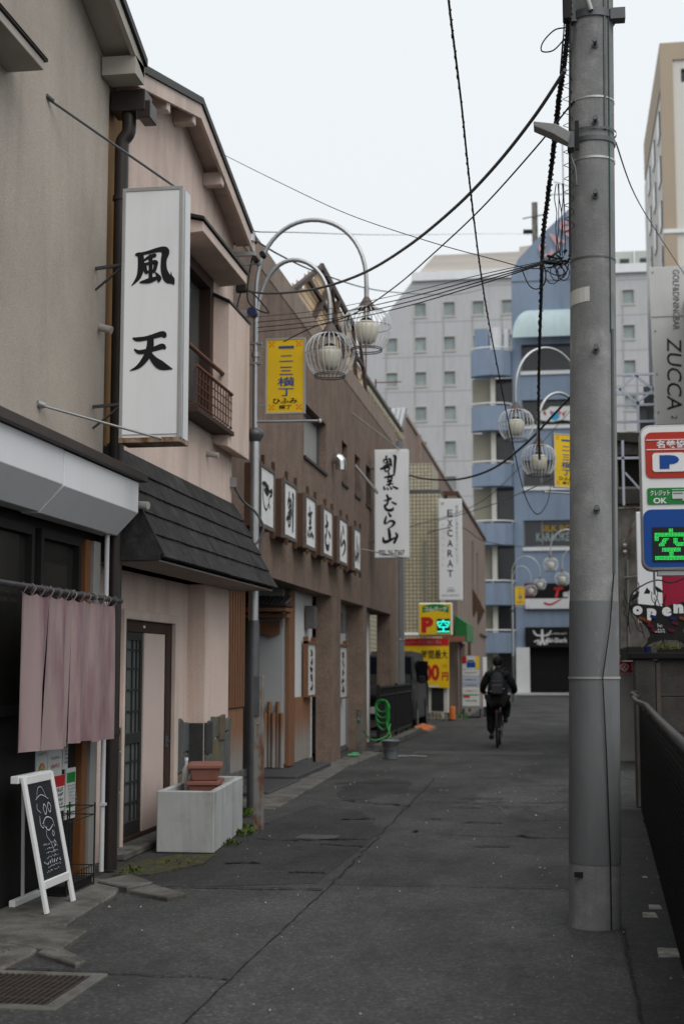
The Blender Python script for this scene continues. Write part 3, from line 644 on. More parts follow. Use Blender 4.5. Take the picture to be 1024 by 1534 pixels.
B(-3.39, -3.35, 8.56, 9.32, .03, .07).build('foot_bar', m_white, ab, bevel=.003)
B(-3.30, -3.25, 8.31, 8.88, .80, .845).build('top_bar', m_white, ab, bevel=.003)
# wire basket behind it
wb = thing('wire_basket', 'tall black wire basket between the chalkboard and the shop wall', 'basket', (-3.28, 9.25, .03))
mb = MB()
for z in (.04, .1, .16, .5, .56): mb.tube([(-3.36, 9.0, z), (-3.18, 9.0, z), (-3.18, 9.55, z), (-3.36, 9.55, z), (-3.36, 9.0, z)], .004, 5)
tag(mb.build('rim_wires', m_black, wb), kind='stuff')
mb = MB()
for i in range(12): mb.tube([(-3.18, 9.0 + i * .05, .04), (-3.18, 9.0 + i * .05, .17)], .003, 4); mb.tube([(-3.36, 9.0 + i * .05, .04), (-3.18, 9.0 + i * .05, .04)], .003, 4)
for (x, y) in ((-3.36, 9.0), (-3.18, 9.0), (-3.18, 9.55), (-3.36, 9.55)): mb.tube([(x, y, .03), (x, y, .58)], .006, 5)
tag(mb.build('cage_wires', m_black, wb), kind='stuff')
B(-3.35, -3.19, 9.01, 9.54, .045, .09).build('tray', m_black, wb)

# drain grate
dg_ = thing('drain_grate', 'rusty steel drain grating set in a concrete rim at the bottom left', 'grate', (-2.7, 6.5, 0))
f = MB(); X0, X1, Y0, Y1 = -3.5, -2.28, 6.22, 6.84
for (a, b, c, d) in ((X0, X1 + .07, Y0 - .07, Y0), (X0, X1 + .07, Y1, Y1 + .05), (X1, X1 + .07, Y0, Y1)): f.box(a, b, c, d, -.05, .016)
f.build('rim', m_concrete, dg_, bevel=.005)
B(X0, X1, Y0, Y1, -.05, .0055).build('pit', m_black, dg_)
gb = MB()
for i in range(38): x = X0 + .02 + i * .032; gb.box(x, x + .009, Y0, Y1, .0, .0125)
for j in range(3): y = Y0 + .14 + j * .17; gb.box(X0, X1, y, y + .01, .0, .0105)
tag(gb.build('bars', M('grate_steel', (.075, .055, .045), .6, .3, 20, metal=.4), dg_), kind='stuff')

# ================================================================== vertical sign box
sg = thing('vertical_shop_sign', 'tall white light-box sign lettered 風天 hung beside the pink house', 'sign', (-2.9, 9.75, 3.12))
sc_ = MB().box(-3.115, -2.67, 9.76, 9.98, 3.12, 4.99); sc_.build('casing', m_white_metal, sg, bevel=.004)
pn = B(-3.095, -2.69, 9.752, 9.764, 3.165, 4.965).build('face_panel', m_signwhite, sg)
fr_ = MB(); fr_.box(-3.12, -3.095, 9.745, 9.775, 3.12, 4.99); fr_.box(-2.69, -2.665, 9.745, 9.775, 3.12, 4.99); fr_.box(-3.095, -2.69, 9.746, 9.775, 4.965, 4.992); fr_.build('frame', m_alu, sg, bevel=.002)
B(-3.12, -2.665, 9.744, 9.985, 3.105, 3.14).build('bottom_rail', M('rusted_rail', (.33, .27, .2), .6, .3, 10, col2=(.15, .06, .02), c2t=.5, c2s=8), sg)
B(-2.672, -2.664, 9.80, 9.815, 3.13, 4.98).build('side_trim', m_alu, sg)
glyph('kaze', (-2.885, 9.752, 4.39), FR_CAM, .325, .28, m_ink, pn)
glyph('ten', (-2.885, 9.752, 3.765), FR_CAM, .325, .28, m_ink, pn)
for z in (4.47, 3.42):
    MB().beam((-3.42, 10.0, z), (-3.1, 9.9, z), .03, .02).beam((-3.4, 10.0, z - .16), (-3.16, 9.92, z - .01), .015, .012).build('bracket', m_darksteel, sg)
MB().tube([(-3.4, 8.93, 5.36), (-2.72, 9.86, 4.995)], .009, 6).cyl((-3.4, 8.9, 5.37), (-3.37, 8.95, 5.35), .016).build('stay_rod', m_darksteel, sg)
MB().tube([(-3.4, 8.9, 3.235), (-2.80, 9.73, 3.125)], .009, 6).cyl((-3.4, 8.86, 3.24), (-3.37, 8.91, 3.23), .022).build('stay_rod', m_alu, sg)

# ================================================================== pink house
ph = thing('pink_house', 'pink stuccoed two-storey house with a gabled roof and slate pent roof', 'house', (-3.4, 12.4, 0))
w = MB(); holes_x(w, -3.6, -3.4, 10.70, 14.5, 2.3, 5.9, [(12.42, 13.62, 3.92, 5.38), (10.78, 11.3, 4.3, 5.2)])
w.prism([(10.70, 5.9), (14.5, 5.9), (14.5, 6.05), (12.25, 6.62), (10.70, 6.2)], 'x', -3.6, -3.4)
w.box(-10, -3.61, 10.50, 14.5, 2.3, 5.88); w.prism([(10.50, 5.89), (14.5, 5.89), (14.5, 6.05), (12.25, 6.6), (10.47, 6.12)], 'x', -10, -3.61)
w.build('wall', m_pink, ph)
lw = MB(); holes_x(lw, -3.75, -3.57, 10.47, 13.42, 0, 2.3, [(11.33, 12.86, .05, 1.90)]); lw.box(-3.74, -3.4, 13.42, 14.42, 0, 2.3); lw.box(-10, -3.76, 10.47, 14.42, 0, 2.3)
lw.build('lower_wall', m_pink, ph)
ry = [(10.30, 6.17), (12.26, 6.68), (14.62, 6.07)]
r_ = MB(); rake(r_, -10.2, -3.17, ry, -.035, .03); r_.build('roof', m_black_trim, ph)
s_ = MB(); rake(s_, -3.4, -3.21, ry, .032, .05); s_.build('soffit', m_pink_dirty, ph)
b_ = MB(); rake(b_, -3.22, -3.19, ry, .035, .16); b_.build('bargeboard', m_pink_dirty, ph)
for (y, z) in ((10.45, 6.18), (11.25, 6.40), (12.1, 6.62), (13.2, 6.42)):
    B(-3.4, -3.21, y - .05, y + .05, z - .22, z - .09).build('purlin_end', m_pink_dirty, ph, bevel=.006)
# upper small window hood (behind the sign) and the big window hood
MB().prism([(-3.4, 5.16), (-3.14, 5.08), (-3.14, 5.0), (-3.4, 5.0)], 'y', 10.70, 11.45).build('window_hood', m_pink_dirty, ph, bevel=.004)
MB().prism([(-3.4, 5.19), (-3.125, 5.11), (-3.125, 5.09), (-3.4, 5.165)], 'y', 10.68, 11.48).build('hood_flashing', m_black_trim, ph)
MB().prism([(-3.4, 5.56), (-3.12, 5.49), (-3.12, 5.40), (-3.4, 5.38)], 'y', 12.1, 13.9).build('window_hood', m_pink_dirty, ph, bevel=.004)
MB().prism([(-3.4, 5.60), (-3.10, 5.525), (-3.10, 5.50), (-3.4, 5.57)], 'y', 12.05, 13.95).build('hood_flashing', m_black_trim, ph)
B(-3.55, -3.5, 10.78, 11.3, 4.3, 5.2).build('window', m_glassdark, ph)
wd = MB(); 
for (a, b, c, d) in ((12.42, 12.5, 3.92, 5.38), (13.5, 13.62, 3.92, 5.38), (12.5, 13.5, 5.26, 5.38), (12.5, 13.5, 3.92, 4.0)): wd.box(-3.56, -3.395, a, b, c, d)
wo_ = wd.build('window', m_darkwood, ph, bevel=.004)
B(-3.52, -3.51, 12.5, 13.5, 4.0, 5.26).build('pane', M('dim_glass', (.10, .10, .095), .15, .35, 2, stretch=(1, 3, 1)), wo_); B(-3.53, -3.48, 12.97, 13.02, 4.0, 5.26).build('mullion', m_darkwood, wo_)
# shutter box bump-out
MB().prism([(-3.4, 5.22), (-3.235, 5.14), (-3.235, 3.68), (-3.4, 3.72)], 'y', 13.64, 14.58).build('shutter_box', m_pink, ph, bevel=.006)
MB().prism([(-3.4, 5.25), (-3.225, 5.165), (-3.225, 5.145), (-3.4, 5.225)], 'y', 13.6, 14.61).build('box_flashing', m_black_trim, ph)
# railing
rl = MB(); y0, y1 = 12.3, 13.72; x = -3.2
MB().tube([(-3.3, y0, 4.42), (-3.3, y1 - .05, 4.42), (-3.3, y1, 4.42)], .022, 10).build('handrail', m_rustrail, ph)
MB().tube([(-3.22, y0, 4.22), (-3.22, y1, 4.22)], .016, 8).build('handrail', m_rustrail, ph)
rr = MB()
for i in range(13): y = y0 + .03 + i * (y1 - y0 - .06) / 12; rr.tube([(-3.22, y, 4.22), (-3.22, y, 3.88), (-3.38, y, 3.86)], .006, 5)
for z in (3.88, 3.97, 4.05, 4.13): rr.tube([(-3.22, y0, z), (-3.22, y1, z)], .006, 5)
for z in (4.42, 4.22, 3.88): rr.tube([(-3.22 if z < 4.4 else -3.3, y1, z), (-3.4, y1, z)], .012, 6)
rr.build('railing_bars', m_rustrail, ph)
B(-3.4, -3.2, y0, y1 + .02, 3.80, 3.84).build('sill_tray', m_darkwood, ph)
# pent roof: shingles laid in courses
A0 = Vector((-3.4, 10.42, 3.20)); top_y = (10.42, 14.60); bot_y = (10.36, 14.74); TX, TZ, BX, BZ = -3.40, 3.21, -2.97, 2.335
nrow = 5; edge = tmpl(MB().box(0, 1, 0, 1, 0, 1), m_shingle)
core = MB(); core.add([(TX, top_y[0], TZ - .02), (TX, top_y[1], TZ - .02), (BX - .02, bot_y[1], BZ - .01), (BX - .02, bot_y[0], BZ - .01), (-3.58, bot_y[0], BZ - .02), (-3.58, bot_y[1], BZ - .02), (-3.58, top_y[0], TZ - .02), (-3.58, top_y[1], TZ - .02)],
    [(0, 1, 2, 3), (0, 3, 4, 6), (1, 7, 5, 2), (3, 2, 5, 4), (6, 4, 5, 7), (0, 6, 7, 1)])
core.build('pent_roof_core', m_shingle_edge, ph)
rr_ = random.Random(5)
for i in range(nrow):
    t0, t1 = i / nrow, (i + 1) / nrow + .012; nn = 12
    off = (i % 2) * .5
    for j in range(nn + (1 if i % 2 else 0)):
        s0 = max(0, (j - off) / nn); s1 = min(1, (j + 1 - off) / nn)
        if s1 - s0 < .01: continue
        def pt(s_, t, lift):
            ya = top_y[0] + (bot_y[0] - top_y[0]) * t; yb = top_y[1] + (bot_y[1] - top_y[1]) * t
            nx, nz = .895, .445
            return Vector((TX + (BX - TX) * t + nx * lift, ya + (yb - ya) * s_, TZ + (BZ - TZ) * t + nz * lift))
        e = rr_.uniform(-.006, .008); g_ = .0006; dl = rr_.uniform(-.002, .002)
        p = [pt(s0 + g_, t0, .004), pt(s1 - g_, t0, .004), pt(s1 - g_, t1 + e * .3, .004), pt(s0 + g_, t1 + e * .5, .004), pt(s0 + g_, t0, .008), pt(s1 - g_, t0, .008), pt(s1 - g_, t1 + e * .3, .026 + dl), pt(s0 + g_, t1 + e * .5, .026 + dl)]
        MB().add(p, [(3, 2, 1, 0), (4, 5, 6, 7), (0, 1, 5, 4), (1, 2, 6, 5), (2, 3, 7, 6), (3, 0, 4, 7)]).build('shingle', m_shingle, ph)
chip = MB()
for i in range(1, nrow):
    for _ in range(70):
        t = i / nrow + .013; q = Vector((TX + (BX - TX) * t, top_y[0] + .1 + rr_.random() ** .8 * 4.0, TZ + (BZ - TZ) * t)) + Vector((.895, 0, .445)) * .012
        a_, b_ = rr_.uniform(.004, .02), rr_.uniform(.003, .007); chip.add([q + Vector((0, -a_, 0)), q + Vector((.004, 0, -b_)), q + Vector((0, a_, 0)), q + Vector((-.002, 0, b_))], [(0, 1, 2, 3)])
tag(chip.build('worn_edge_chips', M('pale_chip', (.16, .155, .145), .9, .3, 40), ph), kind='stuff')
sof = MB().add([(-3.57, 10.42, 2.30), (-3.57, 14.62, 2.30), (-3.0, 14.70, 2.30), (-3.0, 10.42, 2.30), (-3.57, 10.42, 2.314), (-3.57, 14.62, 2.314), (-3.0, 14.70, 2.314), (-3.0, 10.42, 2.314)], [(3, 2, 1, 0), (4, 5, 6, 7), (0, 1, 5, 4), (1, 2, 6, 5), (2, 3, 7, 6), (3, 0, 4, 7)])
sof.build('pent_soffit', M('soffit_board', (.30, .26, .235), .9, .12, 3), ph)
# black end of the pent roof towards the camera
MB().prism([(-3.4, 3.18), (-2.97, 2.35), (-2.97, 2.305), (-3.55, 2.305), (-3.55, 3.18)], 'y', 10.33, 10.36).build('end_board', m_shingle, ph)
MB().beam((-3.39, 10.35, 3.2), (-2.955, 10.35, 2.35), .03, .03).build('end_trim', m_shingle, ph)
# door
MB().box(-3.6, -3.53, 11.28, 11.33, .03, 1.98).box(-3.6, -3.53, 12.86, 12.98, .03, 1.98).box(-3.6, -3.53, 11.33, 12.86, 1.9, 1.98).build('door_surround', m_pink_dirty, ph, bevel=.005)
dr = MB().box(-3.66, -3.575, 12.70, 12.86, .05, 1.9).box(-3.66, -3.575, 11.33, 12.70, 1.8, 1.9).box(-3.7, -3.58, 11.33, 12.70, .02, .1).build('door_frame', m_darkwood, ph, bevel=.004)
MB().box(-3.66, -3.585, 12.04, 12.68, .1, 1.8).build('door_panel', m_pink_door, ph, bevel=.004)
MB().box(-3.585, -3.565, 12.70, 12.76, .78, .88).cyl((-3.575, 12.73, .83), (-3.545, 12.73, .83), .012).build('door_lock', m_darksteel, dr)
MB().box(-3.58, -3.57, 11.95, 12.0, 1.84, 1.86).build('door_bell_light', m_white, dr)
gd = MB(); ya, yb = 11.35, 12.0; za, zb = .1, 1.8
gd.box(-3.64, -3.59, ya, ya + .05, za, zb); gd.box(-3.64, -3.59, yb - .05, yb, za, zb); gd.box(-3.64, -3.59, ya + .05, yb - .05, zb - .07, zb); gd.box(-3.64, -3.59, ya + .05, yb - .05, za, za + .12); gd.box(-3.64, -3.59, ya + .05, yb - .05, .86, .95)
go_ = gd.build('lattice_door', m_grid, ph, bevel=.003)
for y in (11.55, 11.73, 11.85): B(-3.63, -3.597, y, y + .018, .22, 1.73).build('lattice_bar', m_grid, go_)
for z in (.36, .53, .70, 1.12, 1.30, 1.48, 1.64): B(-3.628, -3.599, 11.4, 11.95, z, z + .018).build('lattice_rail', m_grid, go_)
B(-3.62, -3.61, 11.4, 11.95, .2, 1.75).build('pane', m_frost, go_)
# crazy slate cladding
def clad(y0, y1, z1, x, cols, seed):
    r = random.Random(seed); y = y0
    for k in range(cols):
        wy = (y1 - y0) / cols; z = .02
        while z < z1 - .08:
            h = r.uniform(.22, .5); top = min(z + h, z1 + r.uniform(-.03, .03)); 
            if z1 - top < .12: top = z1 + r.uniform(-.03, .03)
            j = lambda: r.uniform(-.012, .012)
            pts = [(y + .004 + j() * .2, z + .004), (y + wy - .004, z + .004 + j()), (y + wy - .004 + j() * .2, top - .01 + j()), (y + wy * .6, top + j() * 1.5), (y + wy * .3, top - .012 + j() * 1.5), (y + .004, top - .006 + j())]
            MB().prism(pts, 'x', x - .01, x + .022 + r.uniform(0, .014)).build('stone', m_stone[r.choice([0, 1, 1, 3, 0, 2])], ph, bevel=.005)
            z = top + .004
        y += wy
clad(10.98, 11.27, 1.02, -3.57, 2, 1); clad(12.99, 13.41, 1.0, -3.57, 2, 2); clad(13.43, 14.43, 1.0, -3.4, 4, 3)
for k, (za, zb) in enumerate(((.03, .5), (.505, .97))): B(-3.56, -3.402, 13.395, 13.418, za, zb).build('stone', m_stone[2], ph, bevel=.004)
# service bits on the corner
MB().cyl((-3.4, 13.42, 3.58), (-3.28, 13.42, 3.56), .028).build('overflow_pipe', m_beige_trim, ph)
eb = thing('cable_anchor', 'cluster of insulators and cable brackets at the eave corner of the pink house', 'cable bracket', (-3.3, 14.5, 5.9))
MB().cyl((-3.2, 14.45, 6.02), (-3.2, 14.45, 6.12), .045).box(-3.4, -3.15, 14.42, 14.47, 5.86, 5.9).box(-3.4, -3.1, 14.50, 14.53, 5.78, 5.81).build('bracket', m_galv, eb)
MB().cyl((-3.15, 14.4, 5.82), (-3.15, 14.6, 5.82), .03).build('insulator', m_black, eb); MB().cyl((-3.08, 14.45, 5.88), (-3.08, 14.55, 5.88), .03).build('insulator', m_black, eb); B(-3.38, -3.28, 14.52, 14.6, 5.5, 5.72).build('junction_box', m_black, eb)
wire([(-3.2, 14.5, 5.85), (-3.25, 14.55, 5.4), (-3.05, 14.7, 5.3), (-3.3, 14.6, 5.55), (-3.38, 14.5, 5.2)], .008).build('loose_cable', m_cable, eb)
e2 = thing('cable_anchor', 'blue cable insulator on a bracket above the pink shutter box', 'insulator', (-3.3, 14.55, 5.25))
MB().box(-3.4, -3.22, 14.53, 14.57, 5.22, 5.29).build('bracket', m_galv, e2); MB().cyl((-3.2, 14.5, 5.27), (-3.2, 14.62, 5.27), .05).build('insulator', m_insul, e2)
e3 = thing('cable_loop', 'looping grey service cable where the pink house wall ends above the pent roof', 'cable', (-3.38, 14.5, 3.2))
wire([(-3.38, 14.45, 3.42), (-3.3, 14.6, 3.25), (-3.2, 14.75, 3.15), (-3.12, 14.8, 2.98), (-3.2, 14.75, 2.8), (-3.32, 14.6, 2.85), (-3.38, 14.5, 3.1)], .013).build('cable', m_cablegrey, e3)
MB().box(-3.4, -3.34, 14.42, 14.48, 3.38, 3.48).build('clamp', m_galv, e3)

# planter trough with plastic pots
pt_ = thing('concrete_trough', 'white weathered concrete trough outside the pink panel door', 'planter', (-3.03, 12.2, 0))
t = MB(); P0, P1_, P2_, P3_ = (-3.28, 11.42), (-2.80, 11.42), (-2.93, 13.05), (-3.36, 13.05)
H_ = .50; ins = [(-3.235, 11.47), (-2.853, 11.47), (-2.98, 13.0), (-3.315, 13.0)]; out = [P0, P1_, P2_, P3_]
vs = [(*p, 0.006) for p in out] + [(*p, H_) for p in out] + [(*p, H_) for p in ins] + [(*p, .12) for p in ins]
fs = [(3, 2, 1, 0)] + [(i, (i + 1) % 4, 4 + (i + 1) % 4, 4 + i) for i in range(4)] + [(4 + i, 4 + (i + 1) % 4, 8 + (i + 1) % 4, 8 + i) for i in range(4)] + [(8 + i, 8 + (i + 1) % 4, 12 + (i + 1) % 4, 12 + i) for i in range(4)] + [(12, 13, 14, 15)]
t.add(vs, fs).build('trough', m_trough, pt_, bevel=.008)
MB().prism([(-3.23, 11.48), (-2.86, 11.48), (-2.985, 12.99), (-3.31, 12.99)], 'z', .13, .33).build('soil', M('dry_soil', (.05, .04, .035), .95, .4, 20), pt_)
for i, (z, lab, s_) in enumerate(((.40, 'terracotta plastic planter box lying in the concrete trough, lower one', 1.0), (.54, 'terracotta plastic planter box nested upside on the other one', 1.05))):
    q = thing('plastic_planter', lab, 'plant pot', (-3.06, 12.15, z))
    a, b = .13 * s_, .22 * s_; h = .14
    m1 = MB(); m1.add([(-a * .8, -b * .9, 0), (a * .8, -b * .9, 0), (a * .8, b * .9, 0), (-a * .8, b * .9, 0), (-a, -b, h), (a, -b, h), (a, b, h), (-a, b, h)], [(3, 2, 1, 0), (4, 5, 6, 7), (0, 1, 5, 4), (1, 2, 6, 5), (2, 3, 7, 6), (3, 0, 4, 7)])
    o = m1.build('pot', m_terracotta, q, bevel=.01, off=(0, 0, 0)); o.rotation_euler = (0, 0, .12 + .1 * i)
    o = MB().box(-a - .012, a + .012, -b - .012, b + .012, h - .035, h - .005).build('rim', m_terracotta, q, bevel=.004, off=(0, 0, 0)); o.rotation_euler = (0, 0, .12 + .1 * i)
for i, (x, y, lab) in enumerate(((-3.27, 12.3, 'milky plastic bottle standing left of the terracotta planter, taller one'), (-3.20, 12.25, 'shorter milky plastic bottle beside the terracotta planter'))):
    q = thing('plastic_bottle', lab, 'bottle', (x, y, .34)); MB().lathe((x, y, .34), [(.035, 0), (.037, .02), (.037, .26 - i * .05), (.014, .31 - i * .05), (.014, .345 - i * .05)], 12).build('body', m_plasticwhite, q); MB().lathe((x, y, .687 - i * .05), [(.017, 0), (.017, .025)], 10).build('cap', m_white, q)

# rusty post and lamp posts
rp = thing('rusty_post', 'short rusty square steel post in front of the street lamp base', 'post', (-2.81, 13.19, 0))
B(-2.853, -2.767, 13.15, 13.23, 0, 1.42).build('post', m_rustpost, rp, bevel=.004); B(-2.858, -2.80, 13.14, 13.15, 1.05, 1.42).build('strip', m_darksteel, rp)
MB().cyl((-2.81, 13.14, .98), (-2.81, 13.15, .98), .01).build('bolt', m_galv, rp)

def cage(mb, ring, c, rmax, zt, zb, n=26):
    prof = []
    for i in range(9):
        t = i / 8; a = -.25 + t * 2.45
        prof.append((rmax * math.sin(min(math.pi, max(.28, .28 + t * 2.2))), zt + (zb - zt) * (1 - math.cos(t * 2.35)) / (1 - math.cos(2.35))))
    for k in range(n):
        a = 2 * math.pi * k / n; mb.tube([(c[0] + r * math.cos(a), c[1] + r * math.sin(a), c[2] + z) for r, z in prof], .0045, 4)
    r, z = prof[-1]
    for zz in (z, z - .02):
        ring.tube([(c[0] + r * math.cos(2 * math.pi * k / 24), c[1] + r * math.sin(2 * math.pi * k / 24), c[2] + zz) for k in range(25)], .0065, 5)
    ring.tube([(c[0] + rmax * .985 * math.cos(2 * math.pi * k / 24), c[1] + rmax * .985 * math.sin(2 * math.pi * k / 24), c[2] + (zt + zb) * .47) for k in range(25)], .004, 5)
def street_lamp(loc, label, mirror, ang, grp='shopping street lamps', banner=True, drop=0):
    root = thing('street_lamp', label, 'street lamp', loc, grp); og = ORG[root]; ORG[root] = Vector((0, 0, 0))
    sgn = -1 if mirror else 1
    MB().lathe((0, 0, 0), [(.063, 0), (.063, 1.93), (.058, 2.0)], 20).build('lower_pole', m_darksteel, root)
    MB().lathe((0, 0, 2.0), [(.05, 0), (.05, 2.0)], 20).build('middle_pole', m_galv, root)
    MB().lathe((0, 0, 3.93), [(.055, 0), (.095, .06), (.10, .1), (.07, .13), (.04, .15)], 20).build('collar', m_darksteel, root)
    for z in (2.75, 3.75): MB().lathe((0, 0, z), [(.054, 0), (.054, .03)], 16).build('band', m_galv, root)
    MB().lathe((0, 0, 4.06), [(.031, 0), (.029, 1.5)], 14).build('upper_pole', m_galv, root)
    def arc(xe, zt, ze, z0):
        pts = []; 
        for i in range(25):
            a = math.pi * i / 24; pts.append((sgn * xe * (1 - math.cos(a)) / 2, 0, z0 + (zt - z0) * math.sin(a) ** .85 if a < math.pi / 2 else ze + (zt - ze) * math.sin(a) ** .85))
        return pts
    for (xe, zt, ze, z0, cr) in ((1.22, 6.37, 5.60, 5.54, 0), (.82, 5.93 - drop, 5.33 - drop, 5.10 - drop * .5, 1)):
        p = arc(xe, zt, ze, z0); MB().tube(p, .024, 10).build('arched_arm', m_galv, root)
        zc = ze; cx_ = sgn * xe
        MB().lathe((cx_, 0, zc - .12), [(.026, .0), (.028, .12)], 12).build('coupling', m_galv, root)
        cap = MB().lathe((cx_, 0, zc - .25), [(.10, 0), (.09, .03), (.045, .10), (.03, .13)], 18).build('lamp_cap', m_lampcap, root)
        MB().lathe((cx_, 0, zc - .36), [(.03, 0), (.03, .11)], 10).build('holder', m_cream2, cap)
        MB().lathe((cx_, 0, zc - .395), [(.075, 0), (.072, .02), (.04, .045)], 16).build('globe_cap', m_black, cap)
        n = 16; vs = []; fs = []; prof = [(.06, -.22), (.09, -.195), (.118, -.13), (.13, -.06), (.122, -.01), (.085, .02)]
        for (r, z) in prof:
            for k in range(n * 3):
                a = 2 * math.pi * k / (n * 3); rr0 = r * (1 - (.06 if k % 3 == 0 else 0)); vs.append((cx_ + rr0 * math.cos(a), rr0 * math.sin(a), zc - .41 + z))
        m_ = n * 3
        for i in range(len(prof) - 1):
            for k in range(m_): fs.append((i * m_ + k, i * m_ + (k + 1) % m_, (i + 1) * m_ + (k + 1) % m_, (i + 1) * m_ + k))
        fs.append(tuple(range(m_))); MB().add(vs, fs, True).build('globe', m_globe, root)
        cg = MB(); rg = MB(); cage(cg, rg, (cx_, 0, zc - .27), .268, .03, -.42)
        co = cg.build('cage', m_cage, root); rg.build('cage_ring', m_darksteel, co)
    if banner:
        x0, x1 = sorted((sgn * .135, sgn * .535)); bz = 4.24
        bn = B(x0, x1, -.02, .02, bz, bz + .80).build('banner', m_yellow, root)
        f = MB(); f.box(x0 - .018, x0, -.026, .026, bz - .018, bz + .818); f.box(x1, x1 + .018, -.026, .026, bz - .018, bz + .818); f.box(x0, x1, -.026, .026, bz - .018, bz); f.box(x0, x1, -.026, .026, bz + .80, bz + .818)
        f.build('banner_frame', m_alu, bn)
        mx_ = (x0 + x1) / 2
        for side, fr in ((-1, FR_CAM),):
            for ch, zz, w_, h_ in (('一', .715, .17, .028), ('二', .59, .15, .07), ('三', .455, .145, .09), ('横', .335, .19, .10), ('丁', .22, .17, .085)):
                text(ch, (mx_ + .01, -.02, bz + zz), fr, w_, h_, m_bluetext, bn, bold=.012)
            text('ひふみ', (mx_, -.02, bz + .125), fr, .27, .06, m_ink, bn, bold=.02); text('横丁', (mx_, -.02, bz + .058), fr, .14, .045, m_ink, bn, bold=.02)
            for (a, b) in ((x0 + .05, .75), (x1 - .05, .75), (x0 + .05, .055), (x1 - .05, .055)):
                q = MB(); 
                for dx, dy in ((-1, -1), (1, -1), (1, 1), (-1, 1), (0, 0)):
                    cx_, cz = a + dx * .02, bz + b + dy * .02; q.poly([(cx_ - .013, -.0215, cz), (cx_, -.0215, cz - .013), (cx_ + .013, -.0215, cz), (cx_, -.0215, cz + .013)])
                q.build('corner_flower', m_orange, bn)
        for z in (bz + .08, bz + .72): MB().box(min(0, x0 * 1.0, x1) if sgn < 0 else 0, x0 if sgn > 0 else 0, -.008, .008, z, z + .014).build('banner_bracket', m_galv, root)
        MB().tube([(0, 0, 4.15), (sgn * .70, 0, 4.14)], .014, 8).lathe((sgn * .71, 0, 4.12), [(.02, 0), (.025, .02), (.02, .04)], 10).build('flag_arm', m_galv, root)
        MB().lathe((0, 0, 4.86), [(.045, 0), (.045, .05)], 12).box(-.07, .07, -.03, .03, 5.0, 5.02).box(-.07, .07, -.03, .03, 4.78, 4.8).build('clamp', m_galv, root)
    ORG[root] = og
    root.rotation_euler.z = ang; return root
L1 = street_lamp((-3.24, 14.9, 0), 'curved twin-arm street lamp with caged globes, nearest one, beside the pink house', False, 0)
L2 = street_lamp((.37, 22.0, 0), 'twin caged street lamp reaching left from behind the concrete utility pole', True, .62, drop=.24)
L3 = copy_tree(L1); L3.location = (-2.11, 63, 0); L3['label'] = 'farthest small street lamp on the left, in front of the blue building'
L4 = copy_tree(L2); L4.location = (.88, 51, 0); L4.rotation_euler.z = .1; L4['label'] = 'distant twin lamp half hidden behind the utility pole, second from farthest'

# ================================================================== brown rendered restaurant
br = thing('brown_restaurant', 'brown rough-rendered restaurant building with framed character signs along its front', 'building', (-3.6, 24, 0))
Wn = [(19.85, 21.8, 4.52, 5.30), (23.42, 24.06, 4.60, 5.31), (24.94, 25.6, 4.58, 5.31), (26.42, 27.1, 4.57, 5.33)]
w = MB(); holes_x(w, -3.9, -3.6, 14.75, 31.2, 2.63, 6.40, Wn); w.box(-12, -3.91, 14.75, 31.2, 2.65, 6.4); w.build('wall', m_brownstucco, br)
B(-12, -3.59, 14.74, 31.3, 6.402, 6.74).build('parapet', m_brownlight, br, bevel=.01)
B(-12, -3.65, 14.7, 19.0, 6.742, 6.80).build('roof_edge', m_black_trim, br)
B(-3.62, -3.56, 31.22, 31.34, 0, 6.39).build('corner_pipe', m_brownlight, br)
for (a, b, c, d), k in zip(Wn, range(4)):
    f = MB(); 
    for (p, q, r0, r1) in ((a, a + .05, c, d), (b - .05, b, c, d), (a + .05, b - .05, c, c + .05), (a + .05, b - .05, d - .05, d)): f.box(-3.78, -3.71, p, q, r0, r1)
    fo = f.build('window', m_darksteel, br)
    if k == 0: B(-3.755, -3.745, a + .05, a + .75, c + .05, d - .05).build('pane', m_glassdark, fo); B(-3.755, -3.745, a + .75, b - .05, c + .05, d - .05).build('pane', m_curtain, fo)
    else: B(-3.755, -3.745, a + .05, b - .05, c + .05, d - .05).build('pane', m_glassdark, fo)
    MB().box(-3.7, -3.57, a - .03, b + .03, c - .04, c).build('sill', m_black_trim, fo)
MB().beam((-3.6, 25.0, 5.1), (-3.35, 26.2, 4.75), .03, .05).build('window_stay', m_alu, br)
MB().tube(smooth_path([(-3.62, 22.4, 4.83), (-3.5, 22.4, 4.84), (-3.46, 22.4, 4.78), (-3.46, 22.4, 4.66)], 4), .085, 16).build('vent_hood', m_chrome, br)
# ground floor: piers and recess
for (a, b, x0) in ((22.4, 23.3, -3.86), (26.1, 26.5, -3.9), (30.3, 31.18, -3.9)): B(x0, -3.602, a, b, 0, 2.629).build('pier', m_brownstucco, br)
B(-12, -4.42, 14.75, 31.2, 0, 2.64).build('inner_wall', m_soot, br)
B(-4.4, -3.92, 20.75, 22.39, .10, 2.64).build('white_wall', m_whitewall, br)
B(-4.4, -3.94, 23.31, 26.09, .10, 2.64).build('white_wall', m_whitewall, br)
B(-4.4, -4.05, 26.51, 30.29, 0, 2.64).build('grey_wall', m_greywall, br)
B(-4.40, -3.90, 20.6, 22.39, 0, .10).build('plinth', m_concrete, br, bevel=.008)
B(-4.40, -3.92, 23.31, 26.09, 0, .10).build('plinth', m_concrete, br, bevel=.008)
MB().cyl((-3.98, 28.9, 0), (-3.98, 28.9, 2.62), .10).build('white_column', m_white, br)
B(-4.4, -3.95, 14.76, 15.8, 0, 2.64).build('side_wall', m_pinkbrown, br)
bat = tmpl(B(0, .05, 0, .075, 0, 1.62), m_cedar)
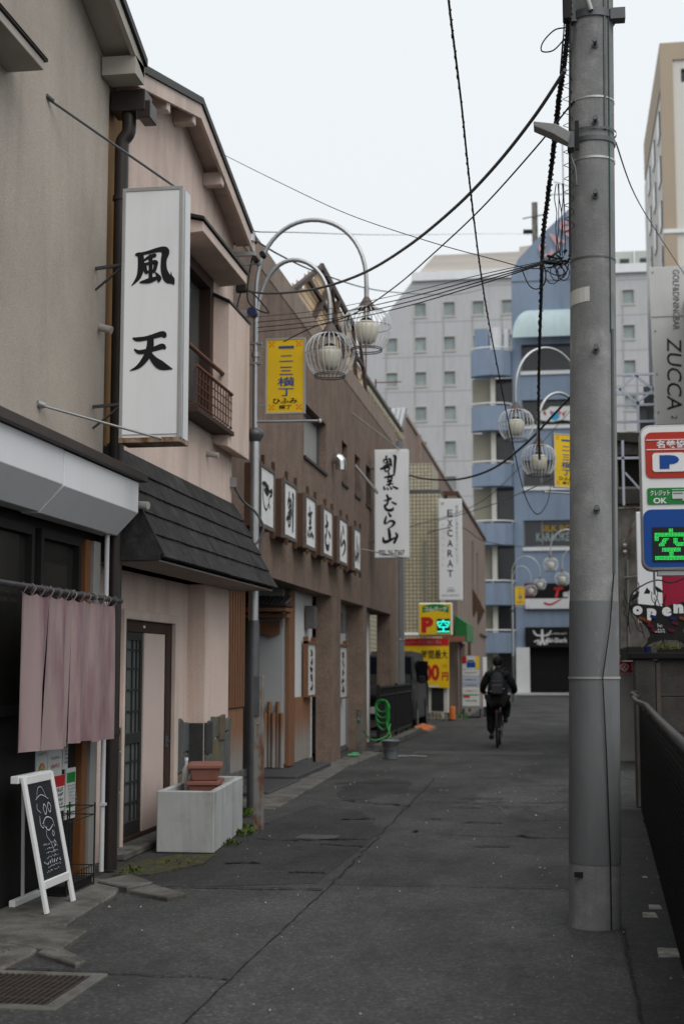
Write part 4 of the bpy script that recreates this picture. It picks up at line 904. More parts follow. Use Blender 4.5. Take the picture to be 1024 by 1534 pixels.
for i in range(12): piece('batten', bat, br, (-3.93, 15.72 + i * .14, 1.02))
B(-4.0, -3.935, 15.7, 17.4, 1.0, 2.64).build('batten_backing', m_darkwood, br)
for i in range(5): B(-3.96, -3.91, 15.7 + i * .34, 15.7 + i * .34 + .332, .25, 1.0).build('dado_board', m_cedar_grey, br)
B(-4.0, -3.90, 15.68, 17.45, 0, .25).build('plinth', m_concrete, br)
# entrance return wall with little tiled roof
B(-4.42, -3.93, 20.02, 20.12, 0, 2.64).build('entrance_wall', m_greywall, br)
B(-3.91, -3.84, 20.1, 20.5, .10, 2.6).build('corner_post', m_cedar, br, bevel=.01)
B(-3.90, -3.85, 17.62, 17.7, .05, 2.5).build('corner_post', m_cedar, br)
MB().prism([(-4.42, 2.0), (-4.3, 1.94), (-4.2, 1.97), (-4.1, 1.93), (-3.96, 1.98), (-3.96, 2.16), (-4.42, 2.16)], 'y', 19.95, 20.01).build('lintel_board', m_cedar, br)
for i in range(6):
    h = .86 if i % 2 else 1.02; x = -4.22 + i * .060; MB().cyl((x, 19.95 - .03 * (i % 2), .1), (x, 19.95 - .03 * (i % 2), h), .030, .030, 14).build('picket', m_cedar_grey, br)
# little roof
for i in range(9):
    x = -4.34 + i * .065; z = 2.42 - .0 * i
    MB().tube([(x, 20.0, 2.50), (x + .005, 19.5, 2.36)], .03, 8).build('roof_tile', m_rooftile, br)
B(-4.42, -3.78, 19.5, 20.01, 2.28, 2.33).build('eave_board', m_cedar, br); B(-4.42, -3.80, 19.7, 20.0, 2.2, 2.25).build('rafter', m_cedar, br)
MB().prism([(-4.42, 2.35), (-3.77, 2.35), (-3.77, 2.38), (-4.42, 2.38)], 'y', 19.48, 20.01).build('eave_board', m_darkwood, br)
for i in range(4): B(-3.915, -3.89, 20.78 + i * .33, 20.78 + i * .33 + .322, .12, 1.06).build('dado_board', m_cedar_grey, br)
def scroll(y0, y1, z0, z1, chars, x=-3.9):
    s_ = MB().box(x, x + .06, y0, y1, z0 + .02, z1 - .04).build('scroll_board', m_paper, br)
    MB().box(x - .01, x + .085, y0 - .02, y1 + .02, z1 - .06, z1 - .02).box(x - .01, x + .085, y0 - .02, y1 + .02, z0, z0 + .03).box(x - .01, x + .07, y0 - .02, y0, z0 + .03, z1 + .05).box(x - .01, x + .07, y1, y1 + .02, z0 + .03, z1 + .05).build('scroll_frame', m_cedar, s_)
    scribble((x + .062, (y0 + y1) / 2, (z0 + z1) / 2 - .02), FR_ST, (y1 - y0) * .42, (z1 - z0) * .75, m_ink, s_, rows=5, wt=9, cols=1)
scroll(21.45, 22.1, 1.05, 1.92, 'ふぐ料理', -3.88); scroll(24.75, 25.55, .95, 1.93, 'うなぎ', -3.9)
for (y, x) in ((21.8, -3.88), (24.9, -3.9)):
    MB().prism([(y - .13, 2.1), (y + .13, 2.1), (y + .17, 2.42), (y - .15, 2.45)], 'x', x - .02, x + .12).build('wall_lantern', M('lantern_paper', (.12, .115, .11), .7, .2, 8), br)
# framed character signs
SY = [(16.04, 16.80, 'face'), (17.48, 18.26, 'wari'), (19.0, 19.76, 'hou'), (20.46, 21.26, 'mu'), (21.98, 22.80, 'ra'), (23.60, 24.34, 'yama')]
NM = ['sketched face', '割', '烹', 'む', 'ら', '山']
for (a, b, k), nm in zip(SY, NM):
    t = thing('framed_sign', {'face': 'framed white panel with a brush-drawn face, nearest of the six on the brown wall', 'wari': 'framed panel with the dense brush character 割, right after the drawn face', 'hou': 'framed panel with the character 烹 ending in four dots, third along the wall', 'mu': 'framed panel with the looped kana む, fourth from the nearest', 'ra': 'framed panel with the curved kana ら, next to the last', 'yama': 'framed panel with the character 山, farthest on the brown wall'}[k], 'sign', (-3.6, (a + b) / 2, 3.15), 'framed character signs along the brown wall')
    B(-3.6, -3.44, a - .04, b + .04, 3.13, 3.87).build('box', m_boxwood, t, bevel=.004)
    f = MB()
    for (p, q, r0, r1) in ((a - .045, a, 3.12, 3.88), (b, b + .045, 3.12, 3.88), (a, b, 3.12, 3.17), (a, b, 3.83, 3.88)): f.box(-3.45, -3.405, p, q, r0, r1)
    f.build('frame', M('grey_brown_frame', (.13, .105, .09), .7, .2, 9), t)
    p = B(-3.44, -3.42, a, b, 3.17, 3.83).build('face_panel', m_signwhite, t)
    for y in (a + .06, b - .1): 
        B(-3.43, -3.39, y, y + .05, 3.87, 3.97).build('peg', m_boxwood, t); B(-3.43, -3.39, y, y + .05, 3.04, 3.13).build('peg', m_boxwood, t)
    gw, gh = ((b - a) * .62, .42) if k != 'face' else ((b - a) * .85, .38)
    if k in ('wari', 'mu', 'ra'): gh = .5
    glyph(k, (-3.42, (a + b) / 2, 3.5), FR_ST, gw, gh, m_ink, p, wk=.9)
# timber frame on the roof
tf = thing('rooftop_frame', 'half-boarded timber frame standing on the roof of the brown restaurant', 'frame', (-3.9, 22, 6.74))
pl = [Vector((-3.72, 19.4, 6.80)), Vector((-3.72, 27.4, 6.80)), Vector((-3.85, 27.3, 8.02)), Vector((-3.85, 22.9, 8.18))]
def tfp(s_, t): return pl[0].lerp(pl[1], s_).lerp(pl[3].lerp(pl[2], s_), t)
for t_ in (0.02, .5, .98): MB().beam(tfp(0, t_), tfp(1, t_), .06, .07 if t_ < .9 else .12).build('beam', m_darkwood, tf)
for s_ in (0, .22, .42, .62, .82, 1): MB().beam(tfp(s_, 0), tfp(s_, 1), .07, .07).build('post', m_darkwood, tf)
for i in range(8):
    t_ = .07 + i * .118; a = 0 if i % 3 else .05; b = (1 if i % 3 != 1 else .86) 
    d = Vector((-.07, 0, 0)); MB().beam(tfp(a, t_) + d, tfp(b, t_) + d, .02, .115).build('board', m_paleboard, tf)
MB().beam(tfp(.22, .98), tfp(.62, .02), .05, .05).build('brace', m_darkwood, tf)

# projecting white sign further along
s2 = thing('projecting_sign', 'white projecting sign brush-lettered 割烹むら山 with a telephone number', 'sign', (-3.15, 26.8, 3.57))
B(-3.49, -2.84, 26.82, 27.0, 3.57, 5.66).build('casing', m_white_metal, s2, bevel=.006)
p = B(-3.47, -2.86, 26.812, 26.825, 3.59, 5.63).build('face_panel', m_signwhite, s2)
mbs = lambda x0, x1, z0, z1: ((-3.47 + x0 * .61, -3.47 + x1 * .61, z0, z1))
def gl2(k, u0, v0, u1, v1):   # positions measured in fractions of the panel
    xa, xb = -3.495 + u0 * .655, -3.495 + u1 * .655; za, zb = 5.66 - v1 * 2.09, 5.66 - v0 * 2.09
    glyph(k, ((xa + xb) / 2, 26.812, (za + zb) / 2), FR_CAM, xb - xa, zb - za, m_ink, p)
gl2('wari', .19, .055, .66, .222); gl2('hou', .27, .215, .70, .375); gl2('mu', .29, .42, .65, .57); gl2('ra', .29, .585, .61, .74); gl2('yama', .245, .735, .71, .865)
text('TEL.26-7367', (-3.165, 26.812, 3.67), FR_CAM, .50, .105, m_ink, p, bold=.025)
MB().tube([(-3.6, 24.6, 5.98), (-3.0, 26.85, 5.66)], .012, 6).build('stay_rod', m_alu, s2); MB().tube([(-3.6, 25.0, 3.62), (-2.95, 26.78, 3.575)], .012, 6).build('stay_rod', m_alu, s2)
MB().tube([(-3.6, 26.9, 5.3), (-3.48, 26.9, 5.3)], .015, 6).tube([(-3.6, 26.9, 3.9), (-3.48, 26.9, 3.9)], .015, 6).build('bracket', m_darksteel, s2)
sp = thing('steel_pole', 'plain grey steel pole at the far corner of the brown restaurant', 'pole', (-3.56, 31.7, 0))
MB().lathe((-3.56, 31.7, 0), [(.105, 0), (.10, 3), (.09, 6.6)], 18).build('pole', M('pole_grey', (.16, .165, .17), .6, .15, 3, streak=.15), sp)
MB().lathe((-3.56, 31.7, 2.1), [(.112, 0), (.112, .04)], 16).build('band', m_galv, sp)
# black railing, hose, tap, bucket
ir = thing('iron_railing', 'black iron railing behind the coiled green hose', 'railing', (-3.45, 30, 0))
for (a, b) in ((27.0, 29.9), (30.0, 32.9)):
    MB().box(-3.47, -3.43, a, b, 1.1, 1.14).box(-3.47, -3.43, a, b, .18, .22).box(-3.47, -3.43, a, b, .95, .98).build('rail', m_black, ir)
bar = tmpl(B(-.011, .011, -.011, .011, 0, .93), m_black)
for i in range(52): piece('bar', bar, ir, (-3.45, 27.06 + i * .113, .2))
for y in (27.0, 29.95, 32.9): B(-3.48, -3.42, y - .03, y + .03, 0.02, 1.17).build('post', m_black, ir)
hs = thing('garden_hose', 'coiled bright green hose hung on the black railing', 'hose', (-3.4, 26.8, .5))
r = random.Random(8); pts = []
for k in range(4):
    for j in range(10):
        a = 2 * math.pi * j / 10 + 1.57; pts.append((-3.34 + .13 * math.cos(a) + r.uniform(-.015, .015), 26.75 + k * .012 - .06 * math.cos(a), .78 + (.11 + .055 * k) * math.sin(a) * 1 - .055 * k + r.uniform(-.01, .01)))
pts += [(-3.25, 26.7, .45), (-3.05, 25.6, .28), (-2.9, 24.0, .33)]
wire(pts, .014, 4).build('coil', m_hose, hs)
wire([(-3.45, 24.42, .62), (-3.42, 24.6, .45), (-3.35, 25.3, .22), (-3.2, 26.2, .25), (-3.18, 26.6, .45)], .014, 6).build('supply_hose', m_hose, hs)
tp = thing('standpipe', 'grey square standpipe with a chrome tap in front of the brown pier', 'tap', (-3.44, 24.5, 0))
B(-3.5, -3.40, 24.45, 24.55, 0.02, .78).build('post', m_oldconc, tp, bevel=.005); MB().cyl((-3.45, 24.45, .68), (-3.45, 24.36, .68), .018).cyl((-3.45, 24.37, .68), (-3.45, 24.37, .60), .014).cyl((-3.45, 24.4, .7), (-3.45, 24.4, .76), .01).box(-3.48, -3.42, 24.38, 24.42, .75, .77).build('tap', m_chrome, tp)
bk = thing('bucket', 'grey plastic bucket on the tarmac at the end of the green hose', 'bucket', (-2.81, 23.6, 0))
n = 24; pr = [(.105, .006), (.11, .02), (.145, .29), (.152, .29), (.152, .31), (.138, .31), (.105, .03)]
MB().lathe((-2.81, 23.6, 0), pr, n).build('pail', m_bucket, bk)
wire([(-2.96, 23.6, .28), (-2.93, 23.5, .2), (-2.81, 23.44, .16), (-2.69, 23.5, .2), (-2.66, 23.6, .28)], .005).build('handle', m_darksteel, bk)
sl = thing('slipper', 'pale green plastic sandal lying by the gutter', 'sandal', (-3.46, 23.9, .03)); MB().prism([(-3.56, 23.75), (-3.42, 23.72), (-3.36, 23.85), (-3.42, 23.98), (-3.56, 23.92)], 'z', .03, .06).build('sole', M('mint_plastic', (.12, .4, .2), .5, 0), sl, bevel=.008); MB().prism([(-3.50, .06), (-3.38, .06), (-3.40, .09), (-3.48, .09)], 'y', 23.76, 23.86).build('strap', M('mint_plastic', (.12, .4, .2)), sl)
rg = thing('rag', 'crumpled pale rag on the road beside the bucket', 'rag', (-2.5, 24.2, 0)); rv = random.Random(4)
m1 = MB()
for i in range(14): x, y = -2.75 + i * .035, 24.05 + rv.uniform(0, .2); m1.add([(x, y, .01), (x + .05, y + .02, .02), (x + .04, y + .1, .012), (x, y + .09, .03)], [(0, 1, 2, 3)])
m1.build('cloth', M('grey_rag', (.25, .25, .24), .9, .2, 9), rg)
# ================================================================== tile building and its neighbours on the left
c1 = thing('cream_building', 'cream parapeted building rising behind the brown restaurant', 'building', (-4.65, 38, 0))
B(-14, -4.65, 33.4, 41.3, 0, 7.75).build('wall', m_tile, c1)
B(-14, -4.6, 33.3, 41.4, 7.76, 8.42).build('parapet', m_cream, c1, bevel=.02)
den = tmpl(B(0, .12, 0, .14, 0, .14), m_tile)
for i in range(30): piece('dentil', den, c1, (-4.60, 33.4 + i * .265, 8.1))
B(-14, -4.5, 33.25, 41.4, 8.422, 8.50).build('coping', m_darksteel, c1)
MB().tube([(-4.9, 33.8, 8.45), (-4.9, 33.8, 9.0)], .03, 6).tube([(-4.9, 33.8, 9.0), (-4.9, 40, 9.0)], .02, 6).build('roof_rail', m_white, c1)
a1 = thing('roof_antenna', 'rusty television aerial standing on the cream building roof', 'antenna', (-4.9, 36, 8.5))
MB().tube([(-4.9, 36, 8.45), (-4.9, 36, 9.9)], .022, 6).tube([(-4.9, 38, 8.45), (-4.9, 38, 9.35)], .022, 6).build('mast', m_rustrail, a1); MB().tube([(-5.35, 36, 9.8), (-4.6, 36, 9.8)], .016, 5).tube([(-4.95, 38, 9.25), (-4.2, 38, 9.25)], .016, 5).build('crossbar', m_rustrail, a1)
v1 = thing('roof_ventilator', 'shiny metal ventilator cowls on the roof behind the cream parapet', 'vent', (-4.75, 41, 8.5))
for i in range(3): MB().cyl((-4.8 + i * .14, 40.6, 8.45), (-4.68 + i * .14, 40.6, 9.0), .09).build('cowl', m_chrome, v1)
t1 = thing('tiled_building', 'narrow building with cream mosaic tiles beside the parking lot', 'building', (-3.9, 42.5, 0))
B(-12, -3.46, 41.45, 43.2, 0, 6.62).build('wall', m_tile, t1)
B(-12, -3.44, 41.43, 43.21, 6.622, 6.70).build('coping', m_darksteel, t1)
B(-12, -3.85, 43.25, 45.5, 0, 7.75).build('rear_wall', m_tile, t1)
B(-3.95, -3.88, 41.38, 41.448, 1.2, 5.2).build('drainpipe', m_greypost, t1)
for z in (2.55, 3.0): MB().cyl((-3.93, 41.3, z), (-3.99, 41.2, z), .06).build('spot_lamp', m_white, t1)
c3 = thing('pinkish_building', 'tall plain pinkish-brown building stepping back behind the tiles', 'building', (-4.9, 56, 0))
B(-16, -4.9, 45.6, 70, 0, 9.6).build('wall', m_pinkbrown, c3); B(-16, -4.85, 45.55, 70, 9.602, 9.72).build('coping', m_brownlight, c3)
B(-4.9, -4.75, 49, 49.3, 4, 9.6).build('pilaster', m_brownlight, c3)
d1 = thing('brown_slotted_building', 'brown building with two narrow slot grooves at the end of the left row', 'building', (-3.1, 51, 0))
w = MB(); holes_x(w, -3.4, -3.1, 43.3, 59.5, 0, 6.75, [(50.6, 51.4, 4.3, 6.0), (53.4, 54.2, 4.1, 5.8), (43.9, 46.5, .05, 2.25)]); w.box(-14, -3.42, 45.55, 59.5, 0, 6.7); w.build('wall', m_pinkbrown, d1)
B(-3.41, -3.40, 50.6, 51.4, 4.3, 6.0).box(-3.41, -3.40, 53.4, 54.2, 4.1, 5.8).build('slot_window', m_darkwin, d1)
B(-3.3, -3.25, 43.9, 46.5, .05, 2.25).build('shop_opening', m_soot, d1)
for (y, z) in ((51.0, 4.3), (53.8, 4.1)):
    MB().add([(-3.1, y - .45, z), (-3.1, y + .45, z), (-2.85, y + .55, z - .45), (-2.85, y - .35, z - .45), (-3.1, y - .3, z - 1.0), (-3.1, y + .5, z - 1.0)], [(0, 1, 2, 3), (3, 2, 5, 4), (0, 3, 4), (1, 5, 2)]).build('downlight_hood', m_boxwood, d1)
B(-14, -3.05, 43.28, 59.55, 6.76, 6.88).build('coping', m_boxwood, d1)
MB().cyl((-3.02, 47.5, 0), (-3.02, 47.5, 2.9), .05).build('drainpipe', m_boxwood, d1)
B(-3.11, -3.03, 55, 59.4, 2.72, 2.80).build('ledge', m_boxwood, d1)
ga = thing('green_awning', 'green vinyl awning over the shop behind the parking sign', 'awning', (-2.8, 42, 2.3))
MB().prism([(-3.1, 3.05), (-2.82, 2.84), (-2.74, 2.80), (-2.74, 2.26), (-2.82, 2.27), (-3.1, 2.36)], 'y', 42.0, 45.2).build('cover', m_greenawn, ga, bevel=.01)
B(-3.45, -2.80, 41.9, 41.98, 2.25, 2.42).build('valance_board', m_terracotta, ga)

# signs of the car park
ex = thing('excarat_sign', 'tall narrow white sign lettered EXCARAT on the tiled wall', 'sign', (-3.1, 40.9, 3.4))
B(-3.46, -2.79, 40.92, 41.1, 3.42, 6.36).build('casing', m_white_metal, ex, bevel=.006); p = B(-3.44, -2.81, 40.912, 40.93, 3.44, 6.34).build('face_panel', M('white_panel', (.66, .67, .69), .4, .03, 1), ex)
for i, ch in enumerate('EXCARAT'): text(ch, (-3.13, 40.912, 5.94 - i * .292), FR_CAM, .155, .205, M('charcoal_ink', (.04, .042, .045), .5, 0), p, bold=.02)
text('2F', (-3.34, 40.912, 6.22), FR_CAM, .10, .07, m_ink, p)
vtext('都度払い脱毛＆ホワイトニング', (-2.93, 40.912, 5.32), FR_CAM, .075, 1.72, M('grey_ink', (.16, .16, .17), .5, 0), p)
vtext('エクスカラット', (-3.33, 40.912, 5.02), FR_CAM, .05, 1.35, M('grey_ink', (.16, .16, .17)), p, fill=.3)
brush([[(0, 100, 8), (20, 20, 8), (50, 0, 8), (80, 20, 8), (100, 100, 8)], [(20, 100, 8), (40, 40, 8), (50, 100, 8)], [(50, 100, 8), (62, 40, 8), (80, 100, 8)], [(0, 70, 6), (100, 70, 6)]], (0, 0, 100, 100), (-3.12, 40.912, 3.72), FR_CAM, .22, .13, M('grey_ink', (.16, .16, .17)), p, name='emblem')
text('EXCARAT', (-3.12, 40.912, 3.56), FR_CAM, .5, .06, M('grey_ink', (.16, .16, .17)), p)
pk = thing('parking_sign', 'yellow illuminated car park sign with red P and cyan vacancy character', 'sign', (-3.3, 38, 0))
B(-3.77, -2.87, 38.0, 38.22, 2.34, 3.22).build('casing', m_white, pk, bevel=.03); p = B(-3.745, -2.895, 37.985, 38.0, 2.37, 3.19).build('face_panel', m_yellow, pk, bevel=.004)
arcp = [(-3.66 + .70 * t / 10, 2.95 + .07 * math.sin(math.pi * t / 10)) for t in range(11)]
MB().prism([(x, z) for x, z in arcp] + [(x, z + .17) for x, z in reversed(arcp)], 'y', 37.98, 37.984).build('green_arch', m_green, p)
text('コムパーク', (-3.31, 37.979, 3.06), FR_CAM, .60, .115, m_white, p, bold=.03, n=.002)
text('P', (-3.53, 37.985, 2.63), FR_CAM, .32, .42, m_red, p, bold=.07)
B(-3.27, -2.93, 37.975, 37.99, 2.42, 2.79).build('led_panel', m_ledoff, p)
text('空', (-3.10, 37.975, 2.605), FR_CAM, .32, .33, m_led_c, p, bold=.0)
B(-3.70, -3.64, 38.22, 41.45, 2.9, 2.96).build('bracket_arm', m_greypost, pk); B(-3.70, -3.64, 38.22, 41.45, 2.5, 2.56).build('bracket_arm', m_greypost, pk)
yb_ = thing('price_board', 'big yellow price board with red header reading 時間最大 beside the van', 'sign', (-3.6, 40.5, 1.1))
B(-4.6, -3.16, 40.5, 40.58, .93, 2.32).build('board', m_yellow, yb_); B(-4.6, -3.16, 40.49, 40.498, 2.12, 2.32).build('red_header', m_red, yb_)
text('コムパーク三幡町第6', (-3.95, 40.49, 2.22), FR_CAM, 1.15, .11, M('pinkish_print', (.5, .25, .25), .5, 0), yb_)
text('時間最大', (-3.56, 40.5, 1.87), FR_CAM, .74, .25, m_ink, yb_, bold=.012, n=.006)
text('00', (-3.66, 40.5, 1.36), FR_CAM, .46, .46, m_red, yb_, bold=.04, n=.006); text('円', (-3.27, 40.5, 1.25), FR_CAM, .18, .24, m_red, yb_, bold=.03, n=.006)
scribble((-3.27, 40.5, 1.54), FR_CAM, .16, .10, m_orange, yb_, rows=2, wt=6, n=.006); B(-4.6, -3.45, 40.49, 40.498, .94, .99).build('footer', m_paper, yb_)
ft = thing('strip_lamp', 'white fluorescent strip lamp fixed above the yellow price board', 'lamp', (-3.7, 40.3, 2.4)); MB().cyl((-4.5, 40.3, 2.42), (-3.38, 40.3, 2.42), .045).build('tube', m_white, ft); B(-4.5, -3.4, 40.28, 40.34, 2.46, 2.5).build('holder', m_white_metal, ft)
ac = thing('air_conditioner', 'cream outdoor air-conditioner unit with a black grille under the price board', 'air conditioner', (-3.35, 40.6, .1))
B(-3.78, -3.2, 40.62, 40.95, .22, 1.0).build('casing', m_acwhite, ac, bevel=.01); B(-3.67, -3.32, 40.60, 40.622, .28, .93).build('grille', m_black, ac)
for i in range(9): B(-3.67, -3.32, 40.59, 40.602, .33 + i * .068, .338 + i * .068).build('grille_bar', m_cablegrey, ac)
for x in (-3.7, -3.3): B(x, x + .06, 40.65, 40.9, .02, .22).build('foot', m_greypost, ac)
bl = thing('orange_bollard', 'short orange plastic bollard beside the air conditioner', 'bollard', (-3.05, 40.4, 0)); MB().lathe((-3.07, 40.4, 0.02), [(.09, 0), (.09, .36), (.07, .4)], 12).build('body', m_cone, bl); MB().lathe((-3.07, 40.4, .02), [(.12, 0), (.11, .03)], 12).build('base', m_black, bl)
rm = thing('kerb_ramp', 'orange-topped kerb ramp wedge at the parking lot entrance', 'ramp', (-3.25, 33.6, 0)); MB().prism([(-3.42, .12), (-3.05, .02), (-3.05, .005), (-3.42, .005)], 'y', 32.9, 35.4).build('wedge', m_concrete, rm); MB().prism([(-3.41, .135), (-3.10, .060), (-3.10, .045), (-3.41, .118)], 'y', 33.06, 35.3).build('orange_top', m_cone, rm)
ds = thing('directory_sign', 'standing white directory board with coloured tenant panels', 'sign', (-2.72, 43, 0))
B(-2.98, -2.42, 43.0, 43.12, .28, 1.86).build('board', m_greypost, ds); zs = 1.84
for (h, c, tx) in ((.40, m_paper, None), (.20, m_paper, 'SHINKO'), (.22, M('pale_blue_print', (.38, .42, .5), .5, .05, 3), '三島'), (.10, M('pale_blue_print', (.38, .42, .5)), 'CAFE'), (.24, m_paper, 'SALON'), (.34, m_paper, '21')):
    q = B(-2.955, -2.445, 42.99, 43.0, zs - h + .012, zs).build('tenant_panel', c, ds)
    if tx: scribble((-2.7, 42.99, zs - h / 2), FR_CAM, .36, min(.07, h * .4), m_ink if tx != 'SALON' else m_red, q, rows=1, wt=7)
    zs -= h
for (x0, x1, z0, z1, c) in ((-2.955, -2.83, 1.62, 1.84, m_red), (-2.55, -2.445, 1.45, 1.84, m_yellow), (-2.93, -2.74, .60, .66, m_red), (-2.93, -2.5, .67, .70, m_green), (-2.82, -2.56, 1.5, 1.66, m_deepblue), (-2.8, -2.6, 1.68, 1.72, m_ink)): B(x0, x1, 42.983, 42.988, z0, z1).build('print_block', c, ds)
for x in (-2.96, -2.46): B(x, x + .04, 43.02, 43.1, 0, .28).build('leg', m_black, ds)
B(-2.98, -2.42, 42.9, 43.2, .005, .05).build('base', m_black, ds)
pp = thing('white_post', 'slim white post just beyond the directory board', 'post', (-2.25, 44.5, 0)); B(-2.42, -2.30, 44.5, 44.55, .3, 1.82).build('post', m_white_metal, pp); MB().lathe((-2.36, 44.52, 0), [(.09, 0), (.09, .03), (.04, .05), (.04, .3)], 12).build('base', m_black, pp)
gc = thing('hose_reel', 'low green painted rail at the foot of the slotted building', 'rail', (-3.0, 41.5, 0)); MB().box(-3.0, -2.72, 41.5, 41.54, .15, .18).box(-2.76, -2.72, 41.5, 41.54, .02, .15).box(-3.0, -2.96, 41.5, 41.54, .02, .15).build('rail', m_green, gc)

# parked minivan, nose towards us
vn = thing('parked_van', 'dark grey minivan parked nose-out behind the steel pole', 'van', (-4.16, 36, 0.02))
VX0, VX1 = -5.14, -3.44; m_carglass = M('car_glass', (.006, .007, .010), .6, 0, spec=0)
secs = [(33.55, [(.30, .0), (.78, .0), (.86, .05), (1.0, .10)], ), ]
prof = [(33.60, .28), (33.50, .55), (33.56, .86), (33.78, 1.03), (34.35, 1.12), (35.05, 1.78), (35.6, 1.90), (37.9, 1.88), (38.15, 1.75), (38.3, 1.0), (38.3, .35), (38.1, .26)]
cs = [(-1.0, -.07), (-.86, .0), (.86, .0), (1.0, -.07)]
vs = []; fs = []; cxv = (VX0 + VX1) / 2; hw = (VX1 - VX0) / 2
lat = [-1, -.97, -.85, .85, .97, 1]
for (y, z) in prof:
    for i, l in enumerate(lat):
        top = z > 1.05; s_ = .86 if z > 1.7 else (.97 if z > 1.1 else 1.0)
        inset = {0: .10, 1: .03, 2: 0, 3: 0, 4: .03, 5: .10}[i]
        yc = y + (inset if y < 35.2 else -inset); zc = z - (inset * .5 if z > 1.2 else 0) 
        vs.append((cxv + l * hw * s_, yc, zc))
nl = len(lat)
for i in range(len(prof)):
    for k in range(nl - 1):
        j = (i + 1) % len(prof); fs.append((i * nl + k, i * nl + k + 1, j * nl + k + 1, j * nl + k))
fs.append(tuple(i * nl for i in range(len(prof)))); fs.append(tuple(i * nl + nl - 1 for i in reversed(range(len(prof)))))
MB().add(vs, fs).build('body', m_van, vn, bevel=.02)
def vq(pts, nm, mat, e=.012):
    v0 = [Vector(p) for p in pts]; nrm = (v0[1] - v0[0]).cross(v0[2] - v0[0]).normalized(); 
    if nrm.y > 0: nrm = -nrm
    vs_ = [p + nrm * e for p in v0] + [p - nrm * .01 for p in v0]; n_ = len(v0)
    return MB().add(vs_, [tuple(range(n_)), tuple(range(2 * n_ - 1, n_ - 1, -1))] + [(i, i + n_, (i + 1) % n_ + n_, (i + 1) % n_) for i in range(n_)]).build(nm, mat, vn)
vq([(cxv - .74, 34.42, 1.16), (cxv + .74, 34.42, 1.16), (cxv + .66, 35.0, 1.74), (cxv - .66, 35.0, 1.74)], 'windscreen', m_carglass)
MB().box(VX1 - .03, VX1 - .002, 34.9, 36.1, 1.15, 1.66).build('side_window', m_carglass, vn); MB().box(VX1 - .03, VX1 - .002, 36.2, 38.0, 1.15, 1.66).build('side_window', m_carglass, vn)
for z in (.66, .73, .80): B(cxv - .5, cxv + .5, 33.46, 33.52, z, z + .03).build('grille_bar', m_chrome, vn)
for x in (cxv - .66, cxv + .66): B(x - .15, x + .15, 33.51, 33.62, .68, .88).build('headlight', m_lamp_glass, vn, bevel=.02); B(x - .09, x + .09, 33.49, 33.55, .38, .46).build('fog_lamp', m_lamp_glass, vn)
B(cxv - .22, cxv + .22, 33.455, 33.49, .42, .58).build('number_plate', m_white, vn); B(cxv - .7, cxv + .7, 33.47, 33.6, .30, .36).build('bumper_intake', m_black, vn)
for x in (VX0 + .12, VX1 - .12):
    for y in (34.35, 37.3):
        dx_ = .03 if x > cxv else -.03; MB().cyl((x - .115 + dx_ * .6, y, .34), (x + .115 + dx_ * .6, y, .34), .385, n=28).build('wheel_arch', m_black, vn); ty = MB().cyl((x - .11 + dx_, y, .32), (x + .11 + dx_, y, .32), .31, n=28).build('wheel', m_tyre, vn); MB().cyl((x + dx_ + (.09 if x > cxv else -.115), y, .32), (x + dx_ + (.115 if x > cxv else -.09), y, .32), .2, n=20).build('rim', m_darksteel, ty)
for x, s_ in ((VX0 - .09, -1), (VX1 + .09, 1)):
    B(x - .08, x + .08, 34.72, 34.8, 1.12, 1.30).build('wing_mirror', m_van, vn, bevel=.02)

for o_ in vn.children_recursive:
    if o_.data:
        if o_.data.users > 1: continue
        for v_ in o_.data.vertices:
            y_ = v_.co.y + ORG[vn].y; v_.co.y = 33.5 + (y_ - 33.5) * .80 - ORG[vn].y
# ================================================================== the far end: blue building
YB = 80.0
bl_ = thing('blue_casino_building', 'pale blue curved building closing the street, pink rooftop letters and shop signs', 'building', (0, YB, 0))
prof = [(-2.5, 24.2), (-1.9, 25.0), (-.8, 26.2), (.8, 27.6), (3.0, 29.5), (3.0, 14)]
w = MB(); hl = [(-2.0, 4.5, 18.2, 19.75), (-2.0, 4.5, 15.1, 16.55), (-2.0, 4.5, 11.6, 13.1), (-2.0, 4.5, 8.2, 9.7), (-1.75, 2.9, .1, 2.75)]
holes_y(w, YB, YB + .5, -2.5, 3.0, 0, 20, [(a, min(b, 2.9), c, d) for a, b, c, d in hl])
w.prism([(-2.5, 20), (3.0, 20), (3.0, 29.5), (.8, 27.55), (-.8, 26.1), (-2.1, 24.75), (-2.5, 23.9)], 'y', YB, YB + .5)
w.box(-4.3, 3.0, YB + .9, YB + 12, 0, 18.0); w.box(-2.4, 3.0, YB + .9, YB + 12, 18, 23.5)
w.build('wall', m_blue, bl_)
for (a, b, c, d) in hl[:4]:
    q = B(a, 2.9, YB + .3, YB + .34, c, d).build('window', m_darkwin, bl_); f = MB()
    for x in (-2.0, -1.0, 1.1): f.box(x, x + .08, YB + .2, YB + .29, c, d)
    f.box(-2.0, 2.9, YB + .2, YB + .28, c, c + .08); f.build('mullions', m_greypost, q); B(-2.05, 2.95, YB - .12, YB - .002, c - .22, c - .02).build('sill', m_white_metal, bl_)
# curved canopy
vs = []; fs = []; n = 8
for i in range(n + 1):
    a = math.pi / 2 * i / n; vs += [(-2.45 + 1.35 * (1 - math.cos(a)) * .8, YB - 1.0 * math.cos(a) - .02, 19.95 + 1.75 * math.sin(a)), (3.0, YB - 1.0 * math.cos(a) - .02, 19.95 + 1.75 * math.sin(a))]
for i in range(n): fs.append((2 * i, 2 * i + 1, 2 * i + 3, 2 * i + 2))
MB().add(vs, fs, True).build('canopy', m_paleblue, bl_)
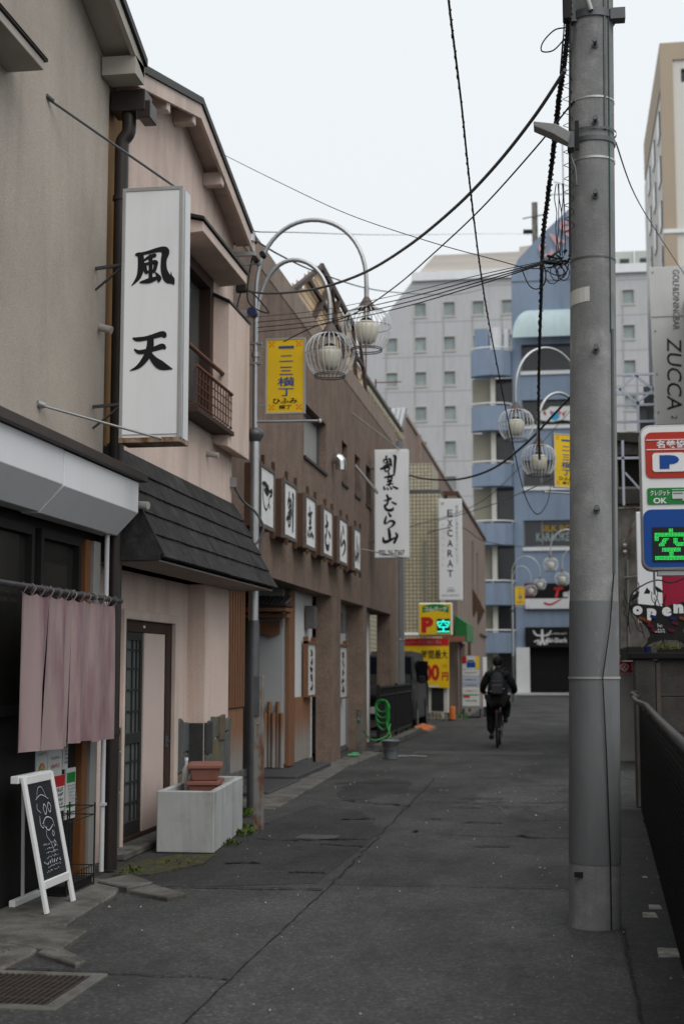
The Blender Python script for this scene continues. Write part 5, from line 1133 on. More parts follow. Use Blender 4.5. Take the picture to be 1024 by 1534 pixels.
# rooftop letters
for i, ch in enumerate('CASI'):
    text(ch, (-.55 + i * .62, YB, 25.15 + i * .62), ((.72, 0, .69), (-.69, 0, .72)), .62, 1.0, m_pinkneon, bl_, bold=.05, n=.12)
q = B(-1.9, 4, YB - .05, YB - .002, 14.7, 16.0)
sgn_ = [(-1.15, 15.6), (-.9, 15.35), (-.3, 15.25), (.2, 15.35), (1.4, 15.2), (1.5, 15.9), (.9, 16.15), (.2, 16.1), (-.4, 16.12), (-.7, 15.9), (-1.1, 15.9)]
pq = MB().prism(sgn_, 'y', YB - .1, YB - .01).build('colourful_sign', m_white, bl_)
scribble((-.1, YB - .1, 15.7), FR_CAM, 1.5, .4, m_red, pq, rows=1, wt=9); MB().prism([(-.45, 15.4), (-.1, 15.32), (.1, 15.5), (0, 15.85), (-.3, 15.8)], 'y', YB - .108, YB - .1).build('blue_swirl', M('bright_blue_print', (.03, .35, .6), .5, 0), pq)
text('SILK ROAD', (.15, YB + .29, 9.27), FR_CAM, 2.4, .36, M('gold_print', (.45, .27, .01), .5, 0), bl_, bold=.03); text('KARAOKE', (-.38, YB + .29, 8.78), FR_CAM, 1.85, .48, M('white_print', (.32, .38, .38), .5, 0), bl_, bold=.02)
kb_ = B(-1.98, 3.4, YB - .25, YB - .02, 4.72, 6.15).build('black_signboard', m_soot, bl_); B(-1.96, 3.4, YB - .27, YB - .251, 4.74, 5.3).build('white_strip', m_white, kb_); B(-1.96, -1.45, YB - .27, YB - .251, 5.32, 6.13).build('maroon_block', M('maroon', (.12, .01, .03), .5, 0), kb_)
text('T', (-.12, YB - .25, 5.62), FR_CAM, .55, .62, m_red, kb_, bold=.05, n=.03, shear=.3); text('aj', (.33, YB - .25, 5.5), FR_CAM, .42, .45, m_white, kb_, bold=.04, n=.03)
brush([[(0, 80, 20), (40, 100, 18), (100, 20, 12)]], (0, 0, 100, 100), (-.45, YB - .275, 5.15), FR_CAM, .9, .35, m_red, kb_, name='swash', n=.01)
sb_ = B(-1.98, 3.4, YB - .3, YB - .02, 2.62, 3.72).build('black_signboard', m_soot, bl_)
text('Shi-Shark', (-.25, YB - .3, 3.0), FR_CAM, 1.15, .26, m_white, sb_, bold=.03); scribble((-.25, YB - .3, 3.35), FR_CAM, 1.1, .13, m_white, sb_, rows=1, wt=6)
brush([[(50, 5, 12), (50, 60, 18)], [(0, 10, 8), (15, 35, 10), (40, 40, 8)], [(100, 10, 8), (85, 35, 10), (60, 40, 8)], [(50, 60, 10), (38, 95, 16)], [(50, 60, 10), (62, 95, 16)], [(5, 80, 8), (30, 70, 8), (22, 95, 8)], [(95, 80, 8), (70, 70, 8), (78, 95, 8)]], (0, 0, 100, 100), (-1.05, YB - .3, 3.17), FR_CAM, .95, .85, m_white, sb_, name='emblem')
B(-2.5, -1.75, YB - .35, YB - .01, .12, 2.6).build('white_pier', m_white, bl_)
B(-1.75, 2.9, YB + .3, YB + .34, .1, 2.75).build('dark_entrance', m_soot, bl_)
for z in (23.4,): B(-2.5, 3.0, YB - .03, YB - .002, z, z + .05).build('joint', m_darksteel, bl_)
# balconies
zr = [18.50, 15.30, 11.95, 8.60, 5.25]; zb_ = [17.05, 13.85, 10.6, 7.2, 3.95]; zt_ = [18.2, 15.1, 11.8, 8.45, 5.2]
tb = [(-4.85, YB - .05), (-4.78, YB - .45), (-4.3, YB - .72), (-3.7, YB - .85), (-3.0, YB - .72), (-2.6, YB - .4), (-2.5, YB)]
for zr_, zb0 in zip([(1000 - 520) * 80 / 2130 + 1.5, (1000 - 605) * 80 / 2130 + 1.5, (1000 - 693) * 80 / 2130 + 1.5, (1000 - 782) * 80 / 2130 + 1.5, (1000 - 871) * 80 / 2130 + 1.5, (1000 - 944) * 80 / 2130 + 1.5], [17.9, 14.75, 11.6, 8.3, 4.95, 2.3]):
    fb = MB(); fb.prism(tb + [(-2.5, YB + .05), (-4.85, YB + .05)], 'z', zb0, zr_ - .18); bo = fb.build('balcony', m_blue, bl_)
    MB().tube([(x, y, zr_ - .05) for x, y in tb], .05, 6).build('rail', m_white, bo)
    for k in (1, 3, 5): MB().cyl((tb[k][0], tb[k][1], zr_ - .2), (tb[k][0], tb[k][1], zr_ - .05), .03).build('rail_post', m_white, bo)
    hgt = 1.9
    B(-4.8, -3.55, YB + .5, YB + .55, zb0 - hgt, zb0 - .002).build('beige_panel', m_balcbeige, bo); B(-3.75, -3.48, YB - .1, YB + .3, zb0 - hgt, zb0 - .002).build('column', m_cream2, bo); B(-3.5, -2.52, YB + .5, YB + .55, zb0 - hgt, zb0 - .002).build('dark_opening', m_darkwin, bo)
B(-4.7, -3.9, YB + 1, YB + 3, 18, 21.0).build('roof_room', m_blue, bl_); MB().cyl((-3.4, YB + 1, 18.2), (-3.4, YB + 1, 21), .35).build('white_tank', m_white, bl_); MB().cyl((-2.8, YB + .6, 18.2), (-2.8, YB + .6, 20.8), .18).build('white_tank', m_white, bl_)
q = thing('roof_mast', 'thin grey mast rising behind the blue building roof', 'mast', (-1.1, 84, 22)); B(-1.35, -1.0, 84, 84.3, 20, 29.4).build('mast', m_oldconc, q); MB().tube([(-1.9, 84, 28.4), (-.6, 84, 28.6)], .04, 5).tube([(.55, 84, 26), (.55, 84, 33)], .035, 5).tube([(-.2, 84, 29.8), (.9, 84, 29.8)], .03, 5).tube([(0, 84, 30.6), (1.1, 84, 30.2)], .03, 5).build('aerial', m_darksteel, q)

# ================================================================== grey hotel
HY = 118
ht = thing('grey_hotel', 'tall pale grey hotel block with small square windows in columns', 'building', (-4, HY, 0))
hs_ = []
cols = [(-13.75), (-11.3), (-8.85), (-6.4), (-3.95)]
pxc = [587, 631, 675, 718, 762]; rows = [454, 507.5, 561, 614.5, 668, 721, 775, 829, 882]
hol = []
for i, pc in enumerate(pxc):
    for j, rz_ in enumerate(rows):
        if j == 0 and i == 0: continue
        xw = -13.85 + i * 2.455; zw = 31.75 - j * 2.985
        hol.append((xw - .46, xw + .46, zw - .6, zw + .55))
for i, xr in enumerate((3.5, 5.95)):
    for j in range(9): hol.append((xr - .46, xr + .46, 32.2 - j * 2.985 - .6, 32.2 - j * 2.985 + .55))
w = MB(); holes_y(w, HY, HY + .25, -12.4, 8.2, 0, 33.0, [h for h in hol if h[0] > -12.4]); holes_y(w, HY, HY + .25, -14.8, -12.4, 0, 30.8, [h for h in hol if h[0] < -12.4])
w.prism([(-12.4, 33.0), (8.2, 33.0), (8.2, 34.2), (-12.1, 34.2), (-12.4, 33.85)], 'y', HY, HY + .25); w.prism([(-14.8, 30.8), (-12.4, 30.8), (-12.4, 33.84)], 'y', HY, HY + .25)
w.prism([(-16.6, 0), (-14.8, 0), (-14.8, 30.8), (-16.6, 28.5)], 'y', HY, HY + .25)
w.box(-16, 8.2, HY + .3, HY + 20, 0, 28); w.box(-12, 8.2, HY + .3, HY + 20, 28, 34); w.build('wall', m_hotel, ht)
for (a, b, c, d) in hol:
    B(a, b, HY + .16, HY + .2, c, d).build('window', m_hotelwin, ht)
for (a, b, c, d) in hol:
    f = MB().box(a - .12, b + .12, HY - .06, HY - .002, c - .15, c).box(a - .10, a, HY - .05, HY - .003, c, d + .1).box(b, b + .10, HY - .05, HY - .003, c, d + .1).box(a, b, HY - .05, HY - .003, d, d + .1); f.build('window_frame', m_hotelframe, ht)
for j in range(10): B(-14.7 if j > 1 else -12.3, 8.2, HY - .012, HY - .002, 33.6 - j * 2.985, 33.66 - j * 2.985).build('panel_joint', M('hotel_joint', (.33, .33, .33), .8, .1, 1), ht)
rv = MB()
for (a, b, c, d) in hol: rv.box(a - .07, a + .03, HY - .04, HY - .004, c - 1.85, c - .16)
dpr = rv.build('stain_runs', M('hotel_stain', (.36, .35, .34), .8, .1, 1), ht); tag(dpr, kind='stuff')
B(-12.1, 8.3, HY - .3, HY + 10, 34.202, 34.95).build('white_cornice', m_white_metal, ht)
MB().prism([(-11.7, 34.96), (-3.0, 34.96), (-3.0, 36.6), (-10.2, 36.6)], 'y', HY + .5, HY + 8).build('roof_louvre', m_louver, ht)
MB().prism([(-3.0, 34.96), (.6, 34.96), (.6, 37.4), (-3.0, 37.0)], 'y', HY + .5, HY + 8).build('roof_louvre', m_louver, ht)
gh = thing('rooftop_plant_room', 'pale green boxy plant units seen above the hotel roof right of the pole', 'building', (6, 126, 0))
B(2, 9.5, 126, 130, 30, 38.4).build('wall', M('pale_green_panel', (.42, .46, .42), .7, .08, .5), gh)
for i in range(4): B(2.2 + i * 1.75, 3.0 + i * 1.75, 125.9, 125.998, 37.0, 37.7).build('vent', m_darkwin, gh); B(3.4 + i * 1.75, 3.5 + i * 1.75, 125.8, 125.998, 34.5, 38.4).build('mullion', m_white_metal, gh)
B(8.6, 11.5, 127, 130, 38, 43.5).build('tank_room', M('weathered_grey', (.33, .32, .30), .8, .2, .8, streak=.3), gh)
# ================================================================== tower right
tw = thing('apartment_tower', 'tall white and tan apartment tower at the upper right', 'building', (8, 70, 0))
TZ_ = 32.6
holt = [(6.35, 6.85, TZ_ - 2.05, TZ_ - 1.35)] + [(6.55, 7.6, TZ_ - 2.05 - k * 2.35 - 1.7, TZ_ - 2.05 - k * 2.35 - .9) for k in range(9)]
w = MB(); holes_y(w, 70, 70.3, 5.95, 16, 0, TZ_ - .9, holt); w.box(5.5, 16, 70.4, 84, 0, TZ_ - .1); w.build('wall', m_tower, tw)
MB().box(5.34, 5.95, 69.9, 70.35, 0, TZ_).box(5.95, 16, 69.9, 70.35, TZ_ - .9, TZ_).box(5.34, 5.5, 70.35, 84, TZ_ - 2.2, TZ_).build('tan_frame', m_towertan, tw)
for (a, b, c, d) in holt: B(a, b, 70.2, 70.25, c, d).build('window', m_darkwin, tw)
B(5.3, 16.05, 69.86, 69.899, TZ_ - 9.8, TZ_ - 9.6).build('band', m_white_metal, tw)
B(5.4, 5.5, 70.4, 85, 0, TZ_ - 2.2).build('side_wall', m_tower, tw)
for k in range(11):
    for y in (71.5, 75.5, 79.5):
        B(5.33, 5.398, y, y + 1.5, TZ_ - 4.2 - k * 2.35, TZ_ - 2.9 - k * 2.35).build('side_window', m_darkwin, tw)

# ================================================================== right side
zb2 = thing('bar_building', 'weathered grey building carrying the tall bar sign on the right', 'building', (2.4, 26, 0))
B(2.45, 9, 22.5, 34, 0, 8.2).build('wall', m_oldconc, zb2)
for i in range(18): MB().prism([(2.30, 8.1), (2.5, 8.35), (2.5, 8.1)], 'y', 22.6 + i * .62, 23.0 + i * .62).build('eave_tile', m_black, zb2)
ce = thing('tiled_eave', 'dark corrugated eave edge jutting in at the right margin', 'eave', (2.05, 19, 7))
for i in range(14): MB().tube([(1.66 + i * .012, 18, 6.42 + i * .085), (3.0, 18, 6.42 + i * .085)], .05, 8).build('eave_tile', m_black, ce)
MB().box(1.75, 3.0, 18.05, 18.6, 5.9, 7.5).build('board', M('dull_blue_grey', (.12, .13, .16), .7, .1, 2), ce)
zs = thing('zucca_sign', 'tall white panel sign reading GOLF&DININGBAR ZUCCA in vertical lettering', 'sign', (2.05, 26, 5.9))
zp = [(1.69, 26, 8.80), (2.42, 26, 8.80), (2.49, 26, 5.87), (1.76, 26, 5.87)]
MB().add([(x, 26.0, z) for x, y, z in zp] + [(x, 26.15, z) for x, y, z in zp], [(3, 2, 1, 0), (4, 5, 6, 7), (0, 1, 5, 4), (1, 2, 6, 5), (2, 3, 7, 6), (3, 0, 4, 7)]).build('panel', M('grey_white_panel', (.50, .495, .48), .5, .05, 2, streak=.08), zs, bevel=.006)
FZ = ((-.02, 0, -1), (1, 0, -.02))
text('GOLF&DININGBAR', (2.165, 26, 8.17), FZ, 1.12, .115, M('charcoal_ink', (.04, .042, .045)), zs, n=.006)
text('ZUCCA', (2.10, 26, 6.80), FZ, 1.33, .26, m_ink, zs, n=.006, shear=.15, bold=.004); text('2', (2.08, 26, 6.0), FZ, .07, .10, m_ink, zs, n=.006)
B(1.70, 2.44, 25.99, 25.998, 7.86, 7.87).build('panel_joint', m_greypost, zs)
for (x, z) in ((1.76, 8.7), (2.36, 8.7), (1.78, 7.6), (2.38, 7.62), (1.79, 6.8), (2.41, 6.82), (1.80, 6.1)): MB().cyl((x, 26, z), (x, 25.985, z), .014, n=8).build('bolt', m_darksteel, zs)
tr = thing('steel_truss', 'pale blue steel lattice bridge between the pole and the bar sign', 'truss', (1.6, 30, 6))
for z in (7.63, 7.22, 6.98): MB().box(.9, 3.0, 30, 30.05, z - .025, z + .025).build('chord', m_trussm, tr)
MB().box(.9, 2.6, 30, 30.05, 6.60, 6.65).beam((.9, 30.02, 6.25), (2.0, 30.02, 6.45), .04, .05).build('chord', m_trussm, tr)
for (a, b) in (((.95, 7.62), (1.7, 6.98)), ((1.62, 7.62), (.95, 6.98)), ((1.62, 7.62), (2.35, 6.98)), ((2.35, 7.62), (1.62, 6.98)), ((1.66, 7.62), (1.66, 6.3))): MB().beam((a[0], 30.02, a[1]), (b[0], 30.02, b[1]), .045, .045).build('brace', m_trussm, tr)
MB().box(1.70, 1.85, 30.1, 30.25, 0, 6.98).box(1.80, 2.0, 30.2, 30.4, 6.2, 7.4).build('column', m_darksteel, tr)
ob = thing('old_concrete_building', 'stained old concrete building seen between the utility pole and parking sign', 'building', (1.8, 24.5, 0))
w = MB(); holes_y(w, 24.4, 24.7, .98, 3.2, 0, 5.45, [(1.0, 1.75, 4.55, 5.1)]); w.box(.98, 3.2, 24.75, 34, 0, 5.0); w.build('wall', m_oldconc, ob)
MB().box(.95, 3.2, 24.3, 24.39, 4.25, 4.5).prism([(.95, 5.32), (1.75, 5.22), (1.75, 5.42), (.95, 5.46)], 'y', 24.2, 24.39).build('ledge', m_blockwall, ob)
B(1.0, 1.75, 24.6, 24.65, 4.55, 5.1).build('dark_opening', m_soot, ob)
MB().box(1.05, 1.09, 24.1, 24.14, 4.2, 5.3).box(.95, 1.5, 24.1, 24.14, 4.98, 5.02).beam((1.1, 24.1, 4.75), (1.48, 24.1, 4.3), .03, .03).build('frame_steel', m_trussm, ob)
MB().tube([(.98, 24.1, 4.15), (1.45, 24.1, 4.15)], .02, 6).tube([(1.4, 24.1, 4.15), (1.0, 24.1, 3.5)], .02, 6).build('rusty_bracket', m_rustpost, ob)
MB().tube([(1.12, 24.34, 1.5), (1.12, 24.34, 3.3)], .022, 8).tube([(1.05, 24.3, 3.0), (1.5, 24.3, 3.05)], .015, 6).build('conduit', m_greypost, ob)
for z in (3.55, 3.44, 2.73, 2.64): MB().lathe((1.08 if z > 3 else 1.22, 24.34, z), [(.01, -.03), (.032, -.01), (.032, .01), (.01, .03)], 10).build('porcelain_knob', m_cream2, ob)
MB().cyl((1.25, 24.3, 1.65), (.95, 24.3, 1.68), .022).box(1.0, 1.2, 24.25, 24.35, 1.55, 1.64).build('pipe', m_whitepvc, ob)
lw_ = thing('low_concrete_wall', 'pale stained low wall behind the utility pole, below the red sign', 'wall', (1.2, 23.7, 0))
B(.90, 2.5, 23.7, 23.85, 0, 1.38).build('wall', M('pale_stained_concrete', (.26, .25, .235), .9, .2, 2, .3, 40, streak=.4), lw_)
rs = thing('red_notice', 'small red notice with a white round mark on the low wall', 'sign', (1.05, 23.65, 1.4)); B(.90, 1.15, 23.66, 23.69, 1.42, 1.60).build('board', m_red, rs)
brush([[(50, 0, 12), (100, 50, 12), (50, 100, 12), (0, 50, 12), (50, 0, 12)], [(30, 70, 12), (55, 35, 16), (75, 25, 10)], [(50, 60, 10), (70, 75, 14)]], (0, 0, 100, 100), (1.0, 23.66, 1.51), FR_CAM, .13, .13, m_white, rs, name='mark')
text('禁煙', (1.125, 23.66, 1.51), FR_CAM, .03, .12, m_white, rs)
dc = thing('dark_canopy', 'flat black canopy edge running above the low wall', 'canopy', (1.6, 22.5, 1.7)); B(.93, 3.2, 21.0, 23.6, 1.61, 1.80).build('edge', m_soot, dc, bevel=.01)
for x in (1.5, 3.0): B(x, x + .08, 21.2, 21.3, 0, 1.61).build('post', m_darksteel, dc)
# dark block wall behind the net fence
bw = thing('block_wall', 'dark mossy concrete block wall standing square-on behind the net fence', 'wall', (1.8, 15.9, 0))
for (a, b) in ((.76, 1.02), (1.12, 1.15)): pass
blk = MB()
for j in range(4):
    for i in range(4):
        x0 = 1.02 + i * .78; x1 = x0 + .772
        B(x0, x1, 15.86 + rnd.uniform(-.003, .003), 16.0, .02 + j * .39, .02 + j * .39 + .384).build('block', m_blockwall, bw, bevel=.004)
B(1.0, 4.1, 15.9, 15.98, 0, 1.575).build('mortar_core', m_soot, bw)
B(.77, 1.0, 15.82, 16.05, 0, 1.585).build('end_pillar', m_blockwall, bw, bevel=.015); B(1.005, 1.05, 15.82, 15.855, .1, 1.55).build('steel_strip', M('dull_stain', (.09, .075, .065), .9, .4, 8), bw)
B(.72, 4.1, 15.78, 16.1, 1.59, 1.66).build('capping', m_soot, bw, bevel=.01)
# open sign
op = thing('open_sign', 'black fish-tail shaped wrought metal board with white letters open and mosaic pieces', 'sign', (1.2, 15.9, 1.66))
BS = [(.735, 2.17), (.80, 2.195), (1.08, 2.165), (1.13, 2.16), (1.18, 2.175), (1.42, 2.24), (1.49, 2.16), (1.42, 2.06), (1.36, 1.98), (1.30, 1.9), (1.33, 1.82), (1.44, 1.71), (1.36, 1.73), (1.24, 1.79), (1.1, 1.80), (.98, 1.77), (.86, 1.69), (.93, 1.79), (.955, 1.86), (.93, 1.92), (.84, 2.02), (.76, 2.10)]
MB().prism(BS, 'y', 15.86, 15.885).build('board', m_black, op)
for i, (ch, x, z, w_) in enumerate((('o', .825, 2.12, .105), ('p', .975, 2.085, .10), ('e', 1.135, 2.105, .10), ('n', 1.26, 2.135, .105))):
    text(ch, (x, 15.86, z - (.01 if ch == 'p' else 0)), FR_CAM, w_, .10 if ch != 'p' else .13, m_white, op, bold=.07, n=.012)
for (x, z, c) in ((.87, 2.03, m_cone), (.93, 2.0, m_redor), (.99, 2.05, m_deepblue), (.96, 1.95, m_crimson), (1.30, 2.03, m_cone), (1.22, 1.98, m_crimson), (1.2, 2.03, m_deepblue), (1.0, 1.9, m_crimson), (1.18, 1.9, m_crimson)):
    MB().obb((x, 15.852, z), (1, 0, -.35), (.35, 0, 1), (0, 1, 0), .034, .016, .006).build('mosaic_piece', M('dim_' + c.name, tuple(v * .35 for v in c.node_tree.nodes['RGB'].outputs[0].default_value[:3]), .4, 0), op)
text('le', (1.06, 15.86, 1.955), FR_CAM, .05, .04, m_paper, op, n=.012); scribble((1.06, 15.86, 1.895), FR_CAM, .11, .05, m_paper, op, rows=2, wt=7, n=.012)
wi = MB(); rv = random.Random(12)
for k in range(16):
    x = rv.uniform(.72, 1.5); p = [(x, 15.87, 1.7 + rv.uniform(0, .2))]
    for j in range(6): p.append((p[-1][0] + rv.uniform(-.06, .06), 15.87 + rv.uniform(-.01, .01), p[-1][2] + rv.uniform(.03, .14)))
    wi.tube(smooth_path(p, 3), .005, 5)
wi.tube(smooth_path([(.72, 15.87, 1.95), (.76, 15.87, 2.28), (.9, 15.87, 2.4), (1.05, 15.87, 2.45), (1.2, 15.87, 2.42), (1.4, 15.87, 2.5)], 4), .008, 5)
wi.build('wire_vines', m_black, op)
for (pts) in ([(.745, 2.22), (.80, 2.30), (.85, 2.33), (.84, 2.27), (.79, 2.23)], [(.895, 2.30), (.93, 2.37), (.965, 2.33), (.96, 2.30)], [(1.0, 2.40), (1.08, 2.35), (1.11, 2.31), (1.04, 2.32)]): MB().prism(pts, 'y', 15.865, 15.88).build('metal_leaf', m_black, op)
um = thing('crimson_parasol', 'crimson folded fabric screen behind the open sign', 'screen', (1.5, 16.6, 1.7)); MB().prism([(.98, 2.15), (1.02, 2.35), (1.10, 2.5), (1.2, 2.56), (1.7, 2.60), (1.9, 2.2), (1.3, 2.1)], 'y', 16.6, 16.7).build('fabric', m_crimson, um); MB().cyl((1.4, 16.65, 0), (1.4, 16.65, 2.15), .02).build('pole', m_darksteel, um)
wp_ = thing('standing_panel', 'tall plain white panel standing behind the parking sign post', 'panel', (1.0, 16.4, 2)); B(.86, 1.13, 16.4, 16.47, 2.0, 3.26).build('panel', m_white_metal, wp_, bevel=.006); B(1.0, 1.06, 16.42, 16.46, 0, 2.0).build('post', m_darksteel, wp_)
pl_ = thing('potted_plant', 'small leafy plant in a dark blue pot on top of the block wall', 'plant', (1.1, 15.97, 1.66)); MB().lathe((.92, 15.95, 1.66), [(.03, 0), (.045, .07)], 10).build('pot', M('cobalt_pot', (.02, .03, .16), .3, 0), pl_)
rv = random.Random(3); lf = MB()
for i in range(150):
    x, z = rv.gauss(1.12, .11), 1.70 + abs(rv.gauss(0, .04)); y = 15.97 + rv.uniform(-.05, .05); a = rv.uniform(0, 3.1); s_ = .018; lf.add([(x - s_ * math.cos(a), y, z - s_ * math.sin(a)), (x, y + .01, z + .006), (x + s_ * math.cos(a), y - .005, z + s_ * math.sin(a)), (x, y - .01, z - .006)], [(0, 1, 2, 3)])
lf.build('leaves', M('yellow_green_leaf', (.20, .22, .03), .7, .4, 30), pl_)

# parking sign big
ps_ = thing('coin_parking_sign', 'large red, white and blue parking sign with green LED vacancy character, right margin', 'sign', (1.33, 14, 0))
def rrect(x0, x1, z0, z1, r, n=6):
    p = []
    for (cx_, cz, a0) in ((x1 - r, z1 - r, 0), (x0 + r, z1 - r, 90), (x0 + r, z0 + r, 180), (x1 - r, z0 + r, 270)):
        for i in range(n + 1): a = R(a0 + 90 * i / n); p.append((cx_ + r * math.cos(a), cz + r * math.sin(a)))
    return p
ob_ = []
def pr(mb, pts, y0, y1): return mb.prism(pts, 'y', y0, y1)
pr(MB(), rrect(.785, 1.885, 2.43, 3.85, .10), 14.0, 14.22).build('casing', m_alu, ps_, bevel=.008)
fp = pr(MB(), rrect(.80, 1.87, 2.45, 3.83, .085), 13.985, 14.01).build('face_panel', m_white, ps_)
rd = pr(MB(), rrect(.835, 1.835, 3.325, 3.775, .06), 13.975, 13.984).build('red_panel', m_redor, ps_)
for z in (3.695, 3.60): B(.845, 1.825, 13.968, 13.974, z, z + .008).build('rule', m_white, rd)
text('名鉄協商', (1.125, 13.975, 3.655), FR_CAM, .37, .075, m_white, rd, bold=.025, n=.006)
pr(MB(), rrect(.90, 1.21, 3.385, 3.57, .03), 13.966, 13.974).build('p_plate', m_white, rd)
text('P', (1.06, 13.966, 3.48), FR_CAM, .185, .135, m_deepblue, rd, bold=.12, n=.003)
gn = pr(MB(), rrect(.845, 1.83, 3.07, 3.23, .02), 13.975, 13.984).build('green_panel', m_green, ps_)
text('クレジット', (.965, 13.975, 3.18), FR_CAM, .185, .055, m_white, gn, bold=.02, n=.004); text('OK', (.965, 13.975, 3.105), FR_CAM, .13, .055, m_white, gn, bold=.03, n=.004)
cdm = MB(); cdm.box(1.08, 1.21, 13.966, 13.973, 3.12, 3.19).box(1.075, 1.30, 13.967, 13.973, 3.205, 3.212).build('card_picture', m_paper, gn)
MB().prism([(1.17, 3.10), (1.19, 3.13), (1.22, 3.15), (1.24, 3.13), (1.30, 3.12), (1.30, 3.10)], 'y', 13.962, 13.9655).build('card_picture', m_paper, gn); B(1.09, 1.18, 13.9635, 13.9655, 3.168, 3.178).build('card_picture', m_green, gn)
bp2 = pr(MB(), rrect(.80, 1.87, 2.46, 3.02, .08), 13.975, 13.983).build('blue_panel', m_deepblue, ps_)
ld = B(.885, 1.23, 13.962, 13.974, 2.515, 2.845).build('led_panel', m_ledoff, bp2)
rowsL = {0: [(10, 12)], 1: [(10, 12)], 2: [(10, 12)], 3: [(0, 22)], 4: [(0, 22)], 5: [(0, 22)], 6: [(0, 2), (20, 22)], 7: [(0, 2), (6, 9), (13, 15), (20, 22)], 8: [(0, 2), (5, 8), (13, 15), (20, 22)], 9: [(5, 7), (13, 15)], 10: [(4, 7), (13, 20)], 11: [(3, 6), (14, 20)], 12: [(3, 6), (15, 19)], 14: [(5, 17)], 15: [(5, 17)], 16: [(5, 17)], 17: [(10, 12)], 18: [(10, 12)], 19: [(10, 12)], 20: [(0, 22)], 21: [(0, 22)], 22: [(0, 22)]}
dots = MB()
for r0, segs in rowsL.items():
    for (a, b) in segs:
        for cc in range(a, b + 1):
            x, z = .908 + cc * .0136, 2.825 - r0 * .0132; dots.add([(x + .0053 * math.cos(k * math.pi / 3), 13.9595, z + .0053 * math.sin(k * math.pi / 3)) for k in range(6)], [tuple(range(6))])
tag(dots.build('led_dots', m_led_g, ps_), kind='stuff')
MB().cyl((1.45, 14.12, 0), (1.45, 14.12, 2.44), .057, n=20).build('post', m_greypost, ps_)
B(.93, 1.75, 14.03, 14.2, 2.385, 2.428).build('bottom_bar', m_alu, ps_); B(.885, .905, 14.02, 14.06, 2.2, 2.44).build('hanger', m_darksteel, ps_)

# black net fence
nf = thing('net_fence', 'low black net fence with a kinked brown handrail along the right edge', 'fence', (.7, 10, 0))
F0 = Vector((.47, 4.0, 0)); F1 = Vector((.80, 15.5, 0)); dF = (F1 - F0)
FH = 1.10
rail = [F0 + Vector((0, 0, 1.14)), F0.lerp(F1, .5) + Vector((0, 0, 1.15)), F0.lerp(F1, .80) + Vector((.01, 0, 1.16)), F0.lerp(F1, .885) + Vector((-.05, 0, 1.17)), F0.lerp(F1, .91) + Vector((-.075, 0, 1.20)), F0.lerp(F1, .935) + Vector((-.03, 0, 1.20)), F0.lerp(F1, .965) + Vector((-.075, 0, 1.23)), F0.lerp(F1, 1.0) + Vector((-.03, 0, 1.235))]
MB().tube(rail, .026, 10).build('handrail', m_railbrown, nf)
nb = MB(); L_ = dF.length; u = dF.normalized(); nv = 300
for i in range(nv):
    p = F0.lerp(F1, i / (nv - 1)); nb.beam(p + Vector((0, 0, .02)), p + Vector((0, 0, FH)), .006, .006)
for j in range(30):
    z = .04 + j * .036; nb.beam(F0 + Vector((0, 0, z)), F1 + Vector((0, 0, z)), .005, .005)
tag(nb.build('net', m_mesh, nf), kind='stuff')
for i in range(8): p = F0.lerp(F1, i / 7); MB().cyl(p + Vector((.03, 0, 0)), p + Vector((.03, 0, 1.13)), .02, n=10).build('post', m_black, nf)
for i in range(9):
    a = F0.lerp(F1, i / 9) + Vector((.08, 0, 0)); b = F0.lerp(F1, (i + .985) / 9) + Vector((.08, 0, 0)); MB().add([a, b, b + Vector((0, 0, 1.08)), a + Vector((0, 0, 1.08)), a + Vector((.01, 0, 0)), b + Vector((.01, 0, 0)), b + Vector((.01, 0, 1.08)), a + Vector((.01, 0, 1.08))], [(3, 2, 1, 0), (4, 5, 6, 7), (0, 1, 5, 4), (1, 2, 6, 5), (2, 3, 7, 6), (3, 0, 4, 7)]).build('backing_sheet', M('brown_black_sheet', (.016, .011, .010), .8, .5, 2, stretch=(1, 1, .5)), nf)
for i, (x, y, s_) in enumerate(((.53, 7.85, .06), (.50, 9.0, .045), (.55, 9.3, .04), (.56, 10.6, .02))):
    tag(MB().prism([(x - s_, y - s_ * 2), (x + s_, y - s_ * 1.8), (x + s_ * .9, y + s_ * 2), (x - s_ * .9, y + s_ * 2.1)], 'z', 0, .013).build('concrete_footing', M('worn_pale_concrete', (.30, .29, .26), .9, .4, 14, .5, 60, col2=(.12, .115, .10), c2t=.55, c2s=12), bevel=.004), ['pale concrete footing block by the net fence, nearest the camera', 'pale concrete footing block by the net fence, second nearest', 'small concrete lump touching the second footing by the net fence', 'tiny pale concrete lump farthest along the net fence'][i], 'footing', 'concrete footings along the net fence')

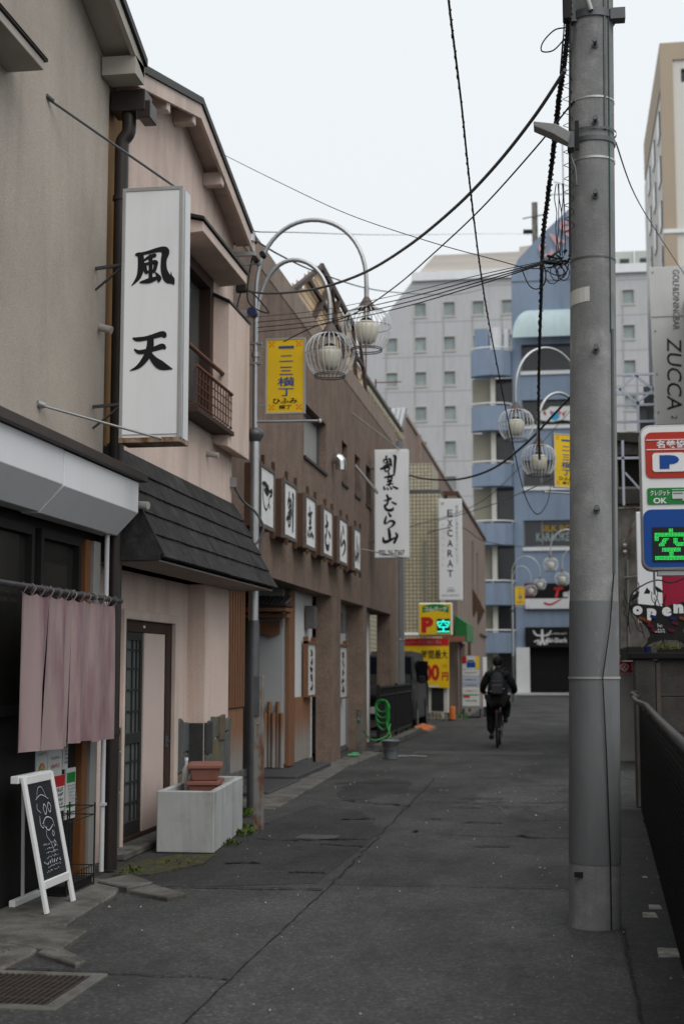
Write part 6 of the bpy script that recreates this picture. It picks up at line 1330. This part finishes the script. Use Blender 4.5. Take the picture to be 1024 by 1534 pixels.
# ================================================================== utility pole
up = thing('utility_pole', 'big round concrete utility pole in the right foreground', 'utility pole', (.165, 8.6, 0))
def pxz(z): return .165 + .0155 * z
def prd(z): return .150 - .0036 * z
prp = [(prd(z), z) for z in [0, .5, 2, 4, 6, 9]]
MB().tube([(pxz(z), 8.6, z) for z in (0, 1, 2, 3, 4, 5, 6, 8, 10)], [prd(z) for z in (0, 1, 2, 3, 4, 5, 6, 8, 10)], 48).build('shaft', m_pole, up)
MB().tube([(pxz(z), 8.6, z) for z in (.37, 1.0, 1.89)], [prd(z) + .0025 for z in (.37, 1.0, 1.89)], 48).build('painted_sleeve', m_polepaint, up)
for z in (5.31, 4.82, 4.36, 3.41, 2.45):
    MB().cyl((pxz(z) + .015, 8.6 - prd(z) - .0, z - .028), (pxz(z) + .013, 8.6 - prd(z) - .055, z - .02), .010, n=12).cyl((pxz(z) + .013, 8.6 - prd(z) - .05, z - .02), (pxz(z) + .012, 8.6 - prd(z) - .065, z - .018), .016, n=12).cyl((pxz(z) + .015, 8.6 - prd(z) - .001, z - .028), (pxz(z) + .015, 8.6 - prd(z) - .01, z - .028), .02, n=12).build('step_bolt', m_darksteel, up)
def band(z, w_, e, mat, nm='steel_band', tilt=0):
    r0 = prd(z) + e; x0 = pxz(z); n = 40; vs = []
    for zz in (-w_ / 2, w_ / 2):
        for k in range(n): a = 2 * math.pi * k / n; vs.append((x0 + r0 * math.cos(a), 8.6 + r0 * math.sin(a), z + zz + tilt * math.cos(a)))
    return MB().add(vs, [(k, (k + 1) % n, n + (k + 1) % n, n + k) for k in range(n)], True).build(nm, mat, up)
band(5.5, .05, .012, m_darksteel, tilt=.0); band(4.96, .012, .004, m_alu); band(4.70, .03, .008, m_darksteel); band(4.76, .016, .014, m_darksteel); band(4.58, .014, .005, m_alu); band(3.96, .010, .004, m_darksteel); band(1.44, .014, .008, M('band_grey', (.3, .3, .28), .5, .1, 9))
B(.10, .16, 8.5, 8.56, 5.46, 5.53).build('crossarm_lug', m_darksteel, up); B(.36, .45, 8.5, 8.58, 5.46, 5.53).build('crossarm_lug', m_darksteel, up)
MB().cyl((.24, 8.45, 5.50), (.20, 8.42, 5.62), .018).build('stay', m_alu, up)
# conduit and ground wire on its right
MB().tube([(pxz(z) + prd(z) * .80, 8.6 - prd(z) * .62, z) for z in (2.05, 2.8, 3.52)], .011, 8).build('guard_strip', m_cablegrey, up)
MB().tube([(pxz(z) + prd(z) * .72 + .004, 8.6 - prd(z) * .72, z) for z in (3.5, 4.0, 4.6, 5.2, 6.0)], .004, 6).build('ground_wire', m_cablegreen, up)
MB().tube([(pxz(z) + prd(z) * .55, 8.6 - prd(z) * .85, z) for z in (4.75, 5.3, 6.0)], .009, 8).build('black_conduit', m_darksteel, up)
MB().tube([(pxz(2.05) + prd(2.05) * .8, 8.6 - prd(2) * .63, 2.05), (pxz(1.7) + .09, 8.6 - .145, 1.75), (pxz(1.44) + .045, 8.6 - .158, 1.44), (pxz(1) + .065, 8.6 - .148, 1.0), (pxz(.4) + .085, 8.6 - .135, .4), (pxz(0) + .09, 8.6 - .13, 0.01)], .004, 6).build('ground_wire', m_cable, up)
B(.05, .10, 8.462, 8.47, .30, .33).build('tag_plate', m_black, up)
st_ = MB(); z0 = 3.72
vs = []
for zz in (z0 - .045, z0 + .045):
    for k in range(7): a = math.pi * (1.03 + .07 * k) ; r0 = prd(z0) + .003; vs.append((pxz(z0) + r0 * math.cos(a), 8.6 + r0 * math.sin(a), zz + .01 * k / 6))
MB().add(vs, [(k, k + 1, 7 + k + 1, 7 + k) for k in range(6)]).build('paper_sticker', M('off_white_sticker', (.55, .54, .50), .8, .05, 20), up)
# LED street light on pole
le = thing('pole_light', 'grey LED street light head bracketed to the utility pole', 'street light', (.1, 8.5, 4.72))
MB().add([(-.115, 8.32, 4.765), (.02, 8.30, 4.735), (.105, 8.36, 4.70), (.105, 8.50, 4.72), (-.115, 8.46, 4.785), (-.115, 8.32, 4.735), (.0, 8.30, 4.672), (.085, 8.36, 4.635), (.105, 8.50, 4.65), (-.115, 8.46, 4.75)], [(0, 1, 2, 3, 4), (9, 8, 7, 6, 5), (0, 5, 6, 1), (1, 6, 7, 2), (2, 7, 8, 3), (3, 8, 9, 4), (4, 9, 5, 0)]).build('housing', M('grey_housing', (.24, .24, .235), .5, .05, 5), le, bevel=.004)
MB().box(.085, .125, 8.40, 8.5, 4.62, 4.72).tube([(.10, 8.47, 4.60), (.13, 8.46, 4.50), (.135, 8.46, 4.40)], .009, 6).build('bracket', m_darksteel, le)
MB().box(.13, .155, 8.44, 8.46, 4.62, 4.80).build('connector', m_black, up)

# ================================================================== overhead cables
def cable(label, pts, r, mat=None, cat='cable', rag=0, grp='overhead cables'):
    t = thing('overhead_cable', label, cat, pts[0], grp)
    p = smooth_path([tuple(q) for q in pts], 8); rr0 = random.Random(len(label))
    if rag:
        # lashing wire wound round the messenger
        n = len(p); full = []
        for i in range(n - 1):
            for j in range(6): full.append(Vector(p[i]).lerp(Vector(p[i + 1]), j / 6))
        full.append(Vector(p[-1]))
        MB().tube([q + Vector((math.cos(i * 1.3), math.sin(i * 1.3) * .5, math.sin(i * 1.3))) * (r * 1.05) + Vector((rr0.uniform(-1, 1), 0, rr0.uniform(-1, 1))) * r * rag for i, q in enumerate(full)], r * .45, 4).build('lashing', mat or m_cable, t)
    MB().tube(p, r, 6).build('cable', mat or m_cable, t); return t
cable('wavy lashed cable dropping steeply from the top edge to the lamp behind the pole', [(-0.490, 6.200, 4.920), (-0.520, 7.000, 4.920), (-0.540, 8.200, 4.870), (-0.570, 9.600, 4.770), (-0.600, 11.500, 4.680), (-0.600, 13.500, 4.570), (-0.560, 17.000, 4.290), (-0.460, 19.000, 3.820), (-0.320, 20.200, 3.660), (-0.180, 20.800, 3.870), (-0.120, 21.300, 4.200)], .0065, rag=.5)
cable('thick grey cable sagging from the pole top to the blue insulator on the pink house', [(0.080, 8.500, 5.150), (-0.120, 9.000, 5.060), (-0.410, 9.800, 5.030), (-0.760, 10.700, 5.040), (-1.250, 11.800, 5.080), (-1.800, 12.900, 5.170), (-2.410, 13.800, 5.290), (-3.010, 14.400, 5.430), (-3.330, 14.600, 5.540)], .013, m_cablegrey)
cable('second cable below the thick one, from the pole to the yellow banner lamp', [(0.130, 8.500, 4.950), (-0.120, 9.200, 4.920), (-0.530, 10.200, 4.860), (-0.980, 11.400, 4.900), (-1.450, 12.600, 4.950), (-1.970, 13.600, 4.970), (-2.510, 14.400, 5.050), (-2.920, 14.850, 5.010)], .006)
cable('thin cable crossing almost level from the pink house eave towards the blue building', [(-3.310, 14.600, 6.300), (-3.310, 15.000, 6.310), (-4.060, 22.000, 8.490), (-4.410, 40.000, 14.000), (-2.530, 76.000, 25.040), (-1.180, 83.000, 27.050)], .007)
cable('thin cable from the pink house gable slanting down to the utility pole', [(-3.430, 14.000, 6.840), (-2.490, 12.500, 5.950), (-1.690, 11.300, 5.230), (-0.910, 10.000, 4.570), (-0.400, 9.200, 4.180), (-0.130, 8.900, 4.020), (0.100, 8.600, 3.970)], .0035)
cable('cable from the eave bracket slanting down past the arched lamp arms', [(-3.210, 14.500, 6.080), (-3.190, 16.000, 6.320), (-3.220, 19.000, 6.940), (-3.120, 24.000, 8.040), (-2.920, 32.000, 10.060), (-2.820, 42.000, 12.710), (-3.000, 60.000, 17.710)], .010)
for i, (dy, lb) in enumerate(((0, 'topmost'), (9, 'second'), (17, 'third'), (24, 'lowest'))):
    cable('%s of the four cables in the bundle between lamp post and utility pole' % lb, [(-3.220, 14.900, 5.310) if i == 0 else ((-3.220, 14.900, 5.250) if i == 1 else ((-3.220, 14.900, 5.190) if i == 2 else (-3.220, 14.900, 5.140))), tuple(Vector((-2.300, 13.600, 5.020)) + Vector((0, 0, -dy * .0062))), tuple(Vector((-1.330, 12.000, 4.720)) + Vector((0, 0, -dy * .0050))), tuple(Vector((-0.540, 10.200, 4.360)) + Vector((0, 0, -dy * .0030))), (0.050, 8.600, 4.000)], .0045 if i else .003)
cable('thick dark cable swinging from the projecting sign to the hidden lamp', [(-2.850, 27.000, 5.180), (-2.390, 26.000, 4.960), (-1.710, 25.000, 4.820), (-1.070, 24.000, 4.870), (-0.480, 22.800, 5.110), (-0.050, 22.000, 5.410), (0.240, 21.500, 5.620)], .019)
cable('low thin cable running behind the caged lamps towards the yellow banner', [(-3.320, 39.000, 5.530), (-1.850, 34.000, 5.290), (-0.760, 29.000, 5.040), (-0.070, 24.000, 4.680), (0.220, 21.500, 4.500)], .010)
cable('faint cable between the tiled wall and the blue building, lowest one', [(-3.690, 40.000, 5.290), (-2.890, 42.000, 5.630), (-2.500, 50.000, 5.880), (-1.050, 60.000, 6.560), (0.620, 66.000, 7.600)], .014)
cable('faint cable rising from the tiled wall across the balconies', [(-4.050, 38.000, 5.260), (-2.550, 40.000, 5.960), (-1.420, 40.000, 6.770), (0.440, 40.000, 8.780)], .010)
cable('thin pale cable dropping right of the pole to the bar building', [(0.380, 8.600, 4.710), (0.620, 11.000, 5.180), (1.080, 15.000, 6.070), (1.750, 19.000, 6.630)], .005, m_cablegrey)
cable('thick black bundle hanging down the left side of the utility pole', [(0.120, 8.500, 5.860), (0.110, 8.500, 5.510), (0.080, 8.600, 5.260), (0.040, 8.800, 5.080), (0.010, 9.100, 4.930), (-0.040, 9.800, 4.810), (-0.090, 10.800, 4.780), (-0.130, 12.500, 4.750), (-0.190, 15.000, 4.600), (-0.240, 18.000, 4.530), (-0.270, 20.800, 4.530)], .0155, rag=.2)
cable('straight black riser cable tight against the left of the utility pole', [(0.120, 8.500, 5.770), (0.110, 8.500, 5.170), (0.100, 8.500, 4.740), (0.090, 8.500, 3.970)], .008)
cable('lashed riser cable rising beside the pole into the black box', [(0.070, 8.450, 5.750), (0.080, 8.500, 5.470), (0.050, 8.600, 5.170), (0.070, 8.600, 5.390)], .005)
cable('spiral coil of thin wire winding down the left edge of the pole', [tuple(Vector((0.090, 8.500, 5.340)) + Vector((.028 * math.cos(i * 1.05), .02 * math.sin(i * 1.05), -.014 * i))) for i in range(88)], .0022)
cable('small loop of cable sticking out near the pole top', [(0.090, 8.500, 5.420), (0.020, 8.500, 5.410), (-0.050, 8.500, 5.340), (-0.060, 8.500, 5.280), (0.010, 8.500, 5.280), (0.080, 8.500, 5.350)], .0045)
cable('drooping slack cable loop under the splice boxes', [(-0.210, 8.900, 4.020), (-0.170, 8.900, 3.920), (-0.120, 8.800, 3.860), (-0.070, 8.800, 3.890), (-0.060, 8.700, 3.940), (-0.080, 8.700, 4.010)], .004)
cable('short slack cable between splice box and pole', [(-0.070, 8.700, 3.960), (-0.000, 8.600, 3.890), (0.060, 8.500, 3.870), (0.080, 8.500, 3.930)], .004)
bx = thing('splice_box', 'black splice closure and clamps at the very top left of the pole', 'cable box', (0.090, 8.400, 5.510)); MB().box(*[a for a in (.07, .12)], 8.38, 8.46, 5.42, 5.75).build('case', m_black, bx, bevel=.01)
jb = thing('cable_clamps', 'tangle of cable clamps and ties on the left side of the pole', 'cable clamps', (0.030, 8.500, 3.930)); rv = random.Random(21); q = MB()
for i in range(16):
    a = Vector((0.070, 8.500, 3.980)) + Vector((rv.uniform(-.10, .02), rv.uniform(-.04, .04), rv.uniform(-.06, .03))); b = a + Vector((rv.uniform(-.09, .02), rv.uniform(-.03, .03), rv.uniform(-.05, .02))); q.cyl(a, b, rv.uniform(.004, .010), n=6)
q.build('clamps', m_cable, jb)
q = MB()
for i in range(5):
    c0 = Vector((0.040, 8.500, 3.900)) + Vector((rv.uniform(-.06, .01), 0, rv.uniform(-.05, .0))); rr1 = rv.uniform(.02, .045); q.tube([c0 + Vector((rr1 * math.cos(k * .7), .01 * math.sin(k), rr1 * 1.3 * math.sin(k * .7))) for k in range(10)], .003, 5)
q.build('wire_loops', m_cable, jb)
q = MB()
for i in range(5):
    x = 838 + i * 3
    b = Vector((0.060, 8.500, 3.980)) + Vector((-.05 + i * .013, 0, 0)); q.tube(smooth_path([tuple(b + Vector((rv.uniform(-.008, .008), 0, k * .09))) for k in range(6)], 3), .003, 5)
q.build('riser_wires', m_cable, jb)
sb2 = thing('cable_sleeve', 'small dark cable sleeve hanging on the level wire near the blue roof', 'cable sleeve', (-1.520, 80.000, 26.300)); MB().cyl((-1.780, 80.000, 26.360), (-1.250, 80.000, 26.330), .13, n=10).build('sleeve', m_cable, sb2)
i2 = thing('insulator', 'blue-black insulator clamped on the wall above the yellow banner', 'insulator', (-3.5, 18.6, 5.6)); MB().box(-3.6, -3.42, 18.5, 18.56, 5.55, 5.60).cyl((-3.45, 18.45, 5.52), (-3.45, 18.45, 5.66), .055).build('spool', m_insul, i2)

# ================================================================== cyclist
BXc, BYc = -1.22, 26.8
bk_ = thing('bicycle', 'black bicycle ridden away from the camera down the alley', 'bicycle', (BXc, BYc, 0)); ORG[bk_] = Vector((0, 0, 0))
def ring(mb, cy, cz, r0, rt, x=0, n=28): mb.tube([(x, cy + r0 * math.cos(2 * math.pi * k / n), cz + r0 * math.sin(2 * math.pi * k / n)) for k in range(n + 1)], rt, 7, cap=False)
for cy in (.34, 1.42):
    m1 = MB(); ring(m1, cy, .335, .315, .02); wh = m1.build('wheel', m_tyre, bk_)
    m1 = MB(); ring(m1, cy, .335, .29, .01)
    for k in range(14): a = 2 * math.pi * k / 14; m1.tube([(0.01 * (-1) ** k, cy, .335), (0, cy + .29 * math.cos(a), .335 + .29 * math.sin(a))], .002, 4)
    m1.cyl((-.05, cy, .335), (.05, cy, .335), .02, n=8); m1.build('rim', m_darksteel, wh)
m1 = MB(); st0 = (0, .62, .88)
for a, b in (((0, .78, .30), (0, .64, .82)), ((0, .78, .30), (0, 1.24, .74)), ((0, .65, .74), (0, 1.22, .82)), ((0, 1.24, .86), (0, 1.29, .70))): m1.tube([a, b], .017, 8)
for sx_ in (-.05, .05): m1.tube([(sx_, .34, .335), (sx_ * .3, .64, .74)], .009, 6); m1.tube([(sx_, .34, .335), (sx_, .78, .30)], .009, 6); m1.tube([(sx_, 1.42, .335), (sx_ * .8, 1.29, .72)], .012, 6)
m1.build('frame', m_black, bk_)
MB().tube([(0, .64, .82), (0, .62, .90)], .013, 8).add([(-.07, .48, .90), (.07, .48, .90), (.02, .78, .90), (-.02, .78, .90), (-.07, .48, .94), (.07, .48, .94), (.02, .78, .93), (-.02, .78, .93)], [(3, 2, 1, 0), (4, 5, 6, 7), (0, 1, 5, 4), (1, 2, 6, 5), (2, 3, 7, 6), (3, 0, 4, 7)]).build('saddle', m_black, bk_)
MB().tube(smooth_path([(-.29, 1.05, 1.0), (-.2, 1.16, 1.02), (0, 1.22, .98), (.2, 1.16, 1.02), (.29, 1.05, 1.0)], 4), .012, 8).tube([(0, 1.22, .98), (0, 1.24, .84)], .014, 8).build('handlebar', m_darksteel, bk_)
MB().box(-.035, .035, .26, .28, .66, .70).build('rear_reflector', M('red_reflector', (.25, .01, .01), .2, 0), bk_)
m1 = MB(); n_ = 14; m1.tube([(0, .34 + .355 * math.cos(a), .335 + .355 * math.sin(a)) for a in [1.2 + i * .13 for i in range(15)]], .024, 6); m1.build('mudguard', m_black, bk_)
m1 = MB(); m1.cyl((.05, .78, .30), (.075, .78, .30), .09, n=18).tube([(.08, .78, .30), (.09, .82, .45)], .009, 6).tube([(-.08, .78, .30), (-.09, .74, .15)], .009, 6).box(.09, .17, .77, .87, .44, .46).box(-.17, -.09, .69, .79, .14, .16); m1.build('crank_and_pedals', m_darksteel, bk_)
MB().tube([(.05, .3, .25), (.09, .25, .0 + .02)], .008, 6).build('stand', m_darksteel, bk_)
bk_.rotation_euler.z = .0

pe = thing('person', 'cyclist in a black jacket and trousers with a charcoal backpack, seen from behind', 'person', (BXc, BYc, 0)); ORG[pe] = Vector((0, 0, 0)); pe.rotation_euler.z = .0
def skin(name, verts, edges, mat, parent, root=0, sub=2):
    me = bpy.data.meshes.new(name); me.from_pydata([v[:3] for v in verts], edges, [])
    o = bpy.data.objects.new(name, me); C.objects.link(o)
    md = o.modifiers.new('s', 'SKIN'); md.use_smooth_shade = True
    sv = me.skin_vertices[0].data
    for i, v in enumerate(verts): sv[i].radius = (v[3], v[4] if len(v) > 4 else v[3]); sv[i].use_root = (i == root)
    o.modifiers.new('u', 'SUBSURF').levels = sub
    dg = bpy.context.evaluated_depsgraph_get(); dg.update()
    m2 = bpy.data.meshes.new_from_object(o.evaluated_get(dg)); bpy.data.objects.remove(o)
    m2.materials.clear(); m2.materials.append(mat)
    for p_ in m2.polygons: p_.use_smooth = True
    q = bpy.data.objects.new(name, m2); C.objects.link(q); q.parent = parent; ORG[q] = origin(parent); return q
# pelvis on the saddle (z .95), leaning forward, hands on the bar
V = [(0, .60, .98, .185, .14), (0, .66, 1.12, .19, .14), (0, .74, 1.27, .205, .14), (0, .80, 1.37, .15, .11), (0, .82, 1.45, .055), (0, .84, 1.52, .06),
     (-.18, .79, 1.35, .092), (-.27, .82, 1.18, .078), (-.30, .93, 1.05, .06), (-.28, 1.04, 1.03, .042),
     (.18, .79, 1.35, .092), (.29, .80, 1.18, .078), (.32, .92, 1.05, .06), (.28, 1.04, 1.03, .042),
     (-.10, .64, .90, .10), (-.13, .90, .62, .078), (-.13, .80, .36, .052), (-.13, .74, .23, .042),
     (.10, .64, .90, .10), (.14, 1.0, .80, .08), (.14, .90, .60, .055), (.135, .82, .52, .042)]
E_ = [(0, 1), (1, 2), (2, 3), (3, 4), (4, 5), (3, 6), (6, 7), (7, 8), (8, 9), (3, 10), (10, 11), (11, 12), (12, 13), (0, 14), (14, 15), (15, 16), (16, 17), (0, 18), (18, 19), (19, 20), (20, 21)]
body = skin('body', V, E_, m_cloth, pe)
# trousers: a slightly larger shell over the legs
skin('trousers', [(0, .60, .95, .18, .14), (-.11, .64, .88, .12), (-.14, .88, .62, .10), (-.14, .80, .38, .082), (-.14, .745, .26, .072), (.11, .64, .88, .12), (.15, .98, .78, .10), (.15, .90, .62, .082), (.14, .83, .55, .07)], [(0, 1), (1, 2), (2, 3), (3, 4), (0, 5), (5, 6), (6, 7), (7, 8)], m_trouser, pe)
def ball(name, c, s_, mat, parent, rot=None, n=20):
    bm = bmesh.new(); bmesh.ops.create_uvsphere(bm, u_segments=n, v_segments=n // 2, radius=1)
    me = bpy.data.meshes.new(name)
    for v in bm.verts: v.co = Vector((v.co.x * s_[0], v.co.y * s_[1], v.co.z * s_[2]))
    if rot: bmesh.ops.rotate(bm, verts=bm.verts, matrix=Matrix.Rotation(rot, 3, 'X'))
    bmesh.ops.translate(bm, verts=bm.verts, vec=c)
    for f_ in bm.faces: f_.smooth = True
    bm.to_mesh(me); bm.free(); me.materials.append(mat); o = bpy.data.objects.new(name, me); C.objects.link(o); o.parent = parent; ORG[o] = origin(parent); return o
hd = ball('head', (0, .86, 1.585), (.078, .095, .115), m_skin, pe)
ball('nose', (0, .957, 1.57), (.014, .018, .024), m_skin, hd); ball('ear', (-.08, .855, 1.575), (.012, .02, .032), m_skin, hd); ball('ear', (.08, .855, 1.575), (.012, .02, .032), m_skin, hd)
for x in (-.03, .03): ball('eye', (x, .945, 1.59), (.012, .008, .008), m_ink, hd)
ball('mouth', (0, .948, 1.525), (.022, .008, .005), m_redor, hd)
hr = MB(); rv = random.Random(2)
h_ = ball('hair', (0, .838, 1.615), (.095, .107, .105), m_hair, pe)
for i in range(260):
    a = rv.uniform(0, 6.28); b = rv.uniform(-.6, 1.5); d = Vector((math.cos(a) * math.cos(b) * .095, math.sin(a) * math.cos(b) * .105, math.sin(b) * .103)); 
    if d.y > .06 and d.z < .03: continue
    c0 = Vector((0, .838, 1.615)) + d; tip = c0 + d.normalized() * rv.uniform(.006, .02) + Vector((0, -.004, -.012)); s_ = d.cross(Vector((0, 0, 1))).normalized() * .008
    hr.add([c0 - s_, c0 + s_, tip], [(0, 1, 2)])
hr.build('hair_tufts', m_hair, h_)
# hands gripping the bar: palm, four fingers, thumb
for sx_ in (-1, 1):
    px_ = sx_ * .27
    hv = [(px_ + sx_ * .01, 1.03, 1.035, .03, .02), (px_, 1.075, 1.03, .036, .02)]; he = [(0, 1)]
    for k in range(4):
        x = px_ - .027 + k * .018; i0 = len(hv); hv += [(x, 1.10, 1.032, .009), (x, 1.118, 1.012, .0085), (x, 1.10, .985, .008), (x, 1.085, .978, .007)]; he += [(1, i0), (i0, i0 + 1), (i0 + 1, i0 + 2), (i0 + 2, i0 + 3)]
    i0 = len(hv); hv += [(px_ - sx_ * .035, 1.06, 1.02, .010), (px_ - sx_ * .042, 1.08, .995, .009), (px_ - sx_ * .03, 1.09, .978, .008)]; he += [(0, i0), (i0, i0 + 1), (i0 + 1, i0 + 2)]
    skin('hand', hv, he, m_skin, pe, sub=1)
for (x, y, z, r_) in ((-.13, .72, .155, 0), (.135, .82, .465, .25)):
    sh = ball('shoe', (x, y + .05, z + .03), (.048, .135, .045), m_black, pe, n=16); B(x - .047, x + .047, y - .08, y + .18, z, z + .02).build('sole', m_tyre, sh, bevel=.008)
bp3 = skin('backpack', [(0, .46, 1.02, .14, .085), (0, .51, 1.18, .16, .09), (0, .58, 1.33, .135, .075), (0, .63, 1.41, .07, .045)], [(0, 1), (1, 2), (2, 3)], m_pack, pe)
B(-.11, .11, .365, .40, 1.0, 1.18).build('front_pocket', M('pack_pocket', (.04, .04, .043), .6, .1, 9), bp3, bevel=.02); MB().tube([(-.09, .44, 1.24), (.09, .44, 1.24)], .005, 5).build('zip', m_cablegrey, bp3)
for sx_ in (-1, 1): MB().tube(smooth_path([(sx_ * .10, .62, 1.40), (sx_ * .12, .78, 1.48), (sx_ * .13, .90, 1.38), (sx_ * .12, .88, 1.15)], 4), .016, 6).build('strap', m_pack, bp3)
ball('reflector', (-.12, .40, 1.05), (.012, .008, .012), m_lamp_glass, bp3, n=8); ball('reflector', (.12, .40, 1.10), (.014, .008, .010), m_lamp_glass, bp3, n=8)
